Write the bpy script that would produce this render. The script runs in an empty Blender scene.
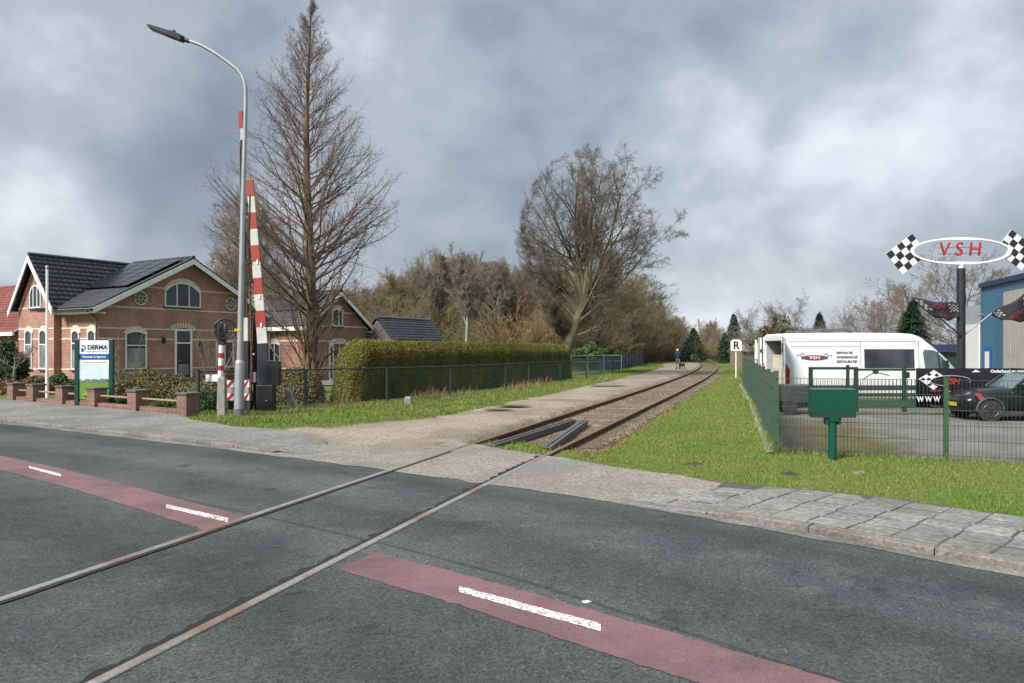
import bpy, bmesh, math, random
import numpy as np
from mathutils import Matrix, Vector
rng = np.random.default_rng(7)
random.seed(7)
SC = bpy.context.scene
COL = SC.collection
PI = math.pi
F, CX, HY, CAMH = 740.0, 512.0, 350.0, 1.6

def G(px, py, z=0.0):
    Y = F * (CAMH - z) / (py - HY)
    return ((px - CX) / F * Y, Y)
def XA(px, Y):
    return (px - CX) / F * Y
def ZA(py, Y):
    return CAMH - (py - HY) / F * Y

# ------------------------------------------------------------------ materials
def new_mat(name):
    m = bpy.data.materials.new(name); m.use_nodes = True
    nt = m.node_tree; nt.nodes.clear()
    out = nt.nodes.new('ShaderNodeOutputMaterial')
    b = nt.nodes.new('ShaderNodeBsdfPrincipled')
    nt.links.new(b.outputs[0], out.inputs[0])
    return m, nt, b
def node(nt, t, **kw):
    n = nt.nodes.new(t)
    for k, v in kw.items():
        if hasattr(n, k): setattr(n, k, v)
        else: n.inputs[k].default_value = v
    return n
def lk(nt, a, b): nt.links.new(a, b)
def rgba(c): return (c[0], c[1], c[2], 1.0)
def mixc(nt, fac, a, b, mode='MIX'):
    n = nt.nodes.new('ShaderNodeMix'); n.data_type = 'RGBA'; n.blend_type = mode
    if isinstance(fac, (int, float)): n.inputs[0].default_value = fac
    else: lk(nt, fac, n.inputs[0])
    for s, v in ((6, a), (7, b)):
        if isinstance(v, (tuple, list)): n.inputs[s].default_value = rgba(v)
        else: lk(nt, v, n.inputs[s])
    return n.outputs[2]
def math_(nt, op, a, b=None, clamp=False):
    n = nt.nodes.new('ShaderNodeMath'); n.operation = op; n.use_clamp = clamp
    for s, v in ((0, a), (1, b)):
        if v is None: continue
        if isinstance(v, (int, float)): n.inputs[s].default_value = v
        else: lk(nt, v, n.inputs[s])
    return n.outputs[0]
def ramp(nt, fac, stops):
    n = nt.nodes.new('ShaderNodeValToRGB')
    e = n.color_ramp.elements
    while len(e) < len(stops): e.new(0.5)
    for i, (p, c) in enumerate(stops):
        e[i].position = p
        e[i].color = (c, c, c, 1) if isinstance(c, (int, float)) else rgba(c)
    lk(nt, fac, n.inputs[0])
    return n.outputs[0]
def coords(nt, kind='Object'):
    return nt.nodes.new('ShaderNodeTexCoord').outputs[kind]
def noise(nt, vec, scale, detail=4, rough=0.6, dist=0.0):
    n = nt.nodes.new('ShaderNodeTexNoise')
    n.inputs['Scale'].default_value = scale; n.inputs['Detail'].default_value = detail
    n.inputs['Roughness'].default_value = rough; n.inputs['Distortion'].default_value = dist
    if vec is not None: lk(nt, vec, n.inputs['Vector'])
    return n.outputs['Fac']
def bump(nt, b, h, strength=0.3, dist=0.01):
    n = nt.nodes.new('ShaderNodeBump')
    n.inputs['Strength'].default_value = strength; n.inputs['Distance'].default_value = dist
    lk(nt, h, n.inputs['Height']); lk(nt, n.outputs[0], b.inputs['Normal'])
def simple(name, c1, c2=None, scale=6.0, rough=0.6, metal=0.0, bumps=0.0, detail=4, spec=None, bscale=None):
    m, nt, b = new_mat(name)
    v = coords(nt)
    c2 = c2 or tuple(x * 0.75 for x in c1)
    f = ramp(nt, noise(nt, v, scale, detail), [(0.32, 0.0), (0.68, 1.0)])
    lk(nt, mixc(nt, f, c1, c2), b.inputs['Base Color'])
    b.inputs['Roughness'].default_value = rough
    b.inputs['Metallic'].default_value = metal
    if spec is not None: b.inputs['Specular IOR Level'].default_value = spec
    if bumps: bump(nt, b, noise(nt, v, bscale or scale * 6, 3), bumps, 0.01)
    return m

def mat_leaf(name, ca, cb, cc=None, scale=1.5, trans=0.0, rough=0.6):
    m, nt, b = new_mat(name)
    g = nt.nodes.new('ShaderNodeNewGeometry')
    r = g.outputs['Random Per Island']
    col = mixc(nt, r, ca, cb)
    if cc:
        f = ramp(nt, noise(nt, coords(nt), scale, 3), [(0.4, 0.0), (0.65, 1.0)])
        col = mixc(nt, f, col, cc)
    lk(nt, col, b.inputs['Base Color'])
    b.inputs['Roughness'].default_value = rough
    b.inputs['Specular IOR Level'].default_value = 0.25
    return m

def mat_asphalt():
    m, nt, b = new_mat('asphalt')
    v = coords(nt)
    fine = noise(nt, v, 120, 3, 0.75)
    mid = noise(nt, v, 3.2, 5, 0.65)
    big = noise(nt, v, 0.35, 4, 0.6, 0.6)
    # worn lighter wheel paths and patches
    c = mixc(nt, ramp(nt, big, [(0.36, 0.0), (0.64, 1.0)]), (0.040, 0.047, 0.047), (0.078, 0.083, 0.079))
    c = mixc(nt, ramp(nt, mid, [(0.50, 0.0), (0.75, 0.40)]), c, (0.12, 0.122, 0.115))
    v2 = nt.nodes.new('ShaderNodeTexVoronoi'); v2.inputs['Scale'].default_value = 72
    lk(nt, v, v2.inputs['Vector'])
    st = math_(nt, 'MULTIPLY', v2.outputs['Color'], 1.0)
    sp = ramp(nt, st, [(0.0, 0.42), (0.5, 0.93), (0.85, 1.25), (1.0, 2.0)])
    c = mixc(nt, 1.0, c, sp, 'MULTIPLY')
    sp2 = ramp(nt, fine, [(0.3, 0.5), (0.7, 1.45)])
    c = mixc(nt, 1.0, c, sp2, 'MULTIPLY')
    at = nt.nodes.new('ShaderNodeAttribute'); at.attribute_name = 'across'
    wob = math_(nt, 'ADD', at.outputs['Fac'], math_(nt, 'MULTIPLY', math_(nt, 'SUBTRACT', noise(nt, v, 0.6, 4, 0.6), 0.5), 0.8))
    tr_ = ramp(nt, math_(nt, 'DIVIDE', wob, 10.0), [(0.0, 1.3), (0.012, 1.0), (0.06, 0.74), (0.10, 1.12), (0.15, 1.18), (0.19, 0.78), (0.24, 0.9), (0.29, 1.2), (0.34, 0.86), (0.42, 0.74), (0.5, 1.06), (0.6, 0.95)])
    c = mixc(nt, 1.0, c, tr_, 'MULTIPLY')
    seam = ramp(nt, math_(nt, 'DIVIDE', at.outputs['Fac'], 10.0), [(0.272, 1.0), (0.2735, 0.5), (0.275, 1.0)])
    c = mixc(nt, 1.0, c, seam, 'MULTIPLY')
    oil = ramp(nt, noise(nt, v, 1.7, 3, 0.5), [(0.27, 0.55), (0.34, 1.0)])
    c = mixc(nt, 1.0, c, oil, 'MULTIPLY')
    # tar cracks
    w = noise(nt, v, 0.9, 6, 0.7, 0.3)
    cr = ramp(nt, w, [(0.494, 1.0), (0.4995, 0.5), (0.505, 1.0)])
    lk(nt, mixc(nt, 1.0, c, cr, 'MULTIPLY'), b.inputs['Base Color'])
    b.inputs['Roughness'].default_value = 0.85
    b.inputs['Specular IOR Level'].default_value = 0.3
    h = math_(nt, 'ADD', v2.outputs['Distance'], fine)
    bump(nt, b, h, 0.5, 0.006)
    return m
def mat_aggregate(name, c1, c2, c3, scale=40, bs=0.5, patch=0.5, rough=0.9):
    m, nt, b = new_mat(name)
    v = coords(nt)
    vo = nt.nodes.new('ShaderNodeTexVoronoi'); vo.inputs['Scale'].default_value = scale
    lk(nt, v, vo.inputs['Vector'])
    s = nt.nodes.new('ShaderNodeSeparateColor'); lk(nt, vo.outputs['Color'], s.inputs[0])
    c = mixc(nt, s.outputs[0], c1, c2)
    f = ramp(nt, noise(nt, v, patch, 5, 0.65, 0.4), [(0.42, 0.0), (0.6, 1.0)])
    c = mixc(nt, f, c, c3)
    d = ramp(nt, noise(nt, v, scale * 0.6, 3), [(0.3, 0.62), (0.7, 1.25)])
    c = mixc(nt, 1.0, c, d, 'MULTIPLY')
    lk(nt, c, b.inputs['Base Color'])
    b.inputs['Roughness'].default_value = rough
    b.inputs['Specular IOR Level'].default_value = 0.25
    bump(nt, b, math_(nt, 'ADD', vo.outputs['Distance'], noise(nt, v, scale * 2, 2)), bs, 0.012)
    return m
def mat_marking(name, col, under, thr=(0.36, 0.46), scale=45):
    m, nt, b = new_mat(name)
    v = coords(nt)
    f = ramp(nt, noise(nt, v, scale, 4, 0.7), [(thr[0], 0.0), (thr[1], 1.0)])
    f2 = ramp(nt, noise(nt, v, 1.3, 6, 0.7), [(0.3, 0.62), (0.55, 1.0), (0.75, 1.16)])
    c = mixc(nt, f, under, col)
    c = mixc(nt, 1.0, c, f2, 'MULTIPLY')
    sp = ramp(nt, noise(nt, v, 95, 2, 0.8), [(0.3, 0.68), (0.7, 1.25)])
    lk(nt, mixc(nt, 1.0, c, sp, 'MULTIPLY'), b.inputs['Base Color'])
    b.inputs['Roughness'].default_value = 0.8
    bump(nt, b, noise(nt, v, 80, 2, 0.8), 0.4, 0.004)
    return m
def mat_brick(name, c1, c2, mortar, bw=0.22, bh=0.0625):
    m, nt, b = new_mat(name)
    s = nt.nodes.new('ShaderNodeSeparateXYZ'); lk(nt, coords(nt), s.inputs[0])
    u = math_(nt, 'ADD', s.outputs[0], s.outputs[1])
    c = nt.nodes.new('ShaderNodeCombineXYZ'); lk(nt, u, c.inputs[0]); lk(nt, s.outputs[2], c.inputs[1])
    br = nt.nodes.new('ShaderNodeTexBrick')
    lk(nt, c.outputs[0], br.inputs['Vector'])
    br.inputs['Color1'].default_value = rgba(c1); br.inputs['Color2'].default_value = rgba(c2)
    br.inputs['Mortar'].default_value = rgba(mortar)
    br.inputs['Scale'].default_value = 1.0
    br.inputs['Mortar Size'].default_value = 0.006
    br.inputs['Brick Width'].default_value = bw; br.inputs['Row Height'].default_value = bh
    f = ramp(nt, noise(nt, coords(nt), 1.1, 5, 0.65), [(0.3, 0.72), (0.7, 1.2)])
    f2 = ramp(nt, noise(nt, coords(nt), 14, 3, 0.7), [(0.3, 0.75), (0.7, 1.2)])
    col = mixc(nt, 1.0, mixc(nt, 1.0, br.outputs['Color'], f, 'MULTIPLY'), f2, 'MULTIPLY')
    lk(nt, col, b.inputs['Base Color'])
    b.inputs['Roughness'].default_value = 0.85
    bump(nt, b, br.outputs['Fac'], -0.4, 0.006)
    return m
def mat_wood(name, c1, c2, scale=3):
    m, nt, b = new_mat(name)
    mp = nt.nodes.new('ShaderNodeMapping'); mp.inputs['Scale'].default_value = (1, 1, 6)
    lk(nt, coords(nt), mp.inputs[0])
    lk(nt, mixc(nt, ramp(nt, noise(nt, mp.outputs[0], scale, 5), [(0.3, 0.0), (0.7, 1.0)]), c1, c2), b.inputs['Base Color'])
    b.inputs['Roughness'].default_value = 0.85
    return m
def mat_bark(name, c1, c2, c3=None):
    m, nt, b = new_mat(name)
    v = coords(nt)
    mp = nt.nodes.new('ShaderNodeMapping'); mp.inputs['Scale'].default_value = (1, 1, 0.25)
    lk(nt, v, mp.inputs[0])
    n = noise(nt, mp.outputs[0], 14, 4)
    c = mixc(nt, ramp(nt, n, [(0.35, 0.0), (0.65, 1.0)]), c1, c2)
    if c3:
        c = mixc(nt, ramp(nt, noise(nt, v, 0.9, 3), [(0.42, 0.0), (0.62, 0.8)]), c, c3)
    lk(nt, c, b.inputs['Base Color'])
    b.inputs['Roughness'].default_value = 0.9
    b.inputs['Specular IOR Level'].default_value = 0.2
    bump(nt, b, n, 0.6, 0.02)
    return m
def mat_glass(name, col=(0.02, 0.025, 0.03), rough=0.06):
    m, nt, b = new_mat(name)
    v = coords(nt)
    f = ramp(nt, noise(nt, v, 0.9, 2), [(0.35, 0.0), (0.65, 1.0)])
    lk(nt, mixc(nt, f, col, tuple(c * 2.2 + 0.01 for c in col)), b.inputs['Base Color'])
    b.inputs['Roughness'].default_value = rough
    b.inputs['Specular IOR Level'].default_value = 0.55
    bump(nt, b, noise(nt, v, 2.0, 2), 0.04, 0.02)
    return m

M = {}
M['asphalt'] = mat_asphalt()
M['red_asphalt'] = mat_marking('red_asphalt', (0.155, 0.082, 0.086), (0.07, 0.055, 0.057), (0.27, 0.42), 70)
M['white_paint_road'] = mat_marking('white_paint_road', (0.70, 0.69, 0.64), (0.17, 0.09, 0.095), (0.40, 0.53), 46)
M['apron'] = mat_aggregate('apron', (0.165, 0.152, 0.125), (0.29, 0.27, 0.228), (0.175, 0.168, 0.15), 34, 0.5, 0.8)
M['path'] = mat_aggregate('path', (0.215, 0.178, 0.136), (0.325, 0.278, 0.215), (0.185, 0.155, 0.112), 26, 0.6, 0.5)
M['ballast'] = mat_aggregate('ballast', (0.075, 0.056, 0.036), (0.19, 0.145, 0.10), (0.085, 0.078, 0.036), 14, 1.0, 0.8)
M['stone'] = mat_leaf('ballast_stone', (0.09, 0.068, 0.046), (0.28, 0.235, 0.175), (0.10, 0.075, 0.05), rough=0.9)
M['pavement'] = mat_aggregate('pavement_old', (0.165, 0.16, 0.148), (0.225, 0.218, 0.20), (0.135, 0.132, 0.12), 24, 0.3, 0.6)
M['slab'] = mat_aggregate('paving_slab', (0.19, 0.186, 0.172), (0.25, 0.244, 0.226), (0.16, 0.158, 0.145), 34, 0.3, 1.7)
def slab_tones(m):
    nt = m.node_tree; b = [n for n in nt.nodes if n.type == 'BSDF_PRINCIPLED'][0]
    src = b.inputs['Base Color'].links[0].from_socket; g = nt.nodes.new('ShaderNodeNewGeometry')
    lk(nt, mixc(nt, 1.0, src, ramp(nt, g.outputs['Random Per Island'], [(0.0, 0.82), (0.5, 0.98), (1.0, 1.12)]), 'MULTIPLY'), b.inputs['Base Color'])
slab_tones(M['slab'])
M['joint'] = simple('joint_soil', (0.05, 0.046, 0.034), (0.08, 0.08, 0.045), 3, 0.95)
M['kerb'] = mat_aggregate('kerb_concrete', (0.16, 0.155, 0.14), (0.22, 0.21, 0.19), (0.13, 0.125, 0.11), 50, 0.3, 1.5)
M['lot'] = mat_aggregate('lot_paving', (0.15, 0.145, 0.135), (0.23, 0.22, 0.205), (0.13, 0.125, 0.11), 16, 0.3, 0.3)
def mat_yard():
    m, nt, b = new_mat('yard_surface')
    v = coords(nt)
    def lin(n, p0):
        d = nt.nodes.new('ShaderNodeVectorMath'); d.operation = 'DOT_PRODUCT'; lk(nt, v, d.inputs[0]); d.inputs[1].default_value = n
        return math_(nt, 'SUBTRACT', d.outputs['Value'], n[0] * p0[0] + n[1] * p0[1])
    fd = lin((0.342, 0.94, 0), (4.05, 11.35)); sd = lin((0.959, -0.282, 0), (4.05, 11.35))
    nz = noise(nt, v, 1.1, 6, 0.65, 0.4); nf = noise(nt, v, 7, 5, 0.7); vf = noise(nt, v, 45, 3, 0.7)
    lot = mixc(nt, ramp(nt, nz, [(0.35, 0.0), (0.65, 1.0)]), (0.125, 0.12, 0.105), (0.185, 0.18, 0.165))
    moss = mixc(nt, ramp(nt, nf, [(0.35, 0.0), (0.65, 1.0)]), (0.06, 0.07, 0.02), (0.12, 0.112, 0.042))
    soil = mixc(nt, ramp(nt, nf, [(0.35, 0.0), (0.65, 1.0)]), (0.04, 0.034, 0.028), (0.08, 0.07, 0.058))
    a = math_(nt, 'ADD', math_(nt, 'SUBTRACT', sd, math_(nt, 'MULTIPLY', fd, 0.10)), math_(nt, 'MULTIPLY', math_(nt, 'SUBTRACT', nz, 0.5), 3.0))
    fm = ramp(nt, math_(nt, 'DIVIDE', a, 4.0), [(0.38, 1.0), (0.62, 0.0)])
    fm = math_(nt, 'MULTIPLY', fm, ramp(nt, math_(nt, 'DIVIDE', fd, 16.0), [(0.5, 1.0), (0.75, 0.0)]))
    c = mixc(nt, fm, lot, moss)
    a2 = math_(nt, 'ADD', sd, math_(nt, 'MULTIPLY', math_(nt, 'SUBTRACT', nz, 0.5), 2.0))
    c = mixc(nt, ramp(nt, math_(nt, 'DIVIDE', a2, 3.0), [(0.22, 1.0), (0.5, 0.0)]), c, soil)
    c = mixc(nt, ramp(nt, math_(nt, 'DIVIDE', fd, 8.0), [(0.3, 0.0), (0.42, 0.45), (0.6, 0.0)]), c, soil)
    c = mixc(nt, 1.0, c, ramp(nt, vf, [(0.3, 0.55), (0.7, 1.4)]), 'MULTIPLY')
    lk(nt, c, b.inputs['Base Color']); b.inputs['Roughness'].default_value = 0.9; b.inputs['Specular IOR Level'].default_value = 0.2
    bump(nt, b, math_(nt, 'ADD', nf, vf), 0.6, 0.03)
    return m
M['lot'] = mat_yard()
M['moss'] = mat_aggregate('mossy_soil', (0.055, 0.062, 0.02), (0.12, 0.115, 0.04), (0.05, 0.042, 0.032), 16, 0.5, 1.0)
M['soil'] = mat_aggregate('dark_soil', (0.035, 0.027, 0.02), (0.075, 0.06, 0.045), (0.045, 0.036, 0.027), 20, 0.7, 1.0)
def mat_ground():
    m, nt, b = new_mat('ground_turf')
    v = coords(nt)
    n1 = noise(nt, v, 0.5, 5, 0.6, 0.4); n2 = noise(nt, v, 6, 5, 0.7); n3 = noise(nt, v, 50, 3, 0.7)
    c = mixc(nt, ramp(nt, n1, [(0.35, 0.0), (0.65, 1.0)]), (0.09, 0.145, 0.02), (0.13, 0.165, 0.032))
    c = mixc(nt, ramp(nt, n2, [(0.45, 0.0), (0.7, 0.7)]), c, (0.14, 0.12, 0.055))
    c = mixc(nt, 1.0, c, ramp(nt, n3, [(0.3, 0.55), (0.7, 1.3)]), 'MULTIPLY')
    lk(nt, c, b.inputs['Base Color']); b.inputs['Roughness'].default_value = 0.95
    b.inputs['Specular IOR Level'].default_value = 0.15
    bump(nt, b, n3, 0.8, 0.03)
    return m
M['ground'] = mat_ground()
M['grass'] = mat_leaf('grass_blades', (0.075, 0.150, 0.016), (0.155, 0.215, 0.036), (0.195, 0.19, 0.06), 0.9, rough=0.55)
M['litter_leaf'] = mat_leaf('litter_leaf', (0.20, 0.11, 0.065), (0.10, 0.055, 0.036), rough=0.8)
M['gutter'] = mat_aggregate('gutter_concrete', (0.15, 0.145, 0.13), (0.24, 0.23, 0.205), (0.11, 0.11, 0.10), 45, 0.3, 1.2)
M['dry_grass'] = mat_leaf('dry_stems', (0.30, 0.235, 0.13), (0.16, 0.11, 0.06), rough=0.8)
M['rail_rust'] = simple('rail_rust', (0.17, 0.07, 0.032), (0.075, 0.035, 0.022), 9, 0.8, 0.2, 0.3)
def mat_railhead():
    m, nt, b = new_mat('rail_head')
    v = coords(nt)
    f = ramp(nt, noise(nt, v, 0.55, 4, 0.6), [(0.52, 0.0), (0.62, 1.0)])
    sp_ = nt.nodes.new('ShaderNodeSeparateXYZ'); lk(nt, v, sp_.inputs[0])
    f = math_(nt, 'MAXIMUM', f, ramp(nt, math_(nt, 'DIVIDE', sp_.outputs[1], 20.0), [(0.50, 0.0), (0.60, 1.0)]))
    f2 = ramp(nt, noise(nt, v, 30, 3), [(0.3, 0.75), (0.7, 1.2)])
    c = mixc(nt, f, (0.30, 0.29, 0.27), (0.235, 0.135, 0.075))
    lk(nt, mixc(nt, 1.0, c, f2, 'MULTIPLY'), b.inputs['Base Color'])
    b.inputs['Roughness'].default_value = 0.42; b.inputs['Metallic'].default_value = 0.4
    return m
M['rail_head'] = mat_railhead()
M['groove'] = simple('flangeway_dark', (0.007, 0.0065, 0.006), (0.016, 0.014, 0.012), 14, 0.95, 0, 0.6)  # black stands for the shade inside the open rail gap
M['sleeper'] = mat_wood('sleeper_wood', (0.12, 0.10, 0.072), (0.19, 0.16, 0.115))
M['guard'] = simple('guard_steel', (0.07, 0.072, 0.073), (0.13, 0.13, 0.125), 5, 0.6, 0.3, 0.2)
M['brick'] = mat_brick('brick_red', (0.29, 0.130, 0.098), (0.38, 0.185, 0.14), (0.40, 0.30, 0.245))
M['brick_dark'] = mat_brick('brick_brown', (0.21, 0.092, 0.068), (0.28, 0.125, 0.09), (0.28, 0.21, 0.17))
M['brick_wall'] = mat_brick('brick_garden', (0.15, 0.07, 0.052), (0.22, 0.105, 0.078), (0.20, 0.17, 0.14))
M['cream'] = simple('cream_stucco', (0.62, 0.56, 0.45), (0.52, 0.46, 0.36), 5, 0.7)
M['white'] = simple('white_paint', (0.78, 0.78, 0.76), (0.68, 0.68, 0.65), 2.5, 0.45)
M['white_gloss'] = simple('white_gloss', (0.70, 0.715, 0.71), (0.65, 0.665, 0.66), 1.2, 0.22)
M['plinth'] = simple('plinth', (0.075, 0.07, 0.068), (0.11, 0.1, 0.095), 4, 0.85)
def mat_tiles(name, c1, c2, rough=0.35):
    m, nt, b = new_mat(name)
    v = coords(nt)
    vo = nt.nodes.new('ShaderNodeTexVoronoi'); vo.inputs['Scale'].default_value = 3.5; lk(nt, v, vo.inputs['Vector'])
    s = nt.nodes.new('ShaderNodeSeparateColor'); lk(nt, vo.outputs['Color'], s.inputs[0])
    c = mixc(nt, s.outputs[0], c1, c2)
    f = ramp(nt, noise(nt, v, 1.0, 5), [(0.3, 0.75), (0.7, 1.25)])
    lk(nt, mixc(nt, 1.0, c, f, 'MULTIPLY'), b.inputs['Base Color'])
    b.inputs['Roughness'].default_value = rough
    return m
M['tiles'] = mat_tiles('roof_tiles_dark', (0.022, 0.024, 0.03), (0.036, 0.038, 0.046), 0.42)
M['tiles_blue'] = mat_tiles('roof_tiles_slate', (0.045, 0.052, 0.065), (0.07, 0.078, 0.09), 0.4)
M['tiles_red'] = mat_tiles('roof_tiles_red', (0.20, 0.055, 0.04), (0.13, 0.035, 0.03), 0.4)
M['solar'] = simple('solar_cell', (0.010, 0.011, 0.015), (0.014, 0.015, 0.02), 3, 0.22, 0, 0, 4, 0.3)
M['solar_frame'] = simple('solar_frame', (0.05, 0.05, 0.055), None, 3, 0.4, 0.6)
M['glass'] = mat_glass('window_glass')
M['glass_curtain'] = mat_glass('curtained_glass', (0.13, 0.14, 0.14), 0.1)
M['black'] = simple('black_paint', (0.012, 0.013, 0.016), (0.022, 0.023, 0.026), 4, 0.45)
M['blackblue'] = simple('blue_black_paint', (0.012, 0.016, 0.026), (0.022, 0.027, 0.038), 4, 0.5)
M['rubber'] = simple('rubber', (0.018, 0.018, 0.019), (0.03, 0.03, 0.03), 8, 0.85)
M['galv'] = simple('galvanised', (0.36, 0.375, 0.385), (0.27, 0.285, 0.295), 3.5, 0.5, 0.45)
M['galv_dark'] = simple('pole_foot', (0.11, 0.115, 0.12), (0.16, 0.16, 0.16), 5, 0.7, 0.2)
M['lamp_head'] = simple('lamp_head', (0.010, 0.0105, 0.011), (0.016, 0.0165, 0.017), 6, 0.7)
M['lamp_lens'] = simple('lamp_lens', (0.035, 0.036, 0.035), (0.025, 0.025, 0.025), 6, 0.35)
M['red'] = simple('red_paint', (0.33, 0.045, 0.027), (0.26, 0.036, 0.024), 3, 0.5)
M['red_sign'] = simple('red_sign', (0.42, 0.02, 0.03), (0.34, 0.02, 0.03), 3, 0.4)
M['red_worn'] = simple('red_worn', (0.40, 0.045, 0.05), (0.30, 0.05, 0.05), 7, 0.55)
M['barrier_white'] = simple('barrier_white', (0.56, 0.55, 0.51), (0.43, 0.42, 0.385), 4, 0.55)
M['concrete'] = simple('concrete_post', (0.27, 0.265, 0.235), (0.17, 0.17, 0.145), 7, 0.9, 0, 0.4)
M['green_metal'] = simple('green_metal', (0.040, 0.090, 0.046), (0.028, 0.066, 0.034), 6, 0.45)
M['green_dark'] = simple('green_dark', (0.018, 0.045, 0.03), (0.012, 0.03, 0.022), 6, 0.5)
M['green_box'] = simple('green_enamel', (0.004, 0.068, 0.044), (0.004, 0.052, 0.036), 4, 0.35)
M['teal_post'] = simple('sign_post_green', (0.008, 0.06, 0.05), (0.006, 0.045, 0.04), 5, 0.35)
M['fence_wire'] = simple('fence_wire', (0.055, 0.075, 0.065), (0.035, 0.05, 0.045), 9, 0.5)
M['fence_post'] = simple('fence_post', (0.028, 0.042, 0.04), (0.018, 0.026, 0.026), 9, 0.6)
M['screen_blue'] = simple('wind_screen', (0.035, 0.075, 0.09), (0.025, 0.055, 0.07), 2, 0.8)
M['rust_pipe'] = simple('rust_pipe', (0.33, 0.22, 0.16), (0.24, 0.13, 0.08), 6, 0.7, 0.1)
M['blue_sign'] = simple('blue_sign', (0.004, 0.10, 0.32), (0.004, 0.085, 0.28), 2, 0.35)
M['navy_text'] = simple('navy_text', (0.01, 0.045, 0.13), None, 2, 0.4)
M['orange_text'] = simple('orange_text', (0.5, 0.27, 0.1), None, 2, 0.4)
M['sign_field'] = simple('sign_field', (0.10, 0.22, 0.02), (0.16, 0.27, 0.04), 5, 0.4)
M['sign_treeline'] = simple('sign_treeline', (0.03, 0.045, 0.035), (0.08, 0.1, 0.07), 9, 0.4)
M['sign_sky'] = simple('sign_sky', (0.42, 0.58, 0.62), (0.60, 0.68, 0.68), 2.2, 0.4)
M['white_text'] = simple('white_text', (0.8, 0.8, 0.8), None, 2, 0.4)
M['grey_text'] = simple('grey_text', (0.07, 0.075, 0.08), None, 2, 0.4)
M['red_text'] = simple('red_text', (0.42, 0.02, 0.02), (0.3, 0.02, 0.02), 9, 0.4)
M['banner'] = simple('banner_black', (0.008, 0.0085, 0.012), (0.013, 0.013, 0.017), 2, 0.85, 0, 0, 4, 0.15)
M['flag'] = simple('flag_black', (0.014, 0.015, 0.02), (0.022, 0.022, 0.027), 3, 0.85)
M['car_paint'] = simple('car_grey_green', (0.016, 0.022, 0.021), (0.012, 0.018, 0.017), 2, 0.22, 0.5)
M['alloy'] = simple('alloy', (0.10, 0.105, 0.105), (0.07, 0.07, 0.07), 4, 0.35, 0.7)
M['car_glass'] = mat_glass('car_glass', (0.05, 0.075, 0.075), 0.05)
M['plate'] = simple('plate_yellow', (0.62, 0.42, 0.03), None, 3, 0.4)
M['tail'] = simple('tail_red', (0.45, 0.008, 0.012), (0.33, 0.008, 0.012), 5, 0.2)
M['interior'] = simple('van_interior', (0.34, 0.35, 0.36), (0.24, 0.25, 0.26), 3, 0.6)
M['beige'] = simple('beige_box', (0.62, 0.56, 0.42), (0.52, 0.46, 0.34), 3, 0.5)
M['grey_door'] = simple('grey_door', (0.33, 0.345, 0.34), (0.24, 0.25, 0.25), 3, 0.5)
M['dark_plastic'] = simple('dark_plastic', (0.045, 0.055, 0.056), (0.03, 0.037, 0.038), 3, 0.5)
M['blue_clad'] = simple('blue_cladding', (0.06, 0.145, 0.22), (0.05, 0.125, 0.19), 1.2, 0.45)
M['red_dim'] = simple('red_dim', (0.17, 0.018, 0.022), (0.10, 0.015, 0.018), 9, 0.7)
M['blue_door'] = simple('blue_door', (0.01, 0.15, 0.36), None, 2, 0.4)
M['roller'] = simple('roller_door', (0.38, 0.36, 0.32), (0.31, 0.295, 0.26), 1.5, 0.6)
M['grey_clad'] = simple('grey_cladding', (0.36, 0.40, 0.43), (0.30, 0.33, 0.36), 1.5, 0.5)
M['navy_clad'] = simple('navy_cladding', (0.02, 0.03, 0.10), (0.03, 0.035, 0.08), 1.5, 0.5)
M['bark_brown'] = mat_bark('bark_redwood', (0.17, 0.115, 0.078), (0.09, 0.062, 0.042), (0.13, 0.105, 0.07))
M['twig_red'] = mat_bark('twig_redwood', (0.20, 0.145, 0.12), (0.13, 0.092, 0.078))
M['bark_oak'] = mat_bark('bark_oak', (0.135, 0.12, 0.078), (0.08, 0.07, 0.048), (0.14, 0.135, 0.07))
M['twig_oak'] = mat_bark('twig_oak', (0.165, 0.142, 0.108), (0.11, 0.094, 0.07))
M['bark_wood'] = mat_bark('bark_wood', (0.16, 0.135, 0.095), (0.10, 0.083, 0.06), (0.14, 0.135, 0.075))
M['twig_brown'] = mat_bark('twig_brown', (0.215, 0.158, 0.108), (0.15, 0.108, 0.074))
M['twig_olive'] = mat_bark('twig_olive', (0.235, 0.20, 0.105), (0.165, 0.14, 0.075))
M['twig_grey'] = mat_bark('twig_grey', (0.22, 0.19, 0.16), (0.15, 0.128, 0.108))
M['twig_tan'] = mat_bark('twig_tan', (0.31, 0.225, 0.12), (0.23, 0.155, 0.08))
M['birch'] = mat_bark('bark_birch', (0.30, 0.285, 0.25), (0.18, 0.17, 0.145))
M['hedge_leaf'] = mat_leaf('hedge_leaf', (0.095, 0.105, 0.017), (0.195, 0.172, 0.027), (0.08, 0.098, 0.018), 0.8)
M['hedge_tip_lit'] = mat_leaf('hedge_tip_lit', (0.27, 0.225, 0.036), (0.17, 0.16, 0.026), None)  # yellow tip growth, with skylight on the hedge top put into the colour
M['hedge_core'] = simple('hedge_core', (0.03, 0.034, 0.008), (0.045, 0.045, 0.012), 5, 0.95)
M['bush_leaf'] = mat_leaf('bush_leaf', (0.075, 0.082, 0.022), (0.15, 0.14, 0.055), (0.19, 0.155, 0.085), 1.8)
M['yew_leaf'] = mat_leaf('shrub_leaf', (0.055, 0.062, 0.016), (0.115, 0.105, 0.034), (0.14, 0.105, 0.045), 1.3)
M['ivy_leaf'] = mat_leaf('ivy_leaf', (0.018, 0.04, 0.012), (0.045, 0.075, 0.02))
M['green_leaf'] = mat_leaf('green_leaf', (0.03, 0.065, 0.014), (0.07, 0.115, 0.03))
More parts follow.
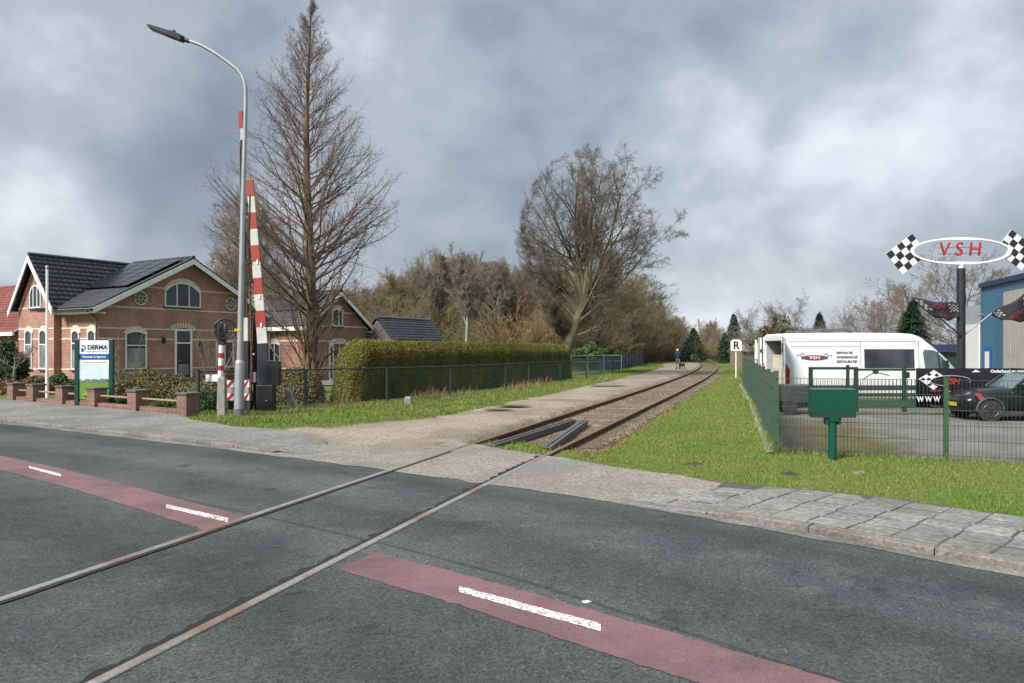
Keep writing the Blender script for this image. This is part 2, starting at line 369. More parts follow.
M['brown_leaf'] = mat_leaf('brown_leaf', (0.20, 0.12, 0.06), (0.11, 0.07, 0.04))
M['fir_leaf'] = mat_leaf('fir_needles', (0.010, 0.026, 0.014), (0.026, 0.05, 0.024))
M['fir_gold'] = mat_leaf('fir_needles_olive', (0.055, 0.06, 0.016), (0.03, 0.04, 0.012))
M['tree_ivy'] = mat_leaf('tree_ivy', (0.05, 0.056, 0.018), (0.095, 0.09, 0.03))
M['skin'] = simple('skin', (0.45, 0.27, 0.19), (0.4, 0.23, 0.16), 9, 0.55)
M['jacket'] = simple('navy_jacket', (0.012, 0.02, 0.055), (0.02, 0.028, 0.07), 9, 0.8)
M['trousers'] = simple('grey_trousers', (0.14, 0.135, 0.13), (0.1, 0.1, 0.095), 9, 0.85)
M['hair'] = simple('grey_hair', (0.42, 0.39, 0.36), (0.33, 0.3, 0.28), 20, 0.8)
M['dog'] = simple('dog_fur', (0.012, 0.011, 0.011), (0.03, 0.026, 0.024), 20, 0.7)
M['spire'] = simple('spire_slate', (0.20, 0.23, 0.26), (0.17, 0.2, 0.23), 1, 0.7)

# ------------------------------------------------------------------ mesh helpers
class MB:
    """collects shapes, builds one mesh object"""
    def __init__(s): s.v, s.f, s.m, s.sm = [], [], [], []
    def add(s, vs, fs, mi=0, T=None, smooth=False):
        o = len(s.v)
        for p in vs:
            p = Vector(p)
            s.v.append(tuple(T @ p) if T is not None else tuple(p))
        for f in fs:
            s.f.append(tuple(i + o for i in f)); s.m.append(mi); s.sm.append(smooth)
        return s
    def box(s, x0, x1, y0, y1, z0, z1, mi=0, T=None):
        vs = [(x0, y0, z0), (x1, y0, z0), (x1, y1, z0), (x0, y1, z0), (x0, y0, z1), (x1, y0, z1), (x1, y1, z1), (x0, y1, z1)]
        return s.add(vs, [(0, 3, 2, 1), (4, 5, 6, 7), (0, 1, 5, 4), (1, 2, 6, 5), (2, 3, 7, 6), (3, 0, 4, 7)], mi, T)
    def prism(s, poly, vec, mi=0, T=None):
        n = len(poly); v = Vector(vec)
        vs = [Vector(p) for p in poly] + [Vector(p) + v for p in poly]
        fs = [tuple(range(n))[::-1], tuple(range(n, 2 * n))] + [(i, (i + 1) % n, n + (i + 1) % n, n + i) for i in range(n)]
        return s.add(vs, fs, mi, T)
    def tube(s, pts, r, sides=8, mi=0, cap=True, T=None, smooth=True):
        pts = [Vector(p) for p in pts]
        rs = r if isinstance(r, (list, tuple)) else [r] * len(pts)
        ref = Vector((0, 0, 1)) if abs((pts[-1] - pts[0]).normalized().z) < 0.9 else Vector((1, 0, 0))
        vs, fs = [], []
        for i, p in enumerate(pts):
            t = (pts[min(i + 1, len(pts) - 1)] - pts[max(i - 1, 0)]).normalized()
            u = t.cross(ref).normalized(); w = t.cross(u)
            for k in range(sides):
                a = 2 * PI * k / sides
                vs.append(p + (u * math.cos(a) + w * math.sin(a)) * rs[i])
        for i in range(len(pts) - 1):
            for k in range(sides):
                a, b = i * sides + k, i * sides + (k + 1) % sides
                fs.append((a, b, b + sides, a + sides))
        s.add(vs, fs, mi, T, smooth)
        if cap:
            s.add(vs[:sides], [tuple(range(sides))], mi, T)
            s.add(vs[-sides:], [tuple(range(sides))[::-1]], mi, T)
        return s
    def disc(s, c, n, r, sides=24, mi=0, th=0.01, T=None):
        c, n = Vector(c), Vector(n).normalized()
        return s.tube([c - n * th / 2, c + n * th / 2], r, sides, mi, True, T, False)
    def loft(s, secs, mi=0, cap=True, T=None, smooth=True, mfun=None, closed=True):
        n = len(secs[0]); vs = [p for q in secs for p in q]
        o = len(s.v); s.add(vs, [], mi, T)
        for i in range(len(secs) - 1):
            for k in range(n if closed else n - 1):
                a, b = i * n + k, i * n + (k + 1) % n
                s.f.append((o + a, o + a + n, o + b + n, o + b)); s.sm.append(smooth)
                s.m.append(mfun(i, k) if mfun else mi)
        if cap:
            s.add(secs[0], [tuple(range(n))], mi, T); s.add(secs[-1], [tuple(range(n))[::-1]], mi, T)
        return s
    def build(s, name, mats, parent=None, bevel=0.0, recalc=True):
        me = bpy.data.meshes.new(name)
        me.from_pydata(s.v, [], s.f)
        for m in (mats if isinstance(mats, (list, tuple)) else [mats]): me.materials.append(M[m] if isinstance(m, str) else m)
        me.polygons.foreach_set('material_index', s.m)
        me.polygons.foreach_set('use_smooth', s.sm)
        if recalc:
            bm = bmesh.new(); bm.from_mesh(me); bmesh.ops.recalc_face_normals(bm, faces=bm.faces[:]); bm.to_mesh(me); bm.free()
        me.update()
        o = bpy.data.objects.new(name, me); COL.objects.link(o)
        if parent is not None: o.parent = parent
        if bevel:
            md = o.modifiers.new('bevel', 'BEVEL'); md.width = bevel; md.segments = 2; md.limit_method = 'ANGLE'
        return o

def np_mesh(name, verts, faces, mats, parent=None, mi=None, smooth=False):
    """verts (n,3); faces (m,k) all k-gons"""
    me = bpy.data.meshes.new(name)
    verts = np.asarray(verts, np.float32); faces = np.asarray(faces, np.int32)
    n, (m, k) = len(verts), faces.shape
    me.vertices.add(n); me.vertices.foreach_set('co', verts.ravel())
    me.loops.add(m * k); me.loops.foreach_set('vertex_index', faces.ravel())
    me.polygons.add(m); me.polygons.foreach_set('loop_start', np.arange(m, dtype=np.int32) * k)
    for a in (mats if isinstance(mats, (list, tuple)) else [mats]): me.materials.append(M[a])
    if mi is not None: me.polygons.foreach_set('material_index', np.asarray(mi, np.int32))
    if smooth: me.polygons.foreach_set('use_smooth', np.ones(m, bool))
    me.update(calc_edges=True); me.validate()
    o = bpy.data.objects.new(name, me); COL.objects.link(o)
    if parent is not None: o.parent = parent
    return o

def empty(name, loc=(0, 0, 0), rz=0.0):
    o = bpy.data.objects.new(name, None); COL.objects.link(o)
    o.empty_display_size = 0.2
    o.location = loc; o.rotation_euler = (0, 0, rz)
    return o
def tag(o, label=None, cat=None, group=None, kind=None):
    if label: o['label'] = label
    if cat: o['category'] = cat
    if group: o['group'] = group
    if kind: o['kind'] = kind
    return o
def thing(name, label, cat, loc=(0, 0, 0), rz=0.0, group=None):
    return tag(empty(name, loc, rz), label, cat, group)
def struct(o): o['kind'] = 'structure'; return o
def copy_tree(o, parent=None):
    c = o.copy(); COL.objects.link(c)
    if parent is not None: c.parent = parent
    for ch in [x for x in o.children]:
        copy_tree(ch, c)
    return c

def text(name, s, size, mat, parent, T, depth=0.004, bold=0.0, align='CENTER', shear=0.0, sx=1.0):
    cu = bpy.data.curves.new(name, 'FONT')
    cu.body = s; cu.size = size; cu.extrude = depth / 2; cu.offset = bold; cu.align_x = align; cu.align_y = 'CENTER'
    cu.shear = shear; cu.resolution_u = 3
    t = bpy.data.objects.new(name + '_tmp', cu); COL.objects.link(t)
    dg = bpy.context.evaluated_depsgraph_get()
    me = bpy.data.meshes.new_from_object(t.evaluated_get(dg))
    bpy.data.objects.remove(t); bpy.data.curves.remove(cu)
    me.name = name; me.transform(Matrix.Diagonal((sx, 1, 1, 1))); me.transform(T)
    me.materials.clear(); me.materials.append(M[mat])
    o = bpy.data.objects.new(name, me); COL.objects.link(o); o.parent = parent
    return o
def frame(o, u, v):
    """matrix whose x axis is u, y axis is v, at origin o"""
    u, v = Vector(u).normalized(), Vector(v).normalized(); w = u.cross(v)
    m = Matrix.Identity(4)
    for i in range(3): m[i][0], m[i][1], m[i][2], m[i][3] = u[i], v[i], w[i], o[i]
    return m

# ------------------------------------------------------------------ curves
def catmull(pts, step=0.25):
    P = [np.array(p, float) for p in pts]
    P = [2 * P[0] - P[1]] + P + [2 * P[-1] - P[-2]]
    out = []
    for i in range(1, len(P) - 2):
        n = max(2, int(np.linalg.norm(P[i + 1] - P[i]) / step))
        for k in range(n):
            t = k / n
            a, b, c, d = P[i - 1], P[i], P[i + 1], P[i + 2]
            out.append(0.5 * (2 * b + (c - a) * t + (2 * a - 5 * b + 4 * c - d) * t * t + (3 * b - a - 3 * c + d) * t ** 3))
    out.append(P[-2])
    return np.array(out)
def normals(C):
    t = np.gradient(C, axis=0); t /= np.linalg.norm(t, axis=1)[:, None]
    return np.stack([t[:, 1], -t[:, 0]], 1)   # to the right of travel
TRACK = catmull([(-5.9, -6), (-2.82, 3.555), (-1.03, 9.1), (1.0, 15.1), (2.81, 20.4), (6.25, 30.4), (11.1, 45), (15.85, 60.4),
                 (20.4, 76.4), (23.3, 88), (25.4, 98.7), (26.4, 107), (26.6, 118), (24, 140)], 0.3)
TN = normals(TRACK)
KERB = catmull([(-75, 50), (-40, 31.2), (-20, 21.1), (-11.4, 16.4), (-7.8, 14.15), (-4.97, 12.3), (-2.9, 10.85), (1.14, 7.84), (3.69, 5.33), (8, 0.9), (20, -11.8), (45, -40)], 0.3)
KN = -normals(KERB)            # away from the road
def sdist(C, N, P):
    """signed distance (along N) of points P to polyline C"""
    P = np.asarray(P, float); out = np.empty(len(P)); C, N = C[::2], N[::2]
    for a in range(0, len(P), 4000):
        q = P[a:a + 4000]
        d = ((q[:, None, :] - C[None]) ** 2).sum(2)
        i = d.argmin(1)
        out[a:a + 4000] = ((q - C[i]) * N[i]).sum(1)
    return out
def sstep(a, b, x):
    t = np.clip((x - a) / (b - a), 0, 1); return t * t * (3 - 2 * t)
def inpoly(P, poly):
    P = np.asarray(P); x, y = P[:, 0], P[:, 1]; c = np.zeros(len(P), bool)
    n = len(poly)
    for i in range(n):
        x0, y0 = poly[i]; x1, y1 = poly[i - 1]
        if y0 == y1: continue
        c ^= ((y0 > y) != (y1 > y)) & (x < (x1 - x0) * (y - y0) / (y1 - y0) + x0)
    return c

SIDE_FENCE = [(4.05, 11.35), (7.77, 24.0), (10.6, 34.0)]
FRONT_FENCE = [(4.05, 11.35), (7.2, 10.2), (11.5, 8.6), (16, 6.5)]
def front_d(P):    # distance behind the front fence line (positive = into the lot)
    u = np.array([0.94, -0.342]); n = np.array([0.342, 0.94])
    return (P - np.array(FRONT_FENCE[0])) @ n
def side_d(P):     # distance to the right of the side fence
    n = np.array([0.959, -0.282])
    return (P - np.array(SIDE_FENCE[0])) @ n
def height(P):
    P = np.asarray(P, float)
    k = sdist(KERB, KN, P); ts = sdist(TRACK, TN, P); t = np.abs(ts)
    z = np.where(k < 0.12, -0.08, -0.045 + 0.07 * sstep(1.68, 1.8, k))
    near = (k >= 0.12)
    # level crossing: no kerb step near the track
    z = np.where(near, z - 0.06 * (1 - sstep(2.8, 4.8, t)), z)
    # track bed
    bed = np.where(ts < 0, 1 - sstep(0.9, 1.3, t), 1 - sstep(1.0, 1.75, t)) * sstep(3.2, 4.2, k)
    z = z - 0.16 * bed
    # sunken yard on the right
    lot = sstep(0.1, 1.8, front_d(P)) * sstep(0.0, 0.7, side_d(P)) * (k > 0.5)
    z = z * (1 - lot) - 0.37 * lot
    # garden by the houses lies slightly lower
    gl = sstep(9, 16, k) * sstep(4, 9, -ts)
    z = z - 0.06 * gl
    return z
# ------------------------------------------------------------------ look
SUNE, ZEN, CLOUDS, EXPO = 3.7, 2.3, 1.10, 0.80
BANKS = [(90, 150, 230, -.20), (40, 222, 110, .28), (560, 70, 320, -.12), (700, 50, 150, -.10), (390, 110, 130, .22), (890, 90, 190, .17), (990, 140, 110, .07), (690, 130, 90, .17), (60, 15, 170, .18), (770, 265, 220, .15), (480, 210, 120, -.06), (800, 30, 120, -.10)]
CLOUD = [(0.0, (.105, .120, .150)), (.32, (.172, .197, .238)), (.55, (.265, .292, .33)), (.72, (.41, .44, .475)), (1.0, (.57, .585, .60))]
# ------------------------------------------------------------------ ground
def axis(lo, hi, fine0, fine1, step, grow):
    xs = list(np.arange(fine0, fine1 + 1e-6, step)); s = step
    while xs[-1] < hi: s *= grow; xs.append(xs[-1] + s)
    s = step
    while xs[0] > lo: s *= grow; xs.insert(0, xs[0] - s)
    return np.array(xs)
gx = axis(-2500, 2500, -13, 17, 0.25, 1.16); gy = axis(-1500, 3500, 2, 34, 0.25, 1.14)
XX, YY = np.meshgrid(gx, gy, indexing='ij')
P = np.stack([XX.ravel(), YY.ravel()], 1)
Z = height(P)
ny = len(gy); i = np.arange(len(gx) - 1)[:, None] * ny + np.arange(ny - 1)[None]
Fq = np.stack([i, i + ny, i + ny + 1, i + 1], -1).reshape(-1, 4)
ground = np_mesh('ground', np.c_[P, Z], Fq, ['ground', 'lot', 'moss', 'soil'], smooth=True)
cen = P[Fq].mean(1)
fd, sd = front_d(cen), side_d(cen)
mi = np.zeros(len(cen), int)
mi[(fd > 0.12) & (sd > 0.1) & (fd < 40) & (sd < 60)] = 1
ground.data.polygons.foreach_set('material_index', mi)
struct(ground)

def strip(name, C, N, offs, zs, mats, sel=None, mi=None, jitter=0.0):
    """sheet swept along C at offsets offs"""
    n = len(C); m = len(offs)
    V = np.empty((n, m, 3))
    for j, (o, z) in enumerate(zip(offs, zs)):
        o_ = np.asarray(o) + (rng.normal(0, jitter, n) if jitter and j in (0, m - 1) else 0)
        V[:, j, :2] = C + N * np.broadcast_to(o_, n)[:, None]; V[:, j, 2] = z
    i = np.arange(n - 1)[:, None] * m + np.arange(m - 1)[None]
    Fq = np.stack([i, i + 1, i + m + 1, i + m], -1).reshape(-1, 4)
    # make faces point up
    a, b, c = V.reshape(-1, 3)[Fq[0, 0]], V.reshape(-1, 3)[Fq[0, 1]], V.reshape(-1, 3)[Fq[0, 2]]
    if np.cross(b - a, c - a)[2] < 0: Fq = Fq[:, ::-1]
    return np_mesh(name, V.reshape(-1, 3), Fq, mats)

ro_ = [-9.5, -7, -5, -3.2, -1.6, 0.0]
road = struct(strip('road', KERB, KN, ro_, [0.0] * 6, ['asphalt']))
at_ = road.data.attributes.new('across', 'FLOAT', 'POINT'); at_.data.foreach_set('value', np.tile(-np.array(ro_), len(KERB)).astype(np.float32))
kt = np.abs(sdist(TRACK, TN, KERB))
kz = 0.055 * sstep(2.75, 4.2, kt)         # kerb dies into the crossing
# red centre strip (a child part of the road) with worn white dashes
def sheet(name, poly, z, mat, parent, n=1):
    me = bpy.data.meshes.new(name)
    me.from_pydata([(x, y, z) for x, y in poly], [], [tuple(range(len(poly)))])
    me.materials.append(M[mat])
    bm = bmesh.new(); bm.from_mesh(me)
    if bm.faces[:][0].normal.z < 0: bmesh.ops.reverse_faces(bm, faces=bm.faces[:])
    bm.to_mesh(me); bm.free()
    o = bpy.data.objects.new(name, me); COL.objects.link(o)
    if parent is not None: o.parent = parent
    return o
def pxpoly(pts): return [G(*p) for p in pts]
def ragged(poly, step=.06, j=.007):
    p = np.array(poly); out = []
    for a, b in zip(p, np.roll(p, -1, 0)):
        n = max(1, int(np.linalg.norm(b - a) / step))
        out += [tuple(a + (b - a) * k / n + rng.normal(0, j, 2)) for k in range(n)]
    return out
rl = [(-90, 438), (0, 455.7), (60, 468.5), (120, 483.5), (180, 499.5), (247.6, 518), (209.5, 532), (150, 513), (75, 489.5), (0, 469.8), (-90, 449)]
rr = [(376, 552.5), (470, 576.5), (570, 604.2), (680, 635.5), (845, 683.5), (1010, 735), (960, 770), (840, 727), (672, 675.5), (560, 639), (450, 603), (338, 570)]
sheet('median_strip', ragged(pxpoly(rl)), 0.004, 'red_asphalt', road)
sheet('median_strip', ragged(pxpoly(rr)), 0.004, 'red_asphalt', road)
for (x0, y0, x1, y1, h) in ((29, 467.6, 61, 475.8, 2.6), (166, 506.6, 228, 521, 4.2), (459, 590, 601, 629, 7.2)):
    n = 14; top, bot = [], []
    for k in range(n + 1):
        t = k / n; x = x0 + (x1 - x0) * t; y = y0 + (y1 - y0) * t
        hh = h * (0.42 + 0.12 * t)
        top.append((x + random.uniform(-1, 1) * 0.3, y - hh + random.uniform(-1, 1) * h * 0.05)); bot.append((x, y + hh + random.uniform(-1, 1) * h * 0.05))
    sheet('lane_dash', pxpoly(top + bot[::-1]), 0.008, 'white_paint_road', road)
# white drip of paint
b = [(586 + 6 * math.cos(a) * random.uniform(.6, 1.1), 602 + 1.8 * math.sin(a) * random.uniform(.6, 1.1)) for a in np.linspace(0, 2 * PI, 12, False)]
sheet('paint_splash', pxpoly(b), 0.004, 'white_paint_road', road)

# kerbs and pavements
mid = np.abs(sdist(TRACK, TN, KERB)) > 2.5
left_i = np.where((KERB[:, 0] < -2) & (kt > 2.6) & (KERB[:, 0] > -60))[0]
right_i = np.where((KERB[:, 0] > 0) & (kt > 2.25))[0]
for idx in (left_i, right_i):
    C, N, z = KERB[idx], KN[idx], kz[idx]
    arc_ = np.r_[0, np.cumsum(np.linalg.norm(np.diff(C, axis=0), axis=1))]
    f_ = lambda q, A: np.interp(q, arc_, A)
    m = MB(); q = 0.0
    while q < arc_[-1] - 1:
        ln = 0.99; vs = []; dz = random.uniform(-.004, .004); do = random.uniform(-.006, .006); n_ = 5
        secs = []
        for w in np.linspace(q, q + ln, n_):
            x, y, nx, ny, zz = f_(w, C[:, 0]), f_(w, C[:, 1]), f_(w, N[:, 0]), f_(w, N[:, 1]), f_(w, z) + dz
            secs.append([(x + nx * (o + do), y + ny * (o + do), h) for o, h in ((.004, -.05), (.004, max(zz - .004, .009)), (.012, zz + .009), (.128, zz + .0095), (.132, -.05))])
        m.loft(secs, smooth=False)
        q += 1.0
    struct(m.build('kerb', 'kerb'))
    struct(strip('gutter', C, N, [-0.16, -0.004], [0.0042 + 0 * z, 0.0042 + 0 * z], ['gutter'], jitter=.012))
# left pavement
C, N, z = KERB[left_i], KN[left_i], kz[left_i]
bpts = np.array([(-42, 36.5), (-22.5, 28.2), (-15.7, 23.0), (-7.85, 17.55), (-7.16, 16.5), (-6.25, 15.55), (-5.48, 14.8), (-4.7, 14.5), (-4.0, 13.9), (-3.2, 12.7), (-2.4, 11.4)])
bd_ = sdist(KERB, KN, bpts); bi_ = np.array([((KERB - q) ** 2).sum(1).argmin() for q in bpts])
wl = np.interp(left_i, bi_, np.maximum(bd_, .3)) + rng.normal(0, .03, len(left_i))
pav = struct(strip('pavement', C, N, [0.14 + 0 * wl, wl * 0.5, wl], [z + 0.0068, z + 0.0068, z + 0.0068], ['pavement']))
# right pavement: concrete slabs laid in rows
SL = MB()
C, N, z = KERB[right_i], KN[right_i], kz[right_i]
bed = struct(strip('pavement_bed', C, N, [0.13, 1.86], [z - 0.0035, z - 0.0035], ['joint']))
arc = np.r_[0, np.cumsum(np.linalg.norm(np.diff(C, axis=0), axis=1))]
def at_arc(s, o):
    x = np.interp(s, arc, C[:, 0]); y = np.interp(s, arc, C[:, 1]); nx = np.interp(s, arc, N[:, 0]); nyy = np.interp(s, arc, N[:, 1]); zz = np.interp(s, arc, z)
    return Vector((x + nx * o, y + nyy * o, zz))
s, tile, row = 0.1, 0.36, 0.33
while s < min(arc[-1], 16):
    for r in range(5):
        if s < .5 and r > 3: continue
        o0 = 0.15 + r * row; off = (0.0, 0.012, -0.008, 0.008, 0.0)[r]
        g = 0.009; dz = random.uniform(-0.004, 0.004); ta, tb = random.uniform(-.005, .005), random.uniform(-.005, .005); ro = random.uniform(-.012, .012)
        g2 = 0.026; q = [at_arc(s + off + g, o0 + g2), at_arc(s + off + tile - g, o0 + g2 + ro), at_arc(s + off + tile - g, o0 + row - g2 + ro), at_arc(s + off + g, o0 + row - g2)]
        zs = [dz, dz + ta, dz + ta + tb, dz + tb]
        top = [p + Vector((0, 0, h)) for p, h in zip(q, zs)]
        c0 = sum(top, Vector()) / 4
        ins = [c0 + (p - c0) * 0.975 + Vector((0, 0, 0.006)) for p in top]
        bot = [p - Vector((0, 0, 0.05)) for p in top]
        vs = bot + top + ins
        fs = [(8, 9, 10, 11)] + [(k, (k + 1) % 4, 4 + (k + 1) % 4, 4 + k) for k in range(4)] + [(4 + k, 4 + (k + 1) % 4, 8 + (k + 1) % 4, 8 + k) for k in range(4)]
        SL.add(vs, fs)
    s += tile
struct(SL.build('pavement_slabs', 'slab'))

# crossing apron and gravel path
def poly_mesh(name, poly, mat, zfun, step=0.35, jitter=0.06):
    """irregular-edged sheet: fine grid clipped by a polygon with a noisy border"""
    poly = np.array(poly); d = []
    for a, b in zip(poly, np.roll(poly, -1, 0)):
        n = max(1, int(np.linalg.norm(b - a) / step))
        for k in range(n): d.append(a + (b - a) * k / n)
    d = np.array(d) + rng.normal(0, jitter, (len(d), 2))
    bm = bmesh.new()
    vs = [bm.verts.new((x, y, 0)) for x, y in d]
    f = bm.faces.new(vs); f.normal_update()
    if f.normal.z < 0: f.normal_flip()
    bmesh.ops.triangulate(bm, faces=[f])
    for v in bm.verts: v.co.z = zfun(v.co.x, v.co.y)
    me = bpy.data.meshes.new(name); bm.to_mesh(me); bm.free(); me.materials.append(M[mat])
    o = bpy.data.objects.new(name, me); COL.objects.link(o); return o
ki = np.where((KERB[:, 0] > -4.6) & (KERB[:, 0] < 1.75))[0]
kedge = [tuple(KERB[i] - KN[i] * 0.12) for i in ki]
apron_poly = kedge + [(2.5, 8.8), (2.1, 9.4), (1.43, 10.15), (0.74, 10.95), (-0.7, 12.6), (-1.5, 13.8), (-3.5, 15.2), (-4.9, 14.5), (-5.0, 13.2)]
struct(poly_mesh('crossing_apron', apron_poly, 'apron', lambda x, y: 0.0055, 0.3, 0.035))
left_edge = [(-4.2, 12.9), (-4.5, 14.3), (-3.9, 15.4), (-2.76, 16.5), (-1.67, 17.6), (-0.98, 20.0), (0.74, 24.9), (3.75, 34.4), (8.4, 49.3), (14.0, 69.6), (19, 92)]
right_edge = [tuple(TRACK[i] - TN[i] * 1.08) for i in range(len(TRACK)) if 13.0 < TRACK[i][1] < 94]
right_edge = [(-1.35, 11.9)] + right_edge[::6]
pl_, Ll = None, None
def resample(pts, n, w):
    p = catmull(pts, .3); L = np.r_[0, np.cumsum(np.linalg.norm(np.diff(p, axis=0), axis=1))]
    q = w * L[-1]; return np.stack([np.interp(q, L, p[:, 0]), np.interp(q, L, p[:, 1])], 1)
nw_ = 420; wv = np.linspace(0, 1, nw_) ** 1.5
eL, eR = resample(left_edge, nw_, wv), resample(right_edge, nw_, wv)
sm = np.convolve(rng.normal(0, .22, nw_ + 8), np.ones(5) / 5, 'same')[4:-4]; sm2 = np.convolve(rng.normal(0, .22, nw_ + 8), np.ones(5) / 5, 'same')[4:-4]
eL[:, 0] += sm; eR[:, 0] += sm2 * .7
cols = np.linspace(0, 1, 15); V = eL[:, None] * (1 - cols)[None, :, None] + eR[:, None] * cols[None, :, None]
V = V.reshape(-1, 2); zp = np.maximum(height(V) + .012, .0078)
rowi = np.repeat(np.arange(nw_), 15); zp = .0064 + (zp - .0064) * sstep(0, 60, rowi)
zp = np.maximum(zp, height(V) + .007)
zp += .012 * sstep(0, 60, rowi) * np.sin(np.tile(cols, nw_) * PI)
P3 = np.c_[V, zp].reshape(nw_, 15, 3)
skR = P3[:, -1] + np.array([.10, -.03, -.16]); skL = P3[:, 0] + np.array([-.08, .02, -.10])      # the edges run down into the ground
P3 = np.concatenate([skL[:, None], P3, skR[:, None]], 1)
i_ = np.arange(nw_ - 1)[:, None] * 17 + np.arange(16)[None]; Fq = np.stack([i_, i_ + 1, i_ + 18, i_ + 17], -1).reshape(-1, 4)
struct(np_mesh('path', P3.reshape(-1, 3), Fq, ['path'], smooth=True))
# ruts and potholes of bare soil
for (px, py, rx, ry) in ((515, 408, 0.55, 0.28), (498, 411.5, 0.4, 0.2), (607, 387, 0.8, 0.35)):
    c = G(px, py); pts = [(c[0] + rx * math.cos(a) * random.uniform(.7, 1.2), c[1] + ry * math.sin(a) * random.uniform(.7, 1.2)) for a in np.linspace(0, 2 * PI, 14, False)]
    o = sheet('path_rut', pts, 0.058, 'soil', None); struct(o)

# ballast with loose stones
bi = np.where((TRACK[:, 1] > 11.3) & (TRACK[:, 1] < 125))[0]
C, N = TRACK[bi], TN[bi]
end = sstep(11.3, 12.2, C[:, 1])
struct(strip('ballast', C, N, [-1.15, -0.95, -0.6, 0.0, 0.6, 1.0, 1.5], [-0.14 + 0 * end, -0.098, -0.103, -0.1, -0.103, -0.092, -0.14 + 0 * end], ['ballast'], jitter=0.08))
ns = 15000
tt = rng.uniform(0, 1, ns) ** 1.7 * 50
sidx = np.clip(np.searchsorted(C[:, 1], 11.6 + tt * 0.95), 0, len(C) - 1)
oo = rng.uniform(-1.05, 1.6, ns); oo = np.where(np.abs(np.abs(oo) - 0.78) < 0.09, oo * 0.7, oo)
ctr = C[sidx] + N[sidx] * oo[:, None] + rng.normal(0, 0.12, (ns, 2))
tet = np.array([(1, 0, -.5), (-.5, .87, -.5), (-.5, -.87, -.5), (0.1, 0, .75)])
sz = rng.uniform(0.016, 0.042, ns) * (1 + tt * 0.012)
ang = rng.uniform(0, 2 * PI, ns); ca, sa = np.cos(ang), np.sin(ang)
V = tet[None] * sz[:, None, None] * rng.uniform(.7, 1.3, (ns, 4, 3))
Vx = V[..., 0] * ca[:, None] - V[..., 1] * sa[:, None]; Vy = V[..., 0] * sa[:, None] + V[..., 1] * ca[:, None]
V = np.stack([Vx + ctr[:, None, 0], Vy + ctr[:, None, 1], V[..., 2] * 0.7 - 0.1], -1)
tf = np.array([(0, 1, 3), (1, 2, 3), (2, 0, 3), (0, 2, 1)])
st = np_mesh('ballast_stones', V.reshape(-1, 3), (np.arange(ns)[:, None, None] * 4 + tf[None]).reshape(-1, 3), ['stone'])
tag(st, 'loose tan and grey ballast stones between the rails', kind='stuff')

# ------------------------------------------------------------------ railway
track = thing('railway_track', 'rusty single railway track crossing the road and curving away', 'railway track')
GAU = 0.785
def rail(side):
    prof = [(-0.062, -0.155), (0.062, -0.155), (0.055, -0.135), (0.012, -0.12), (0.010, -0.045), (0.036, -0.032), (0.036, 0.004), (0.028, 0.014), (-0.028, 0.014), (-0.036, 0.004), (-0.036, -0.032), (-0.010, -0.045), (-0.012, -0.12), (-0.055, -0.135)]
    n = len(TRACK); k = len(prof)
    V = np.empty((n, k, 3))
    for j, (u, w) in enumerate(prof):
        V[:, j, :2] = TRACK + TN * (side * GAU + u); V[:, j, 2] = w
    i = np.arange(n - 1)[:, None] * k; j = np.arange(k)[None]; j2 = (j + 1) % k
    Fq = np.stack([i + j, i + k + j, i + k + j2, i + j2], -1)
    mi = np.zeros((n - 1, k), int); mi[:, 6:9] = 1
    return np_mesh('rail', V.reshape(-1, 3), Fq.reshape(-1, 4), ['rail_rust', 'rail_head'], track, mi.ravel())
rail(-1); rail(1)
# flangeway strips laid flat, the gap's shade put into their colour, on the inner side of each rail
gi = np.where(TRACK[:, 1] < 12.0)[0]
gC = catmull(TRACK[gi][::3], 0.045)
gN = normals(gC)
for side, w in ((-1, 0.055), (1, 0.06)):
    w1 = w + np.convolve(rng.normal(0, 0.028, len(gC)), np.ones(2) / 2, 'same') * (1.0 if side == 1 else .12)
    o0 = side * (GAU - 0.035); o1 = side * (GAU - 0.035 - np.abs(w1))
    g = strip('flangeway_shade', gC, gN, ([o1, o0 + 0 * w1] if side == 1 else [o0 + 0 * w1, o1]), [0.0085, 0.0085], ['groove']); g.parent = track
# sleepers
slp = MB().box(-1.25, 1.25, -0.12, 0.12, -0.2, -0.105).build('sleeper', 'sleeper', track, 0.012)
arcT = np.r_[0, np.cumsum(np.linalg.norm(np.diff(TRACK, axis=0), axis=1))]
s0 = arcT[np.searchsorted(TRACK[:, 1], 12.4)]
for k in range(88):
    s = s0 + k * 0.72
    j = np.searchsorted(arcT, s)
    o = slp if k == 0 else slp.copy()
    if k: COL.objects.link(o); o.parent = track
    o.location = (TRACK[j, 0], TRACK[j, 1], random.uniform(-0.012, 0.012))
    o.rotation_euler = (0, 0, math.atan2(-TN[j, 1], -TN[j, 0]) + random.uniform(-.02, .02))

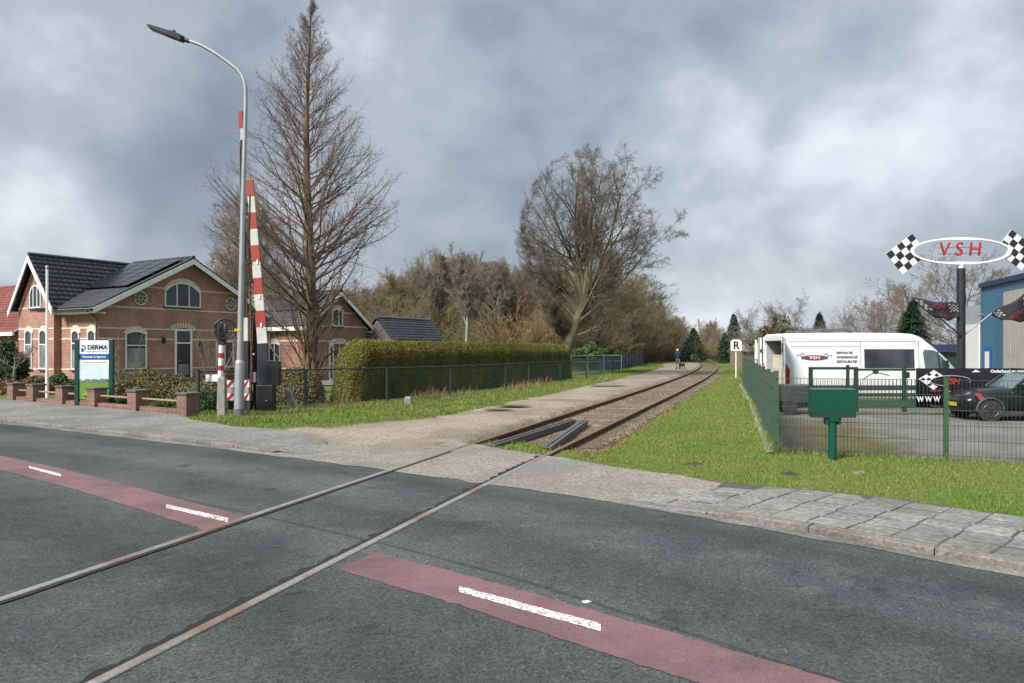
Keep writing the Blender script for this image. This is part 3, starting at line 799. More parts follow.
# steel V-shaped deflector between the rails
gd = thing('coupling_deflector', 'grey steel v shaped deflector lying between the rails just past the road', 'track deflector', (0.9, 14.0, 0))
def beam(a, b):
    m = MB(); a, b = Vector((a[0] - .9, a[1] - 14.0, 0)), Vector((b[0] - .9, b[1] - 14.0, 0))
    d = (b - a).normalized(); n = Vector((d.y, -d.x, 0)); L = (b - a).length
    for (o0, o1, z0, z1) in ((-0.085, 0.085, 0.012, 0.032), (-0.085, -0.062, -0.085, 0.012), (0.062, 0.085, -0.085, 0.012), (0.004, 0.02, 0.032, 0.05)):
        m.prism([a + n * o0 + Vector((0, 0, z0)), a + n * o1 + Vector((0, 0, z0)), a + n * o1 + Vector((0, 0, z1)), a + n * o0 + Vector((0, 0, z1))], d * L)
    o = m.build('beam', 'guard', gd)
    f = MB()
    k = 0.25
    while k < L:
        c = a + d * k
        f.prism([c + n * -0.06 + Vector((0, 0, -0.125)), c + n * 0.06 + Vector((0, 0, -0.125)), c + n * 0.06 + Vector((0, 0, 0.01)), c + n * -0.06 + Vector((0, 0, 0.01))], d * 0.1)
        k += 0.75
    f.build('support_block', 'groove', o)
beam((-0.36, 12.25), (1.36, 16.75)); beam((0.55, 12.0), (1.62, 16.6))

# ------------------------------------------------------------------ grass blades
def grass(name, poly, n, near, hmin, hmax, w, mat, label, extra=None, yscale=1.0, lean=0.5):
    poly = [tuple(p) for p in poly]
    a = np.array(poly); lo, hi = a.min(0), a.max(0)
    pts = []
    got = 0
    while got < n:
        q = rng.uniform(lo, hi, (n * 3, 2))
        keep = inpoly(q, poly)
        # thin out with distance (the picture needs fewer, larger blades far off)
        keep &= rng.uniform(0, 1, len(q)) < np.clip((near / np.maximum(q[:, 1], near)) ** 1.6, 0.02, 1)
        if extra is not None: 
            q = q[keep]; q = q[extra(q)]
        else: q = q[keep]
        pts.append(q); got += len(q)
    p = np.concatenate(pts)[:n]
    clump = (np.sin(p[:, 0] * 3.1 + 1.7 * np.sin(p[:, 1] * 2.3)) * np.sin(p[:, 1] * 2.7 + 1.3 * np.sin(p[:, 0] * 1.9)) + 1) / 2
    p = p + rng.normal(0, 0.05, p.shape)
    z = height(p)
    sc = np.maximum(1, p[:, 1] / near) ** 0.8
    h = (hmin + (hmax - hmin) * rng.uniform(0, 1, n) ** 2 * (0.4 + clump)) * sc ** 0.35
    ww = w * rng.uniform(.6, 1.3, n) * sc
    a = rng.uniform(0, 2 * PI, n); la = rng.uniform(0, 2 * PI, n); ll = h * rng.uniform(0.1, lean * 2, n)
    side = np.stack([np.cos(a), np.sin(a), 0 * a], 1) * ww[:, None] / 2
    L = np.stack([np.cos(la) * ll, np.sin(la) * ll, h], 1)
    base = np.c_[p, z - 0.01]
    mid = base + L * np.array([0.35, 0.35, 0.6])
    tip = base + L
    V = np.stack([base - side, base + side, mid + side * .75, mid - side * .75, tip + side * .12, tip - side * .12], 1).reshape(-1, 3)
    i = np.arange(n)[:, None] * 6
    Fq = np.concatenate([i + np.array([[0, 1, 2, 3]]), i + np.array([[3, 2, 4, 5]])])
    o = np_mesh(name, V, Fq, [mat]); tag(o, label, kind='stuff'); return o
rightpoly = [(0.95, 11.25), (0.74, 10.95), (1.43, 10.08), (1.9, 9.6), (2.12, 9.1), (3.15, 8.27), (4.03, 7.42), (4.56, 7.05), (4.9, 6.75), (6.6, 5.0), (10.5, 1.5), (13, 7.8), (11.5, 8.55), (7.2, 10.15), (4.1, 11.25), (7.65, 24), (10.5, 34), (14.6, 48), (19.5, 64), (24.5, 85), (27, 100), (26.8, 100), (22.7, 80), (17.8, 63), (12.6, 45.5), (7.7, 31), (4.3, 21), (2.5, 15.6)]
off_track = lambda q: np.abs(sdist(TRACK, TN, q)) > 1.2 + 0.18 * np.sin(q[:, 1] * 2.1) + rng.normal(0, .12, len(q))
grass('grass', rightpoly, 260000, 9, 0.014, 0.05, 0.006, 'grass', 'short green grass on the right verge', off_track)
leftpoly = [(-7.4, 17.0), (-7.1, 16.4), (-6.25, 15.5), (-5.48, 14.75), (-4.4, 15.2), (-3.72, 14.85), (-3.3, 15.5), (-2.6, 16.7), (-1.6, 17.7), (-0.85, 20.2), (0.95, 25.1), (4.0, 34.5), (8.6, 49.3), (14.4, 69.6), (15, 80), (12, 70), (8, 53.8), (4.3, 42), (0.9, 33.2), (-0.1, 29.8), (-2.0, 25.6), (-4.3, 22.2), (-5.8, 21.0), (-7.8, 18.9)]
grass('grass', leftpoly, 130000, 15, 0.02, 0.10, 0.010, 'grass', 'green grass between the gravel path and the wire fence')
stripL = [tuple(TRACK[i] - TN[i] * 0.84) for i in range(len(TRACK)) if 12.3 < TRACK[i][1] < 44] + [tuple(TRACK[i] - TN[i] * 1.38) for i in range(len(TRACK)) if 12.3 < TRACK[i][1] < 44][::-1]
grass('grass', stripL, 9000, 12, 0.02, 0.07, 0.008, 'grass', 'thin grass strip along the left rail')
stripM = [tuple(TRACK[i] - TN[i] * 0.66) for i in range(len(TRACK)) if 11.5 < TRACK[i][1] < 60] + [tuple(TRACK[i] + TN[i] * 0.66) for i in range(len(TRACK)) if 11.5 < TRACK[i][1] < 60][::-1]
patch = lambda q: (np.sin(q[:, 0] * 2.2 + q[:, 1] * 1.1) + np.sin(q[:, 1] * 1.7) + 1.6 * (q[:, 1] < 13.4) + rng.normal(0, .5, len(q))) > 0.35
grass('grass', stripM, 22000, 12, 0.02, 0.09, 0.008, 'grass', 'sparse grass growing between the sleepers', patch)
# straw coloured dead stems along the hedge foot and the fence
dry = [(-5.4, 20.9), (-4.3, 21.4), (-1.9, 24.8), (0.2, 29.0), (3.5, 37), (3.0, 38), (-0.6, 29.8), (-2.5, 25.4), (-4.6, 22.3), (-5.6, 21.6)]
dense = lambda q: (np.sin(q[:, 0] * 1.9) + np.sin(q[:, 1] * 2.6 + 0.6)) > 0.25
grass('dry_stems', dry, 1300, 20, 0.08, 0.36, 0.012, 'dry_grass', 'straw coloured dead stems along the foot of the hedge', dense, lean=0.3)
tuft = [(-6.9, 17.3), (-6.4, 16.9), (-4.6, 19), (-3.5, 20.4), (-5.2, 20.4), (-6.6, 18.8)]
grass('dry_stems', tuft, 900, 17, 0.04, 0.2, 0.01, 'dry_grass', 'dry stems in the grass around the barrier', lean=0.4)
edge = []
jp = [(1.9, 9.45), (2.15, 9.0), (3.2, 8.15), (4.05, 7.3), (4.7, 6.85), (6.6, 4.9), (6.75, 5.05), (4.9, 7.0), (4.2, 7.45), (3.3, 8.35), (2.3, 9.25)]
grass('grass', jp, 4500, 9, 0.02, 0.07, 0.008, 'grass', 'ragged grass hanging over the edge of the paving slabs')
# grass in slab joints
jj = [(2.4, 8.2), (3.9, 6.9), (6.5, 4.3), (6.3, 4.1), (3.7, 6.7), (2.2, 8.0)]
for k_, (poly_, n_) in enumerate(((np.r_[eR[30:330] + [-.06, 0], eR[30:330][::-1] + [.14, 0]], 2500), (np.r_[eL[40:330] + [-.15, 0], eL[40:330][::-1] + [.12, 0]], 9000))):
    grass('grass', [tuple(q) for q in poly_], n_, 14, 0.02, 0.08, 0.009, 'grass', ('grass fringe along the rail side of the gravel path', 'grass fringe along the fence side of the gravel path')[k_])
# fallen leaves beside the rails and pale specks in the turf
def litter(name, P2, size, mat, label, lift=.012):
    n = len(P2); z = height(P2) + lift + rng.uniform(0, .02, n)
    a = rng.normal(0, 1, (n, 3)); a[:, 2] = np.abs(a[:, 2]) + 1.2; a /= np.linalg.norm(a, axis=1)[:, None]
    r = np.cross(a, rng.normal(0, 1, (n, 3))); r /= np.linalg.norm(r, axis=1)[:, None]; q = np.cross(a, r); sz_ = size * rng.uniform(.5, 1.4, (n, 1)); p = np.c_[P2, z]
    V = np.stack([p - r * sz_, p + q * sz_ * .6, p + r * sz_, p - q * sz_ * .6], 1).reshape(-1, 3)
    tag(np_mesh(name, V, np.arange(4 * n).reshape(-1, 4), [mat]), label, kind='stuff')
bi2 = np.where((TRACK[:, 1] > 11.4) & (TRACK[:, 1] < 50))[0]
pick = bi2[(rng.uniform(0, 1, 1500) ** 1.4 * (len(bi2) - 1)).astype(int)]
litter('fallen_leaves', TRACK[pick] + TN[pick] * rng.normal(1.35, .22, (1500, 1)) + rng.normal(0, .1, (1500, 2)), .021, 'litter_leaf', 'reddish brown fallen leaves along the right rail', .05)
q = rng.uniform((-1, 5), (12, 22), (9000, 2)); q = q[inpoly(q, rightpoly)][:900]
litter('leaf_specks', q, .012, 'dry_grass', 'pale dry leaf specks scattered in the right verge', .03)
fbase = [(3.9, 11.5), (4.05, 11.2), (7.2, 10.05), (12, 8.3), (12.05, 8.42), (7.25, 10.22), (4.2, 11.4), (7.8, 23.8), (10.6, 33.8), (10.45, 33.9), (7.6, 24.0)]
grass('grass', fbase, 4200, 11, 0.05, 0.16, 0.008, 'grass', 'longer grass tufts along the foot of the green mesh fence')
grass('dry_stems', [(2.0, 9.7), (4, 8.1), (5.5, 6.7), (9, 8.5), (4.2, 10.9), (3.5, 11.5)], 500, 9, 0.03, 0.09, 0.006, 'dry_grass', 'dead grass blades mixed through the right verge', lean=.6)
# mole hills on the right verge
for i, (px, py, r) in enumerate(((695, 462.5, 0.13), (790, 475.5, 0.12), (858, 475.5, 0.11))):
    c = G(px, py); m = MB(); rings = []; gz_ = float(height([c])[0])
    for j, (q, h) in enumerate(((1.15, -.02), (0.9, .015), (.6, .035), (.25, .045), (.02, .046))):
        rings.append([(c[0] + r * q * math.cos(a) * (1 + .25 * math.sin(3 * a + i)) + random.uniform(-.012, .012), c[1] + r * .8 * q * math.sin(a) + random.uniform(-.012, .012), 0.025 + h * (1 + random.uniform(-.2, .2)) * .8) for a in np.linspace(0, 2 * PI, 14, False)])
    m.loft([[(x, y, z_ - .03 + gz_) for x, y, z_ in rg] for rg in rings], cap=False)
    o = m.build('molehill', 'soil' if i < 2 else 'beige')
    if i == 2: o.data.materials[0] = M['path']
    tag(o, ('small dark molehill nearest the railway on the right verge', 'dark molehill between paving slabs and the wire fence corner', 'pale sandy molehill in front of the green metal box')[i], 'molehill', 'molehills on the right verge')
# ------------------------------------------------------------------ houses
R30 = math.radians(-30)
# planes in house space: fr(plane, c) -> function (u, z, out) -> xyz ; 'E' wall faces +x (u = y), 'S' wall faces -y (u = x)
def plane(kind, c):
    if kind == 'E': return lambda u, z, o: (c + o, u, z)
    return lambda u, z, o: (u, c - o, z)
def pbox(m, pl, u0, u1, z0, z1, o0, o1, mi=0):
    a, b = pl(u0, z0, o0), pl(u1, z1, o1)
    return m.box(min(a[0], b[0]), max(a[0], b[0]), min(a[1], b[1]), max(a[1], b[1]), z0, z1, mi)
def arch_pts(u0, u1, zs, rise, n=10):
    """points from (u1,zs) over the arch to (u0,zs)"""
    w = (u1 - u0) / 2; c = (u0 + u1) / 2
    if rise <= 0: return [(u1, zs), (u0, zs)]
    R = (w * w + rise * rise) / (2 * rise); cz = zs + rise - R; a0 = math.asin(min(1, w / R))
    return [(c + R * math.sin(a), cz + R * math.cos(a)) for a in np.linspace(a0, -a0, n)]
def flat(m, pl, poly, o0, o1, mi=0):
    a = [pl(u, z, o0) for u, z in poly]; d = Vector(pl(0, 0, o1)) - Vector(pl(0, 0, o0))
    m.prism(a, d, mi)
def ringband(m, pl, outer, inner, o0, o1, mi=0):
    n = len(outer)
    for k in range(n - 1):
        flat(m, pl, [outer[k], outer[k + 1], inner[k + 1], inner[k]], o0, o1, mi)
def window(par, pl, u0, u1, z0, z1, rise=0.12, mull=(), bars=(), fw=0.055, hood=True, sill=True, glass='glass', name='window', fmat='white', hoodh=0.2, curtain=None):
    f = MB()
    zs = z1 - rise
    pts = arch_pts(u0, u1, zs, rise)
    inn = arch_pts(u0 + fw, u1 - fw, zs, max(0.0, rise - 0.01)) if rise > 0 else [(u1 - fw, zs - fw), (u0 + fw, zs - fw)]
    if rise > 0: inn = [(u, z - fw * .8) for u, z in inn]
    ringband(f, pl, pts, inn, 0.004, 0.06)
    pbox(f, pl, u0, u0 + fw, z0, inn[-1][1], 0.004, 0.058); pbox(f, pl, u1 - fw, u1, z0, inn[0][1], 0.004, 0.058)
    if rise > 0:
        pass
    pbox(f, pl, u0 + fw, u1 - fw, z0, z0 + fw, 0.004, 0.056)
    for q in mull:
        c = u0 + (u1 - u0) * q; pbox(f, pl, c - fw * .45, c + fw * .45, z0 + fw, z1 - fw * 1.2, 0.012, 0.052)
    for q in bars:
        c = z0 + (z1 - z0) * q; pbox(f, pl, u0 + fw, u1 - fw, c - fw * .45, c + fw * .45, 0.012, 0.05)
    w = f.build(name, fmat, par)
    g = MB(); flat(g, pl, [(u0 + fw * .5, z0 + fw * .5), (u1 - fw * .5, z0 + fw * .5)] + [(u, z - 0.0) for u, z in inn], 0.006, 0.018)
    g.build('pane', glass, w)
    if curtain:
        for (a, b, c, d) in curtain:
            k = MB(); pbox(k, pl, u0 + (u1 - u0) * a, u0 + (u1 - u0) * b, z0 + (z1 - z0) * c, z0 + (z1 - z0) * d, 0.018, 0.022); k.build('blind', 'glass_curtain', w)
    if sill:
        s = MB(); pbox(s, pl, u0 - 0.04, u1 + 0.04, z0 - 0.07, z0 - 0.001, 0.004, 0.09); s.build('sill', 'plinth', w)
    if hood:
        h = MB(); o = arch_pts(u0 - 0.1, u1 + 0.1, zs + 0.02 if rise else z1, max(rise, .0) + hoodh)
        if rise <= 0:
            flat(h, pl, [(u0 - .1, z1 + .002), (u1 + .1, z1 + .002), (u1 + .1, z1 + hoodh), (u0 - .1, z1 + hoodh)], 0.003, 0.035)
        else: ringband(h, pl, o, [(u, z + .004) for u, z in pts], 0.003, 0.035)
        h.build('arch', 'cream', w)
    return w
def tile_slope(par, P0, U, D, ulen, dlen, mat, name='roof', tw=0.26, th=0.26, clip=None, amp=0.03):
    """pantile slope: P0 top-left at the ridge, U unit along ridge, D unit down the slope. clip(u,d)->bool keeps quads"""
    U, D = np.array(U, float), np.array(D, float); Nn = np.cross(U, D); Nn /= np.linalg.norm(Nn)
    if Nn[2] < 0: Nn = -Nn
    nu = max(2, int(ulen / tw * 6)); rows = max(1, int(round(dlen / th)))
    us = np.linspace(0, ulen, nu + 1); V, Fq = [], []
    wave = np.abs(np.sin(PI * us / tw)) ** 0.7 * amp
    for r in range(rows):
        d0, d1 = dlen * r / rows, dlen * (r + 1) / rows + 0.02
        o = len(V)
        for d, lift in ((d0, 0.0), (d1, 0.028), (d1, -0.01)):
            for u, w in zip(us, wave):
                V.append(np.array(P0) + U * u + D * d + Nn * (lift + (w if lift >= 0 else 0)))
        for k in range(nu):
            if clip and not clip((us[k] + us[k + 1]) / 2, (d0 + d1) / 2): continue
            for q in range(2):
                a = o + q * (nu + 1) + k
                Fq.append((a, a + 1, a + nu + 2, a + nu + 1))
    ob = np_mesh(name, np.array(V), np.array(Fq), [mat], par)
    return ob
def ridge_caps(m, a, b, r=0.09, mi=0):
    a, b = Vector(a), Vector(b); L = (b - a).length; n = max(1, int(L / 0.36))
    for k in range(n):
        p, q = a + (b - a) * (k / n), a + (b - a) * ((k + 1.04) / n)
        m.tube([p, q], [r, r * 1.12], 8, mi)
def slope_pair(par, ax, mid, top, lo, hi, half_a, half_b, drop_a, drop_b, mat, clip_a=None, clip_b=None, which='ab'):
    pass

# --- corner house with the cross gable
h1 = thing('brick_house', 'red brick house with white gable trim, solar panels and a three part arched attic window', 'house', (-17.9, 32, -0.03), R30)
RZ, EZ = 6.02, 3.62
W = MB()
GL, GM = 8.86, 4.43
# walls
W.prism([(0, 0, 0), (0, GL, 0), (0, GL, EZ), (0, GM, RZ - .12), (0, 0, EZ)], (-0.25, 0, 0))
W.box(-2.85, -0.25, 0, 0.25, 0, EZ)
W.prism([(-5.82, -.31, 0), (-2.85, -.31, 0), (-2.85, -.31, EZ), (-4.335, -.31, RZ - .2), (-5.82, -.31, EZ)], (0, 0.31, 0))
W.box(-5.82, -5.6, 0, 9.2, 0, EZ); W.box(-3.1, -2.85, 0.0, 0.02, 0, EZ)
W.box(-5.6, -0.25, 8.6, GL, 0, EZ)
W.build('wall', 'brick', h1)
pE, pS, pG = plane('E', 0.0), plane('S', 0.0), plane('S', -0.31)
B = MB()
for z in (0.76, 2.13, 2.6, 3.55):
    pbox(B, pE, 0.003, GL, z - .035, z + .035, 0.001, 0.016)
    pbox(B, pS, -2.84, 0.0, z - .035, z + .035, 0.001, 0.0165)
    pbox(B, pG, -5.82, -2.85, z - .035, z + .035, 0.001, 0.0165)
pbox(B, pE, 1.75, GL - 1.75, 4.5, 4.56, 0.001, 0.016)
B.build('stucco_band', 'cream', h1)
K = MB()
pbox(K, pE, 0.0, 3.68, 0, .34, 0.001, 0.03); pbox(K, pE, 4.66, GL, 0, .34, 0.001, 0.03); pbox(K, pS, -2.84, 0.03, 0, .34, 0.001, 0.031); pbox(K, pG, -5.82, -2.82, 0, .34, 0.001, 0.031)
K.build('plinth', 'plinth', h1)
CU = [(0.06, 0.3, 0.05, 0.6), (0.72, 0.94, 0.05, 0.6)]
window(h1, pE, 1.22, 2.24, .76, 2.5, .13, bars=(.62,), curtain=[(.06, .94, .03, .55)])
window(h1, pE, 6.0, 7.06, .74, 2.08, 0.0, mull=(.5,), hood=False, curtain=[(.06, .46, .05, .9)])
window(h1, pE, 3.16, 5.10, 3.68, 4.86, .42, mull=(.33, .67), hoodh=.2, curtain=None)
window(h1, pS, -1.97, -1.36, .76, 2.52, .14, bars=(.66,), curtain=[(.1, .9, .03, .5)])
window(h1, pS, -.74, -.13, .76, 2.52, .14, bars=(.66,), curtain=[(.1, .9, .03, .5)])
window(h1, pG, -5.22, -4.6, .76, 2.56, .14, bars=(.62,), hoodh=.16, curtain=[(.1, .9, .3, .6)])
window(h1, pG, -4.0, -3.38, .76, 2.56, .14, bars=(.62,), hoodh=.16, curtain=[(.1, .9, .03, .6)])
window(h1, pG, -4.8, -3.84, 3.55, 4.6, .42, mull=(.33, .67), hood=False)
# round flower windows
for y in (1.95, 6.9):
    c = Vector((0, y, 4.0)); f = MB()
    f.tube([c + Vector((0.03, .31 * math.cos(a), .31 * math.sin(a))) for a in np.linspace(0, 2 * PI, 25)], .035, 6, 0, False)
    for k in range(8):
        a = k * PI / 4
        f.tube([c + Vector((0.035, .2 * math.cos(a) + .095 * math.cos(b), .2 * math.sin(a) + .095 * math.sin(b))) for b in np.linspace(0, 2 * PI, 11)], .011, 5, 0, False)
    f.tube([c + Vector((0.035, .09 * math.cos(b), .09 * math.sin(b))) for b in np.linspace(0, 2 * PI, 11)], .018, 5, 0, False)
    w = f.build('round_window', 'cream', h1)
    MB().disc(c + Vector((0.014, 0, 0)), (1, 0, 0), .3, 24, 0, .02).build('pane', 'glass', w)
# front door with top light and glazed lower panel
d = MB(); pbox(d, pE, 3.68, 3.78, .3, 2.62, 0.004, .06); pbox(d, pE, 4.52, 4.62, .3, 2.62, 0.004, .06); pbox(d, pE, 3.78, 4.52, 2.54, 2.62, 0.004, .06); pbox(d, pE, 3.78, 4.52, 1.93, 2.0, .004, .06)
dr = d.build('door', 'white', h1)
d = MB(); pbox(d, pE, 3.78, 4.52, .3, 1.93, .004, .03); d.build('door_leaf', 'black', dr)
d = MB(); pbox(d, pE, 3.86, 4.44, .42, .95, .03, .034); d.build('glazing', 'glass_curtain', dr)
d = MB(); pbox(d, pE, 3.86, 4.44, 1.05, 1.85, .03, .036); pbox(d, pE, 3.8, 4.5, 2.02, 2.52, .008, .03); d.build('glazing', 'glass', dr)
d = MB(); d.tube([(.06, 3.85, 1.1), (.09, 3.85, 1.1), (.09, 3.95, 1.1)], .012, 6); d.build('handle', 'galv', dr)
d = MB()
for k in range(9):
    a = math.radians(-32 + 8 * k); c = Vector((0.003, 4.15 + math.sin(a) * 1.1, 1.72 + math.cos(a) * 1.1)); t = Vector((0, math.cos(a), -math.sin(a))); n = Vector((0, math.sin(a), math.cos(a)))
    d.prism([c - t * .045 - n * .12, c + t * .045 - n * .12, c + t * .055 + n * .12, c - t * .055 + n * .12], (.03, 0, 0))
d.build('door_arch', 'cream', h1)
d = MB(); pbox(d, pE, 3.5, 4.8, 0, .28, 0.035, .75); d.build('doorstep', 'concrete', h1)
# wall lantern and letter box
d = MB(); d.tube([(0, 3.0, 2.25), (.16, 3.0, 2.3), (.2, 3.0, 2.2)], .015, 6); d.loft([[(.2 + r * math.cos(a), 3 + r * math.sin(a), z) for a in np.linspace(0, 2 * PI, 6, False)] for r, z in ((.02, 2.22), (.1, 2.16), (.07, 1.95), (.02, 1.92))], smooth=False); d.build('wall_lantern', 'black', h1)
d = MB(); pbox(d, pE, 5.02, 5.16, 1.5, 2.0, .004, .1); d.build('wall_lamp', 'black', h1)
# roofs
rise, run = RZ - 3.45, GM + .42
sl = math.hypot(rise, run); Dn = (0, -run / sl, -rise / sl); Dp = (0, run / sl, -rise / sl)
tile_slope(h1, (-4.3, GM, RZ + .03), (1, 0, 0), Dn, 4.3 + .42, sl, 'tiles', clip=lambda u, d: True)
tile_slope(h1, (-4.3, GM, RZ + .03), (1, 0, 0), Dp, 4.3 + .42, sl, 'tiles')
mrise, mrun = 5.95 - 3.45, 1.98
ms = math.hypot(mrise, mrun)
tile_slope(h1, (-4.335, -.64, 5.95), (0, 1, 0), (mrun / ms, 0, -mrise / ms), 9.8, ms, 'tiles', clip=lambda u, d: True)
tile_slope(h1, (-4.335, -.64, 5.95), (0, 1, 0), (-1.72 / math.hypot(1.72, mrise), 0, -mrise / math.hypot(1.72, mrise)), 9.8, math.hypot(1.72, mrise), 'tiles')
m = MB(); ridge_caps(m, (-4.3, GM, RZ + .06), (.42, GM, RZ + .06)); ridge_caps(m, (-4.335, -.64, 5.99), (-4.335, 9.1, 5.99)); m.build('ridge_tiles', 'tiles', h1)
# white verge boards and gutters
m = MB()
def board(a, b, h, vec):
    a, b = Vector(a), Vector(b)
    m.prism([a, b, b - Vector((0, 0, h)), a - Vector((0, 0, h))], vec)
xv = .40
board((xv, GM, RZ - .02), (xv, GM - run, 3.45), .24, (.05, 0, 0)); board((xv, GM, RZ - .02), (xv, GM + run, 3.45), .24, (.05, 0, 0))
yv = -.69
board((-4.335, yv, 5.93), (-4.335 + mrun, yv, 3.43), .28, (0, .05, 0)); board((-4.335, yv, 5.93), (-4.335 - 1.72, yv, 3.43), .28, (0, .05, 0))
m.box(-2.4, xv + .05, -.47, -.40, 3.2, 3.42); m.box(-2.45, xv, -.40, -.005, 3.2, 3.25)
m.box(-2.45, -2.36, -.64, -.40, 3.2, 3.42)
m.box(.005, xv, -.46, .1, 3.2, 3.26)
m.build('gable_trim', 'white', h1)
m = MB()
m.box(-2.4, .45, -.6, -.475, 3.3, 3.4); m.build('gutter', 'black', h1)
MB().tube([(.06, -.5, 3.3), (.06, -.1, 3.05), (.06, -.1, .1)], .045, 8).build('downpipe', 'galv_dark', h1)
# solar panels on the road side slope
for r in range(2):
    for k in range(4):
        d0 = .4 + r * 1.62; u0 = .12 - (k + 1) * 1.03
        p = Vector((u0, GM, RZ + .16)) + Vector(Dn) * d0; q = Vector(Dn) * 1.58
        if u0 < -4.4: continue
        pm = MB(); pm.prism([p, p + Vector((.99, 0, 0)), p + Vector((.99, 0, 0)) + q, p + q], Vector((0, -rise / sl, run / sl)) * .035)
        s = pm.build('solar_panel', 'solar', h1)
        g = MB(); nv = Vector((0, -rise / sl, run / sl))
        for c in range(1, 3):
            a = p + q * (c / 3) + nv * .036; g.prism([a, a + Vector((.99, 0, 0)), a + Vector((.99, 0, 0)) + Vector(Dn) * .012, a + Vector(Dn) * .012], nv * .004)
        for a in (p, p + Vector((.975, 0, 0))): g.prism([a + nv * .036, a + Vector((.015, 0, 0)) + nv * .036, a + Vector((.015, 0, 0)) + q + nv * .036, a + q + nv * .036], nv * .004)
        g.build('panel_frame', 'solar_frame', s)
m = MB(); m.box(-4.6, -4.3, 6.2, 6.5, 5.7, 6.35); m.box(-4.65, -4.25, 6.15, 6.55, 6.35, 6.42); m.build('chimney', 'plinth', h1)

# --- second brick house nearer the railway
h2 = thing('brick_house', 'smaller brick house behind the bare redwood with a white glazed garden door', 'house', (-10.64, 38, -0.12), R30)
R2, E2, L2, M2 = 4.86, 3.05, 4.7, 2.35
W = MB()
W.prism([(0, 0, 0), (0, L2, 0), (0, L2, E2), (0, M2, R2 - .1), (0, 0, E2)], (-.25, 0, 0)); W.box(-3.28, -.25, 0, .25, 0, E2); W.box(-3.28, -.25, L2 - .25, L2, 0, E2)
W.build('wall', 'brick_dark', h2)
B = MB()
for z in (.75, 2.2, 3.0):
    pbox(B, pE, 0.003, L2, z - .035, z + .035, .001, .016); pbox(B, pS, -3.27, 0, z - .035, z + .035, .001, .0165)
pbox(B, pE, .9, L2 - .9, 3.72, 3.78, .001, .016)
B.build('stucco_band', 'cream', h2)
window(h2, pE, 1.95, 2.75, 3.0, 3.95, .12, mull=(.62,), curtain=None)
window(h2, pE, 1.7, 3.3, .12, 2.15, .14, mull=(.2, .5, .8), bars=(.42,), sill=False, name='garden_door', fw=.09)
window(h2, pS, -2.6, -1.75, 1.1, 2.1, .1, mull=(.5,))
rise, run = R2 - 2.95, M2 + .3; sl = math.hypot(rise, run); Dn2 = (0, -run / sl, -rise / sl)
tile_slope(h2, (-3.3, M2, R2 + .02), (1, 0, 0), Dn2, 3.65, sl, 'tiles'); tile_slope(h2, (-3.3, M2, R2 + .02), (1, 0, 0), (0, run / sl, -rise / sl), 3.65, sl, 'tiles')
m = MB(); ridge_caps(m, (-3.3, M2, R2 + .05), (.35, M2, R2 + .05)); m.build('ridge_tiles', 'tiles', h2)
m = MB(); xv = .33
board((xv, M2, R2 - .02), (xv, M2 - run, 2.95), .2, (.05, 0, 0)); board((xv, M2, R2 - .02), (xv, M2 + run, 2.95), .2, (.05, 0, 0))
m.box(-3.28, xv, -.34, -.28, 2.72, 2.92); m.box(-3.28, xv, -.28, -.005, 2.72, 2.77); m.box(.005, xv, L2 + .05, L2 + .3, 2.72, 2.78)
m.build('gable_trim', 'white', h2)
nv = Vector((0, -rise / sl, run / sl))
for k in range(3):
    p = Vector((-.3 - (k + 1) * 1.03, M2, R2 + .14)) + Vector(Dn2) * .4; q = Vector(Dn2) * 1.6
    pm = MB(); pm.prism([p, p + Vector((.99, 0, 0)), p + Vector((.99, 0, 0)) + q, p + q], nv * .035); pm.build('solar_panel', 'solar', h2)
# terrace in front of the house
struct(sheet('terrace', [(-11.3, 36.0), (-8.5, 41.5), (-7.0, 40.6), (-6.2, 34.2), (-8.6, 33.4)], 0.012, 'pavement', None))

# --- low tiled barn
h3 = thing('barn', 'low barn with a slate blue tiled roof behind the long hedge', 'barn', (0, 0, 0), R30)
def ab(a, b): return (a * .5 + b * .866, a * .866 - b * .5)
x, y = ab(32.45, -27.6); h3.location = (x, y, 0)
m = MB(); m.box(-1.0, 1.0, 0.05, 4.9, 0, 2.2); m.prism([(-1, .05, 2.2), (1, .05, 2.2), (0, .05, 3.3)], (0, 4.85, 0)); m.build('wall', 'plinth', h3)
s3 = math.hypot(1.25, 1.28)
tile_slope(h3, (0, 0, 3.42), (0, 1, 0), (1.28 / s3, 0, -1.25 / s3), 5.0, s3, 'tiles_blue', tw=.3, th=.22); tile_slope(h3, (0, 0, 3.42), (0, 1, 0), (-1.28 / s3, 0, -1.25 / s3), 5.0, s3, 'tiles_blue')
m = MB(); ridge_caps(m, (0, 0, 3.45), (0, 5.0, 3.45)); m.build('ridge_tiles', 'tiles_blue', h3)

# --- red roofed house at the left edge
h4 = thing('red_roofed_house', 'house with a red tiled roof and brick chimney at the left edge', 'house', (-29.4, 44, -0.05), R30)
W = MB(); W.box(-9, 0, 0, 6, 0, 2.75); W.prism([(0, 0, 2.75), (0, 6, 2.75), (0, 3, 5.9)], (-.2, 0, 0)); W.build('wall', 'brick_dark', h4)
s4 = math.hypot(3.3, 3.3)
tile_slope(h4, (-9, 3, 6.0), (1, 0, 0), (0, -3.3 / s4, -3.3 / s4), 9.2, s4, 'tiles_red'); tile_slope(h4, (-9, 3, 6.0), (1, 0, 0), (0, 3.3 / s4, -3.3 / s4), 9.2, s4, 'tiles_red')
m = MB(); m.box(-9, .25, -.42, -.3, 2.5, 2.72); m.build('gutter', 'white', h4)
m = MB(); m.box(-.55, .1, .3, .95, 2.6, 5.55); m.box(-.6, .15, .25, 1.0, 5.55, 5.65); m.build('chimney', 'brick_dark', h4)
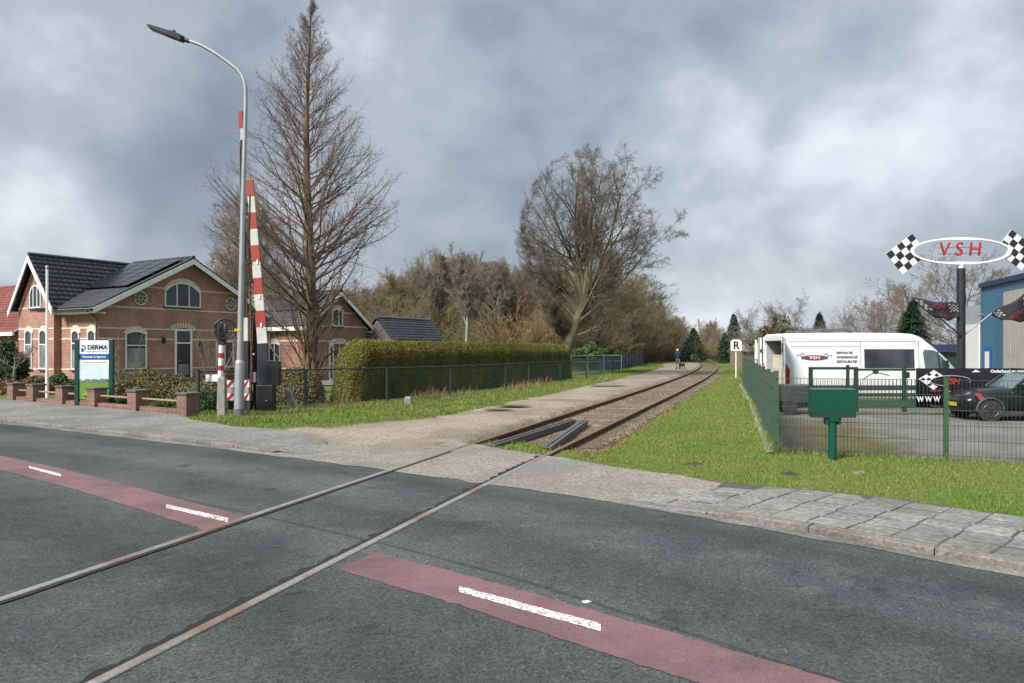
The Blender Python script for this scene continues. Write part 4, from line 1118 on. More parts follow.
window(h4, plane('S', 0), -2.2, -1.0, 1.0, 2.2, 0.0, mull=(.5,), hood=False)
m = MB(); m.box(.15, 1.4, .6, 2.0, 0, 3.5); o = m.build('bay', 'brick_dark', h4); window(o, plane('S', .6), .45, 1.2, 2.6, 3.4, 0, mull=(.5,), hood=False)

# ------------------------------------------------------------------ garden wall, sign, flagpole
gw = thing('garden_wall', 'low brick garden wall with six dark capped pillars and rusty pipe rails', 'garden wall', (-11.5, 20.25, 0))
A0, A1 = np.array((-15.6, 23.1)), np.array((-7.75, 17.72)); dirw = (A1 - A0) / np.linalg.norm(A1 - A0); nw = np.array((dirw[1], -dirw[0]))
def wpt(s, o=0.0): p = A0 + dirw * s + nw * o; return Vector((p[0] + 11.5, p[1] - 20.25, 0))
Lw = np.linalg.norm(A1 - A0)
def wbox(m, s0, s1, o0, o1, z0, z1, mi=0):
    m.prism([wpt(s0, o0) + Vector((0, 0, z0)), wpt(s1, o0) + Vector((0, 0, z0)), wpt(s1, o1) + Vector((0, 0, z0)), wpt(s0, o1) + Vector((0, 0, z0))], (0, 0, z1 - z0), mi)
m = MB(); wbox(m, 0, Lw, -.08, .08, -.1, .17); m.build('base_course', 'brick_wall', gw)
ps = []
for px in (16, 36, 65, 97, 138, 188):
    r = (px - CX) / F; s = (r * A0[1] - A0[0]) / (dirw[0] - r * dirw[1]); ps.append(s)
for k, s in enumerate(ps):
    s = min(s, Lw)
    m = MB(); wbox(m, s - .2, s + .2, -.17, .17, -.1, .53); p = m.build('pillar', 'brick_wall', gw)
    m = MB(); wbox(m, s - .23, s + .23, -.2, .2, .531, .585); m.build('cap', 'plinth', p, .012)
for k in range(5):
    m = MB(); m.tube([wpt(ps[k] + .19) + Vector((0, 0, .36)), wpt(ps[k + 1] - .19) + Vector((0, 0, .36))], .028, 8); m.build('rail', 'rust_pipe', gw)

# company sign
x, y = XA(94.5, 20.6), 20.6
sg = thing('company_sign', 'white and blue company sign with a meadow picture between two dark green posts', 'sign', (x, y, 0), math.radians(4))
for sx in (-.46, .46):
    m = MB(); m.box(sx - .055, sx + .055, -.055, .055, -.1, 1.9); m.build('post', 'teal_post', sg, .008)
m = MB(); m.box(-.405, .405, -.02, .02, .25, 1.87); pn = m.build('panel', 'white', sg)
def on_sign(u, z, o=.022): return (u, -o, z)
def srect(nm, u0, u1, z0, z1, mat, o=.0225, par=None):
    m = MB(); m.box(u0, u1, -o - .002, -.0201, z0, z1); return m.build(nm, mat, par or pn)
srect('blue_band', -.404, .404, 1.33, 1.49, 'blue_sign')
srect('picture_sky', -.404, .404, .72, 1.22, 'sign_sky')
srect('picture_meadow', -.404, .404, .26, .70, 'sign_field')
m = MB(); tp = [(-.404, .70)]
for k in range(25): tp.append((-.404 + .808 * k / 24, .755 + random.uniform(0, .045) + .02 * (k / 24)))
tp.append((.404, .70)); m.prism([(u, -.0205, z) for u, z in tp], (0, -.004, 0)); m.build('picture_treeline', 'sign_treeline', pn)
for k in range(5):
    m = MB(); u, z = random.uniform(-.3, .25), random.uniform(.4, .55); m.prism([(u + .05 * math.cos(a), -.023, z + .018 * math.sin(a)) for a in np.linspace(0, 2 * PI, 8, False)], (0, -.003, 0)); m.build('picture_cow', 'sign_treeline' if k % 2 else 'white', pn)
text('sign_word', 'DERMA', .165, 'navy_text', pn, frame((.085, -.024, 1.67), (1, 0, 0), (0, 0, 1)), bold=.006, sx=.98)
m = MB()
m.prism([(-.31 + a, -.0205, 1.655 + b) for a, b in ((-.03, .075), (.06, .075), (.085, .03), (.085, -.045), (.05, -.07), (.06, .0), (.04, .045), (-.03, .05))], (0, -.004, 0)); m.build('logo_bow', 'navy_text', pn)
m = MB(); m.prism([(-.31 + a, -.0205, 1.62 + b) for a, b in ((-.035, .03), (.03, .03), (.03, -.065), (-.005, -.09), (-.035, -.055))], (0, -.004, 0)); m.build('logo_leaf', 'blue_sign', pn)
text('sign_word', 'Wassenaar & Agterhuis', .072, 'white_text', pn, frame((0, -.0255, 1.41), (1, 0, 0), (0, 0, 1)), bold=.002, sx=.92)
srect('slogan_line', -.19, .34, 1.545, 1.565, 'orange_text'); srect('slogan_line', -.30, .34, 1.245, 1.265, 'orange_text')

fp = thing('flagpole', 'white flagpole with a rounded tip in front of the brick house', 'flagpole', (XA(47, 24.2), 24.2, 0))
MB().tube([(0, 0, -.1), (0, 0, .7)], .055, 10).build('pole_base', 'white', fp); MB().tube([(0, 0, .7), (0, 0, 4.25)], [.045, .036], 10).build('pole', 'white_gloss', fp)
MB().loft([[(r * math.cos(a), r * math.sin(a), z) for a in np.linspace(0, 2 * PI, 10, False)] for r, z in ((.036, 4.25), (.05, 4.27), (.05, 4.32), (.02, 4.37))]).build('finial', 'galv', fp)
MB().tube([(.05, -.02, .9), (.048, -.02, 4.2)], .006, 5).build('halyard', 'white', fp)
# garden paving behind the wall
struct(sheet('garden_paving', [(-15.5, 24.2), (-7.9, 19.0), (-6.6, 20.2), (-8.5, 26), (-14.5, 30), (-17.5, 27)], 0.014, 'pavement', None))

# ------------------------------------------------------------------ level crossing barriers, lamp, signal
def band(m_list, a, b, w0, w1, th): pass
def boom(root, base, top, w0, w1, z0, z1, nb, face, d0=.03, red_first=True):
    """tapering white boom with red sleeves; each sleeve is a part of the boom"""
    a, b = Vector(base), Vector(top); face = Vector(face).normalized()
    n = face.cross((b - a).normalized()).normalized()
    def seg(m, t0, t1, k, d):
        p, q = a + (b - a) * t0, a + (b - a) * t1; wa, wb = (w0 + (w1 - w0) * t0) * k, (w0 + (w1 - w0) * t1) * k
        m.prism([p - n * wa / 2 - face * d, p + n * wa / 2 - face * d, q + n * wb / 2 - face * d, q - n * wb / 2 - face * d], face * d * 2)
    m = MB(); seg(m, 0, .998, 1.0, d0); o = m.build('boom', 'barrier_white', root)
    for k in range(1, nb, 2):
        m = MB(); seg(m, k / nb, (k + 1) / nb, 1.03, d0 + .004); m.build('red_stripe', 'red', o)
    return o
Yb = 19.0
bx, bz = XA(263, Yb), 0
b1 = thing('crossing_barrier', 'raised red and white barrier boom leaning left, its black housing facing the road', 'barrier', (bx, Yb, 0))
def L(px, py, Y=Yb): return Vector((XA(px, Y) - bx, Y - Yb, ZA(py, Y)))
m = MB(); p0, p1 = L(263.5, 412), L(262.6, 343.5)
m.prism([p0 + Vector((-.15, -.06, -.1)), p0 + Vector((.15, -.06, -.1)), p1 + Vector((.125, -.06, 0)), p1 + Vector((-.125, -.06, 0))], (0, .12, 0)); arm = m.build('boom_root', 'blackblue', b1, .006)
boom(b1, L(262.6, 343.3), L(250, 180), .25, .16, 0, 0, 10, (0, -1, 0), .035)
for px, py in ((259.3, 297), (261, 325), (257.2, 262)):
    c = L(px + .8, py); o = MB().box(c.x - .02, c.x + .02, -.06, -.037, c.z - .05, c.z + .05).build('reflector', 'white', b1)
m = MB(); c = L(265.5, 398); m.box(c.x - .2, c.x + .22, -.14, .2, -.1, .70); m.build('motor_housing', 'black', b1, .015)
m = MB(); c = L(274, 376); m.box(c.x - .16, c.x + .14, -.08, .18, ZA(385.5, Yb), ZA(368, Yb)); m.prism([(c.x - .18, -.09, ZA(368, Yb)), (c.x + .16, -.09, ZA(368, Yb)), (c.x + .1, -.09, ZA(361, Yb)), (c.x - .18, -.09, ZA(360, Yb))], (0, .28, 0)); m.build('counterweight', 'black', b1, .01)
m = MB(); c = L(265, 402); m.box(c.x + .06, c.x + .12, -.168, -.161, .3, .33); m.build('type_plate', 'concrete', b1)
m = MB(); m.tube([L(250.5, 195) + Vector((0, -.05, 0)), L(249, 262) + Vector((0, -.05, 0)), L(254, 330) + Vector((0, -.06, 0))], .012, 5); m.build('stay_wire', 'black', b1)
for py in (204, 262, 281, 309):
    c = L(256 - (300 - py) * .07 - 3.5, py); MB().box(c.x - .05, c.x + .04, -.09, .06, c.z - .035, c.z + .035).build('clamp', 'black', b1)
# second barrier seen nearly edge on, just left of the first one
b2x = XA(249, 19.2)
b2 = thing('crossing_barrier', 'tall raised barrier seen edge on, dark boom with a red tip behind the lamp post', 'barrier', (b2x, 19.2, 0))
def L2_(px, py, Y=19.2): return Vector((XA(px, Y) - b2x, Y - 19.2, ZA(py, Y)))
m = MB(); m.tube([L2_(246.5, 340), L2_(243.5, 200), L2_(241.5, 129)], [.045, .04, .035], 6); m.build('boom', 'black', b2)
m = MB(); m.tube([L2_(243.3, 340) + Vector((0, -.05, 0)), L2_(240.3, 182), L2_(239.8, 150), L2_(240.6, 140)], [.028, .026, .02, .012], 5); m.build('stay_bar', 'galv_dark', b2)
m = MB(); a, b = L2_(241.5, 129), L2_(240.6, 111); m.prism([a + Vector((-.05, -.05, 0)), a + Vector((.05, -.05, 0)), b + Vector((.05, -.05, 0)), b + Vector((-.05, -.05, 0))], (0, .1, 0)); m.build('red_tip', 'red', b2)
m = MB(); m.prism([a + Vector((-.01, -.06, -.3)), a + Vector((.06, -.06, -.3)), a + Vector((.06, -.06, 0)), a + Vector((-.01, -.06, 0))], (0, .1, 0)); m.build('white_stripe', 'barrier_white', b2)
m = MB()
for x0, x1, z0, z1, y0, y1 in ((246.2, 251, 413, 341, -.22, -.06), (252.8, 257, 412, 318, .02, .1), (249, 256, 384, 375, -.06, .06), (248.5, 256, 357, 350, -.05, .05), (250, 255.5, 412, 400, -.1, .1)):
    a, b = L2_(x0, z0), L2_(x1, z1); m.box(a.x, b.x, y0, y1, a.z, b.z)
m.build('mast', 'black', b2)
m = MB(); m.tube([L2_(251.5, 412) + Vector((0, -.16, 0)), L2_(254, 375) + Vector((0, -.16, 0)), L2_(252.5, 310) + Vector((0, -.14, 0)), L2_(250, 250) + Vector((0, -.1, 0))], .025, 6); m.tube([L2_(250.5, 380) + Vector((0, -.2, 0)), L2_(247.5, 260) + Vector((0, -.1, 0))], .02, 5); m.build('tension_rod', 'rail_rust', b2)
m = MB(); a, b = L2_(246.3, 341), L2_(250.2, 318); m.box(a.x, b.x, -.19, -.1, a.z, b.z); m.build('white_stripe', 'barrier_white', b2)
m = MB(); a, b = L2_(249.5, 382), L2_(258, 372); m.box(a.x, b.x, -.16, .1, a.z, b.z)
m.build('drive_box', 'galv_dark', b2)
for px, py in ((248.6, 356), (256, 354)):
    c = L2_(px, py); MB().disc((c.x, -.17, c.z), (0, 1, 0), .03, 10, 0, .02).build('bolt', 'galv', b2)

# street lamp
Yl = 17.4; lx = XA(239, Yl)
lp = thing('street_lamp', 'tall galvanised street lamp with a curved arm and flat dark head over the road', 'street lamp', (lx, Yl, 0))
def LL(px, py, Y=Yl): return Vector((XA(px, Y) - lx, Y - Yl, ZA(py, Y)))
m = MB(); m.tube([(0, 0, -.1), (0, 0, .22)], .118, 16); m.build('foot', 'galv_dark', lp)
m = MB(); m.tube([(0, 0, .22), LL(239.8, 364), LL(239.9, 361), LL(240, 360)], [.113, .11, .10, .075], 16); m.build('lower_pole', 'galv', lp)
pth = catmull([tuple(LL(*p)) for p in ((240, 362), (242, 250), (244.4, 150), (245.6, 105), (245.2, 86), (241, 74), (231, 64.5), (217, 54.5), (203, 46.2), (194, 42.5), (184, 39))], .12)
h = np.linspace(0, 1, len(pth))
m = MB(); m.tube([tuple(p) for p in pth], [float(.075 - .035 * min(1, t * 1.15)) for t in h], 12); m.build('pole', 'galv', lp)
a, b = LL(184.5, 39.5), LL(149, 26.5); d = (b - a).normalized(); s = Vector((0, 1, 0)); u = s.cross(d).normalized()
if u.z < 0: u = -u
m = MB()
secs = []
for t, hw, h0, h1_ in ((0, .06, -.05, .05), (.06, .10, -.065, .06), (.34, .13, -.06, .075), (.42, .135, -.055, .05), (.93, .135, -.04, .03), (1.0, .11, -.02, .015)):
    c = a + (b - a) * t
    secs.append([c + s * y + u * z for y, z in ((-hw, h0), (hw, h0), (hw, h1_ * .6), (hw * .8, h1_), (-hw * .8, h1_), (-hw, h1_ * .6))])
m.loft(secs, smooth=False); hd = m.build('lamp_head', 'lamp_head', lp)
m = MB(); c0 = a + (b - a) * .44 - u * .056; c1 = a + (b - a) * .93 - u * .046; m.prism([c0 - s * .11, c0 + s * .11, c1 + s * .11, c1 - s * .11], -u * .006); m.build('lens', 'lamp_lens', hd)
m = MB(); c = a + (b - a) * .33 + u * .075; m.tube([c, c + u * .045], .035, 8); m.build('sensor_cap', 'lamp_head', hd)
m = MB(); m.tube([a + d * -.12, a + d * .1], .05, 10); m.build('spigot', 'black', lp)
m = MB(); c = LL(240.3, 330); m.tube([c + Vector((0, 0, -.03)), c + Vector((0, 0, .03))], .078, 14); m.box(c.x - .12, c.x - .075, -.05, .05, c.z - .03, c.z + .03); m.build('yellow_band', 'plate', lp)

# round crossing signal, its black backing discs, on a striped post
Ys = 18.0; sx = XA(220.5, Ys)
sgn = thing('warning_light', 'round black warning light with a lattice ring on a red and white striped post', 'signal', (sx, Ys, 0))
def LS(px, py, Y=Ys): return Vector((XA(px, Y) - sx, Y - Ys, ZA(py, Y)))
edges = [345, 353, 358, 365.5, 370.5, 378, 382, 390, 394, 408]
def sp_(e): return LS(221.5 - (e - 345) * .03, e)
o = MB().tube([sp_(345), sp_(409)], .062, 12).build('post', 'white', sgn)
for k in range(1, len(edges) - 1, 2): MB().tube([sp_(edges[k]), sp_(edges[k + 1])], .0645, 12).build('red_stripe', 'red_sign', o)
nd = Vector((-.45, -.89, 0)).normalized()
c = LS(220.3, 329.5)
m = MB(); rr_ = []
for r, o_ in ((.0, .012), (.1, .014), (.195, .01), (.205, .0), (.205, -.03), (0.0, -.035)):
    e1, e2 = Vector((-nd.y, nd.x, 0)), Vector((0, 0, 1))
    rr_.append([c + nd * o_ + (e1 * math.cos(a) + e2 * math.sin(a)) * max(r, .001) for a in np.linspace(0, 2 * PI, 28, False)])
m.loft(rr_, cap=False); m.build('lamp_disc', 'black', sgn)
nr = Vector((.35, -.93, 0)).normalized(); c2 = LS(226, 329.3) + Vector((0, -.06, 0)); e1, e2 = Vector((-nr.y, nr.x, 0)), Vector((0, 0, 1))
m = MB(); m.tube([c2 + (e1 * math.cos(a) + e2 * math.sin(a)) * .245 for a in np.linspace(0, 2 * PI, 33)], .022, 8, 0, False)
for k in range(-3, 4):
    x = k * .065; zz = math.sqrt(.235 ** 2 - x * x); m.tube([c2 + e1 * x - e2 * zz, c2 + e1 * x + e2 * zz], .008, 5); m.tube([c2 - e1 * zz + e2 * x, c2 + e1 * zz + e2 * x], .008, 5)
m.build('lattice_ring', 'black', sgn)
m = MB(); m.disc(c + nd * .03, nd, .06, 16, 0, .03); m.build('lens', 'black', sgn)
m = MB(); q = LS(222, 341); m.loft([[q + Vector((x * w, y * .06, z)) for x, y in ((-1, -1), (1, -1), (1, 1), (-1, 1))] for w, z in ((.12, .1), (.1, .02), (.05, -.1))], smooth=False); m.build('bracket', 'black', sgn)

# concrete posts and striped boards
cp = MB(); c = Vector((XA(222.3, 17.75), 17.75, 0))
cp.loft([[c + Vector((x * w, y * w, z)) for x, y in ((-1, -1), (1, -1), (1, 1), (-1, 1))] for w, z in ((.095, -.1), (.085, .9), (.06, .96))], smooth=False)
tag(cp.build('concrete_post', 'concrete', bevel=.01), 'upright weathered concrete post in front of the striped warning post', 'concrete post')
cp = MB(); c = Vector((XA(295, 19.6), 19.6, 0)); lean = Vector((-.21, 0, .56))
cp.loft([[c + lean * t + Vector((x * w, y * w, 0)) for x, y in ((-1, -1), (1, -1), (1, 1), (-1, 1))] for w, t in ((.075, -.1), (.075, .9), (.05, 1.05))], smooth=False)
tag(cp.build('concrete_post', 'concrete', bevel=.012), 'short concrete post leaning left in the grass before the round bush', 'concrete post')
cp = MB(); c = Vector((XA(408, 20.9), 20.9, 0))
cp.loft([[c + Vector((x * w, y * w * .8, z)) for x, y in ((-1, -1), (1, -1), (1, 1), (-1, 1))] for w, z in ((.1, -.1), (.095, .24), (.06, .29))], smooth=False)
tag(cp.build('stone_marker', 'concrete', bevel=.02), 'stubby pale stone marker in the grass before the long hedge', 'stone marker')
sb = thing('striped_board', 'pair of red and white striped boards on a frame beside the lamp post', 'warning board', (XA(237.3, 18.3), 18.3, 0))
for z in (.44, .765):
    m = MB(); m.box(-.3, .3, -.015, .015, z - .085, z + .085); bd = m.build('board', 'white', sb)
    r = MB()
    for k in range(-3, 4):
        x0 = k * .2; pts = [(x0 - .09, z - .085), (x0 + .01, z - .085), (x0 + .15, z + .085), (x0 + .05, z + .085)]
        pts = [(min(.3, max(-.3, x)), zz) for x, zz in pts]
        if pts[2][0] - pts[0][0] < .02: continue
        r.prism([(x, -.0155, zz) for x, zz in pts], (0, -.003, 0))
    r.build('stripes', 'red_sign', bd)
m = MB(); m.box(-.28, .28, -.01, .03, .53, .68); m.build('centre_plate', 'grey_door', sb)
for x in (-.27, .27): MB().box(x - .025, x + .025, .016, .06, -.1, .87).build('post', 'galv_dark', sb)
# ------------------------------------------------------------------ chain link fence on the left
def gz(x, y): return float(height([(x, y)])[0])
def tri_tubes(A, B, r):
    """thin three-sided wires from A to B (n,3)"""
    A, B = np.asarray(A, float), np.asarray(B, float); n = len(A)
    d = B - A; d /= np.linalg.norm(d, axis=1)[:, None]
    ref = np.where(np.abs(d[:, 2:3]) > .9, np.array([[1., 0, 0]]), np.array([[0, 0, 1.]]))
    u = np.cross(d, ref); u /= np.linalg.norm(u, axis=1)[:, None]; w = np.cross(d, u)
    V = []
    for P in (A, B):
        for k in range(3):
            a = 2 * PI * k / 3; V.append(P + (u * math.cos(a) + w * math.sin(a)) * r)
    V = np.stack(V, 1).reshape(-1, 3)
    i = np.arange(n)[:, None] * 6
    Fq = np.concatenate([i + np.array([[k, (k + 1) % 3, 3 + (k + 1) % 3, 3 + k]]) for k in range(3)])
    return V, Fq
def poly_at(pts):
    p = np.array(pts, float); L = np.r_[0, np.cumsum(np.linalg.norm(np.diff(p, axis=0), axis=1))]
    return (lambda s: np.stack([np.interp(s, L, p[:, 0]), np.interp(s, L, p[:, 1])], -1)), L[-1]
LF = [(-7.85, 18.5), (-5.75, 20.6), (-3.75, 22.2), (-2.1, 25.3), (-.25, 29.6), (.75, 32.8), (4.1, 40.9), (8.0, 53.6)]
fx = thing('wire_fence', 'dark green chain link fence with a thin top rail along the hedge', 'fence', (-4, 22, 0))
off = np.array([-4, 22, 0.])
at, Lf = poly_at(LF)
FH = 1.03
postp = [(-7.85, 18.5), (-5.75, 20.6), (-3.75, 22.2), (-2.1, 25.3), (-.25, 29.6), (.75, 32.8), (2.4, 36.8), (4.1, 40.9), (5.4, 45.1), (6.7, 49.3), (8.0, 53.6)]
for k, (x, y) in enumerate(postp):
    r = .04 if k else .05
    m = MB(); m.tube([(x + 4, y - 22, gz(x, y) - .1), (x + 4, y - 22, gz(x, y) + FH + (.06 if k == 0 else .01))], r, 10); m.build('post', 'fence_post', fx)
m = MB(); m.tube([tuple(np.r_[p, gz(*p) + FH] - off) for p in np.array(postp)], .024, 6); m.build('top_rail', 'fence_post', fx)
ss = np.arange(0, Lf, .07); z0 = height(at(ss)) * 0 + .02
A1_ = np.c_[at(ss), z0 + .02]; B1_ = np.c_[at(np.minimum(ss + FH, Lf)), z0 + FH]; keep = ss + FH < Lf
V1, F1 = tri_tubes(A1_[keep] - off, B1_[keep] - off, .0013)
A2_ = np.c_[at(ss), z0 + FH]; B2_ = np.c_[at(np.minimum(ss + FH, Lf)), z0 + .02]
V2, F2 = tri_tubes(A2_[keep] - off, B2_[keep] - off, .0013)
np_mesh('mesh', np.r_[V1, V2], np.r_[F1, F2 + len(V1)], ['fence_wire'], fx)

# grey steel fence section and blue green wind screen further along
f2 = thing('rail_fence', 'pale grey steel rail fence behind the far end of the wire fence', 'fence', (7.2, 58, 0))
pts = [(XA(571, 50), 50), (XA(604, 56), 56), (XA(621.5, 57), 57)]
for (x, y) in pts + [(XA(588, 53), 53)]:
    MB().tube([(x - 7.2, y - 58, -.1), (x - 7.2, y - 58, 1.18)], .05, 8).build('post', 'galv', f2)
m = MB(); m.tube([(x - 7.2, y - 58, 1.18) for x, y in pts], .04, 6); m.build('top_rail', 'galv', f2)
m = MB(); m.tube([(x - 7.2, y - 58, .75) for x, y in pts], .03, 6); m.build('middle_rail', 'galv', f2)
def vbars(pts, step, h0, h1, r, origin):
    at, L = poly_at(pts); s = np.arange(step, L, step); p = at(s)
    o = np.array(origin)
    return tri_tubes(np.c_[p, 0 * s + h0] - o, np.c_[p, 0 * s + h1] - o, r)
V, Fq = vbars(pts, .11, .03, 1.15, .012, (7.2, 58, 0)); np_mesh('bars', V, Fq, ['screen_blue'], f2)
f3 = thing('screen_fence', 'blue green fabric screen fence running on towards the wood', 'fence', (10, 66, 0))
pts = [(XA(603, 57.5), 57.5), (XA(622, 61), 61), (XA(643.5, 86), 86)]
m = MB()
for (a, b) in zip(pts[:-1], pts[1:]):
    a3, b3 = Vector((a[0] - 10, a[1] - 66, .05)), Vector((b[0] - 10, b[1] - 66, .05)); d = (b3 - a3).normalized(); n = Vector((d.y, -d.x, 0))
    m.prism([a3, b3, b3 + Vector((0, 0, 1.15)), a3 + Vector((0, 0, 1.15))], n * .02)
m.build('screen', 'screen_blue', f3)
at, L3 = poly_at(pts)
for s in np.arange(0, L3 + .1, L3 / 9):
    p = at(s); MB().tube([(p[0] - 9.97, p[1] - 66.05, -.1), (p[0] - 9.97, p[1] - 66.05, 1.3)], .04, 6).build('post', 'fence_post', f3)

# ------------------------------------------------------------------ green bar-mesh fence of the yard
gf = thing('mesh_fence', 'green double bar mesh fence around the yard, corner post beside the green box', 'fence', (4.05, 11.35, 0))
o3 = np.array([4.05, 11.35, 0.])
TOPZ, BOTZ = 1.20, 0.06
fr = [(4.05, 11.35), (6.2, 10.567), (8.75, 9.64), (11.2, 8.7), (15, 6.9)]
def fz(p): return BOTZ + 0 * p[:, 0]
def bar_panel(pts, name, z0f, z1f, vstep=.05, hz=None, r=.0034):
    at, L = poly_at(pts); s = np.arange(vstep, L, vstep); p = at(s)
    z0, z1 = z0f(s / L), z1f(s / L)
    V, Fq = tri_tubes(np.c_[p, z0] - o3, np.c_[p, z1] - o3, r)
    n = max(2, int(L / .5)); sh = np.linspace(0, L, n); ph = at(sh)
    for q in np.linspace(0.03, 1, 6):
        zz = z0f(sh / L) + (z1f(sh / L) - z0f(sh / L)) * q
        for o_ in (-.006, .006):
            a = np.c_[ph[:-1] + o_, zz[:-1]] - o3; b = np.c_[ph[1:] + o_, zz[1:]] - o3
            v, f = tri_tubes(a, b, .004); Fq = np.r_[Fq, f + len(V)]; V = np.r_[V, v]
    return np_mesh(name, V, Fq, ['fence_wire'], gf)
for a, b in zip(fr[:-1], fr[1:]):
    bar_panel([a, b], 'mesh_panel', lambda t: BOTZ + 0 * t, lambda t: 1.17 + 0 * t)
def rect_post(x, y, z0, z1, w=.06, d=.04, ang=0.0, par=None, mat='green_metal', name='post'):
    m = MB(); T = Matrix.Translation((x - o3[0], y - o3[1], 0)) @ Matrix.Rotation(ang, 4, 'Z'); m.box(-w / 2, w / 2, -d / 2, d / 2, z0, z1, 0, T); m.box(-w / 2 - .004, w / 2 + .004, -d / 2 - .004, d / 2 + .004, z1, z1 + .012, 0, T)
    for z in np.linspace(z0 + .3, z1 - .1, 4): m.box(-.012, .012, -d / 2 - .012, -d / 2 - .002, z - .02, z + .02, 0, T)
    return m.build(name, mat, par or gf)
rect_post(4.05, 11.35, -.1, 1.27, .075, .06, math.radians(-16))
for x, y in fr[1:]: rect_post(x, y, -.1, 1.20, .06, .04, math.radians(-20))
# side of the yard: the posts stand close together along the railway verge
sf = SIDE_FENCE[:2] + [(8.7, 27.2), (10.6, 34)]
at, Ls = poly_at(sf)
k = 0
for s in np.arange(2.1, Ls, 2.1):
    p = at(s); rect_post(p[0], p[1], -.5, 1.25, .06, .05, math.radians(73)); k += 1
bar_panel(sf, 'mesh_panel', lambda t: -.02 - .28 * np.clip(t * 3, 0, 1), lambda t: 1.22 + 0 * t, .05, r=.0035)
# concrete edging strip along the foot of the side fence
struct(strip('kerb', np.array(catmull(sf, .5)), normals(np.array(catmull(sf, .5))), [-.15, -.13, -.05, -.04], [-.02, .03, .03, -.3], ['concrete']))

# green box on a post
mx, my = XA(832.5, 10.6), 10.6
mb = thing('green_box', 'dark green metal box with a sloping lid on a round green post before the fence', 'post box', (mx, my, 0.02), math.radians(-4)); mb.scale = (.93, .93, .97)
m = MB(); m.tube([(0, 0, -.1), (0, 0, .66)], .062, 16); m.build('post', 'green_box', mb)
m = MB(); m.loft([[(x, y0 * .7, z) for (x, z) in ((-.33, .70), (.33, .70), (.33, 1.03), (-.33, 1.03))] for y0 in (-.1, .16)], smooth=False); m.build('box', 'green_box', mb, .008)
m = MB(); m.prism([(-.332, -.075, 1.031), (.332, -.075, 1.031), (.332, .115, 1.045), (-.332, .115, 1.045)], (0, 0, .018)); m.build('lid', 'green_box', mb, .004)
m = MB(); m.box(-.32, .33, -.07, .12, .635, .698); m.build('underside', 'green_dark', mb)
m = MB(); m.box(-.115, -.07, -.05, .06, .53, .65); m.box(.07, .115, -.05, .06, .53, .65); m.box(-.07, .07, -.072, -.064, .58, .66); m.build('bracket', 'green_box', mb)

# gate and banner inside the yard
Yg = 22.4
gt = thing('sliding_gate', 'low green sliding gate with close vertical bars in front of the white van', 'gate', (XA(860, Yg), Yg, -.37))
def LG(px, py, Y=Yg): return Vector((XA(px, Y) - XA(860, Yg), Y - Yg, ZA(py, Y) + .37))
def gbox(m, x0, x1, y0, y1, d0=-.03, d1=.03, mi=0):
    a, b = LG(x0, y1), LG(x1, y0); m.box(a.x, b.x, d0, d1, a.z, b.z, mi)
m = MB(); gbox(m, 857, 915, 368.6, 370.8); gbox(m, 857, 915, 393, 396.5); gbox(m, 857, 915, 400.2, 407, -.045, .045)
m.build('frame', 'green_dark', gt)
m = MB(); gbox(m, 857, 915, 400.4, 406.8, -.05, -.046); m.build('bottom_beam', 'green_metal', gt)
for x0, x1, y0, y1 in ((809, 812.4, 367, 412), (854.2, 857.8, 367, 412), (902.5, 906, 366, 412), (846.6, 849, 365, 398)):
    m = MB(); gbox(m, x0, x1, y0, y1, -.04, .04); m.build('post', 'green_dark', gt)
m = MB(); gbox(m, 809, 858, 367, 369.6); gbox(m, 809, 858, 398, 401); m.build('side_frame', 'green_dark', gt)
xs = np.arange(LG(813, 0).x, LG(915, 0).x, .11)
V, Fq = tri_tubes(np.c_[xs, 0 * xs, 0 * xs + LG(0, 403).z], np.c_[xs, 0 * xs, 0 * xs + LG(0, 379).z], .011); np_mesh('bars', V, Fq, ['green_dark'], gt)
m = MB(); a = LG(875, 371.5); m.prism([LG(872.5, 370) + Vector((0, -.05, 0)), LG(878.5, 370) + Vector((0, -.05, 0)), LG(877, 374) + Vector((0, -.05, 0)), LG(874, 374) + Vector((0, -.05, 0))], (0, .08, 0)); m.tube([LG(874, 372.5), LG(863, 379.5)], .015, 5); m.tube([LG(877, 372.5), LG(889, 375.5)], .015, 5); m.build('guide_bracket', 'green_dark', gt)
m = MB(); gbox(m, 905.5, 908.5, 372, 378, -.07, -.03); m.build('lock_case', 'black', gt)

Ybn = 22.2
bxn = XA(970, Ybn)
bn = thing('advert_banner', 'long black advertising banner with a checkered flag logo behind the dark car', 'banner', (bxn, Ybn, -.37))
def LB(px, py, o=.0): return Vector((XA(px, Ybn) - bxn, -o, ZA(py, Ybn) + .37))
m = MB(); nx = 26; rows = []
a, b = LB(916, 405), LB(1075, 368)
for k in range(nx + 1):
    x = a.x + (b.x - a.x) * k / nx; w = .012 * math.sin(k * 1.3); rows.append([(x, w - .012, a.z + .02 * math.sin(k)), (x, w - .012, b.z - .012 * abs(math.sin(k * PI / 4))), (x, w, b.z - .012 * abs(math.sin(k * PI / 4))), (x, w, a.z + .02 * math.sin(k))])
m.loft(rows); m.build('cloth', 'banner', bn)
def bpoly(m, pts, o=.03, th=.006): m.prism([LB(px, py, o) for px, py in pts], (0, th, 0))
m = MB(); bpoly(m, [(918, 379), (933.5, 370), (943, 376), (936, 376.5), (930, 381), (929.5, 383), (937, 386.5), (933, 389.8)]); m.build('logo_flag', 'white_text', bn)
m = MB()
for cx_, cy_ in ((928.5, 374.3), (936, 375), (922.3, 379.2), (928, 379), (928.8, 384.6)):
    bpoly(m, [(cx_ - 2.3, cy_), (cx_ + .3, cy_ - 1.7), (cx_ + 2.6, cy_), (cx_, cy_ + 1.7)], .034, .003)
m.build('logo_checks', 'banner', bn)
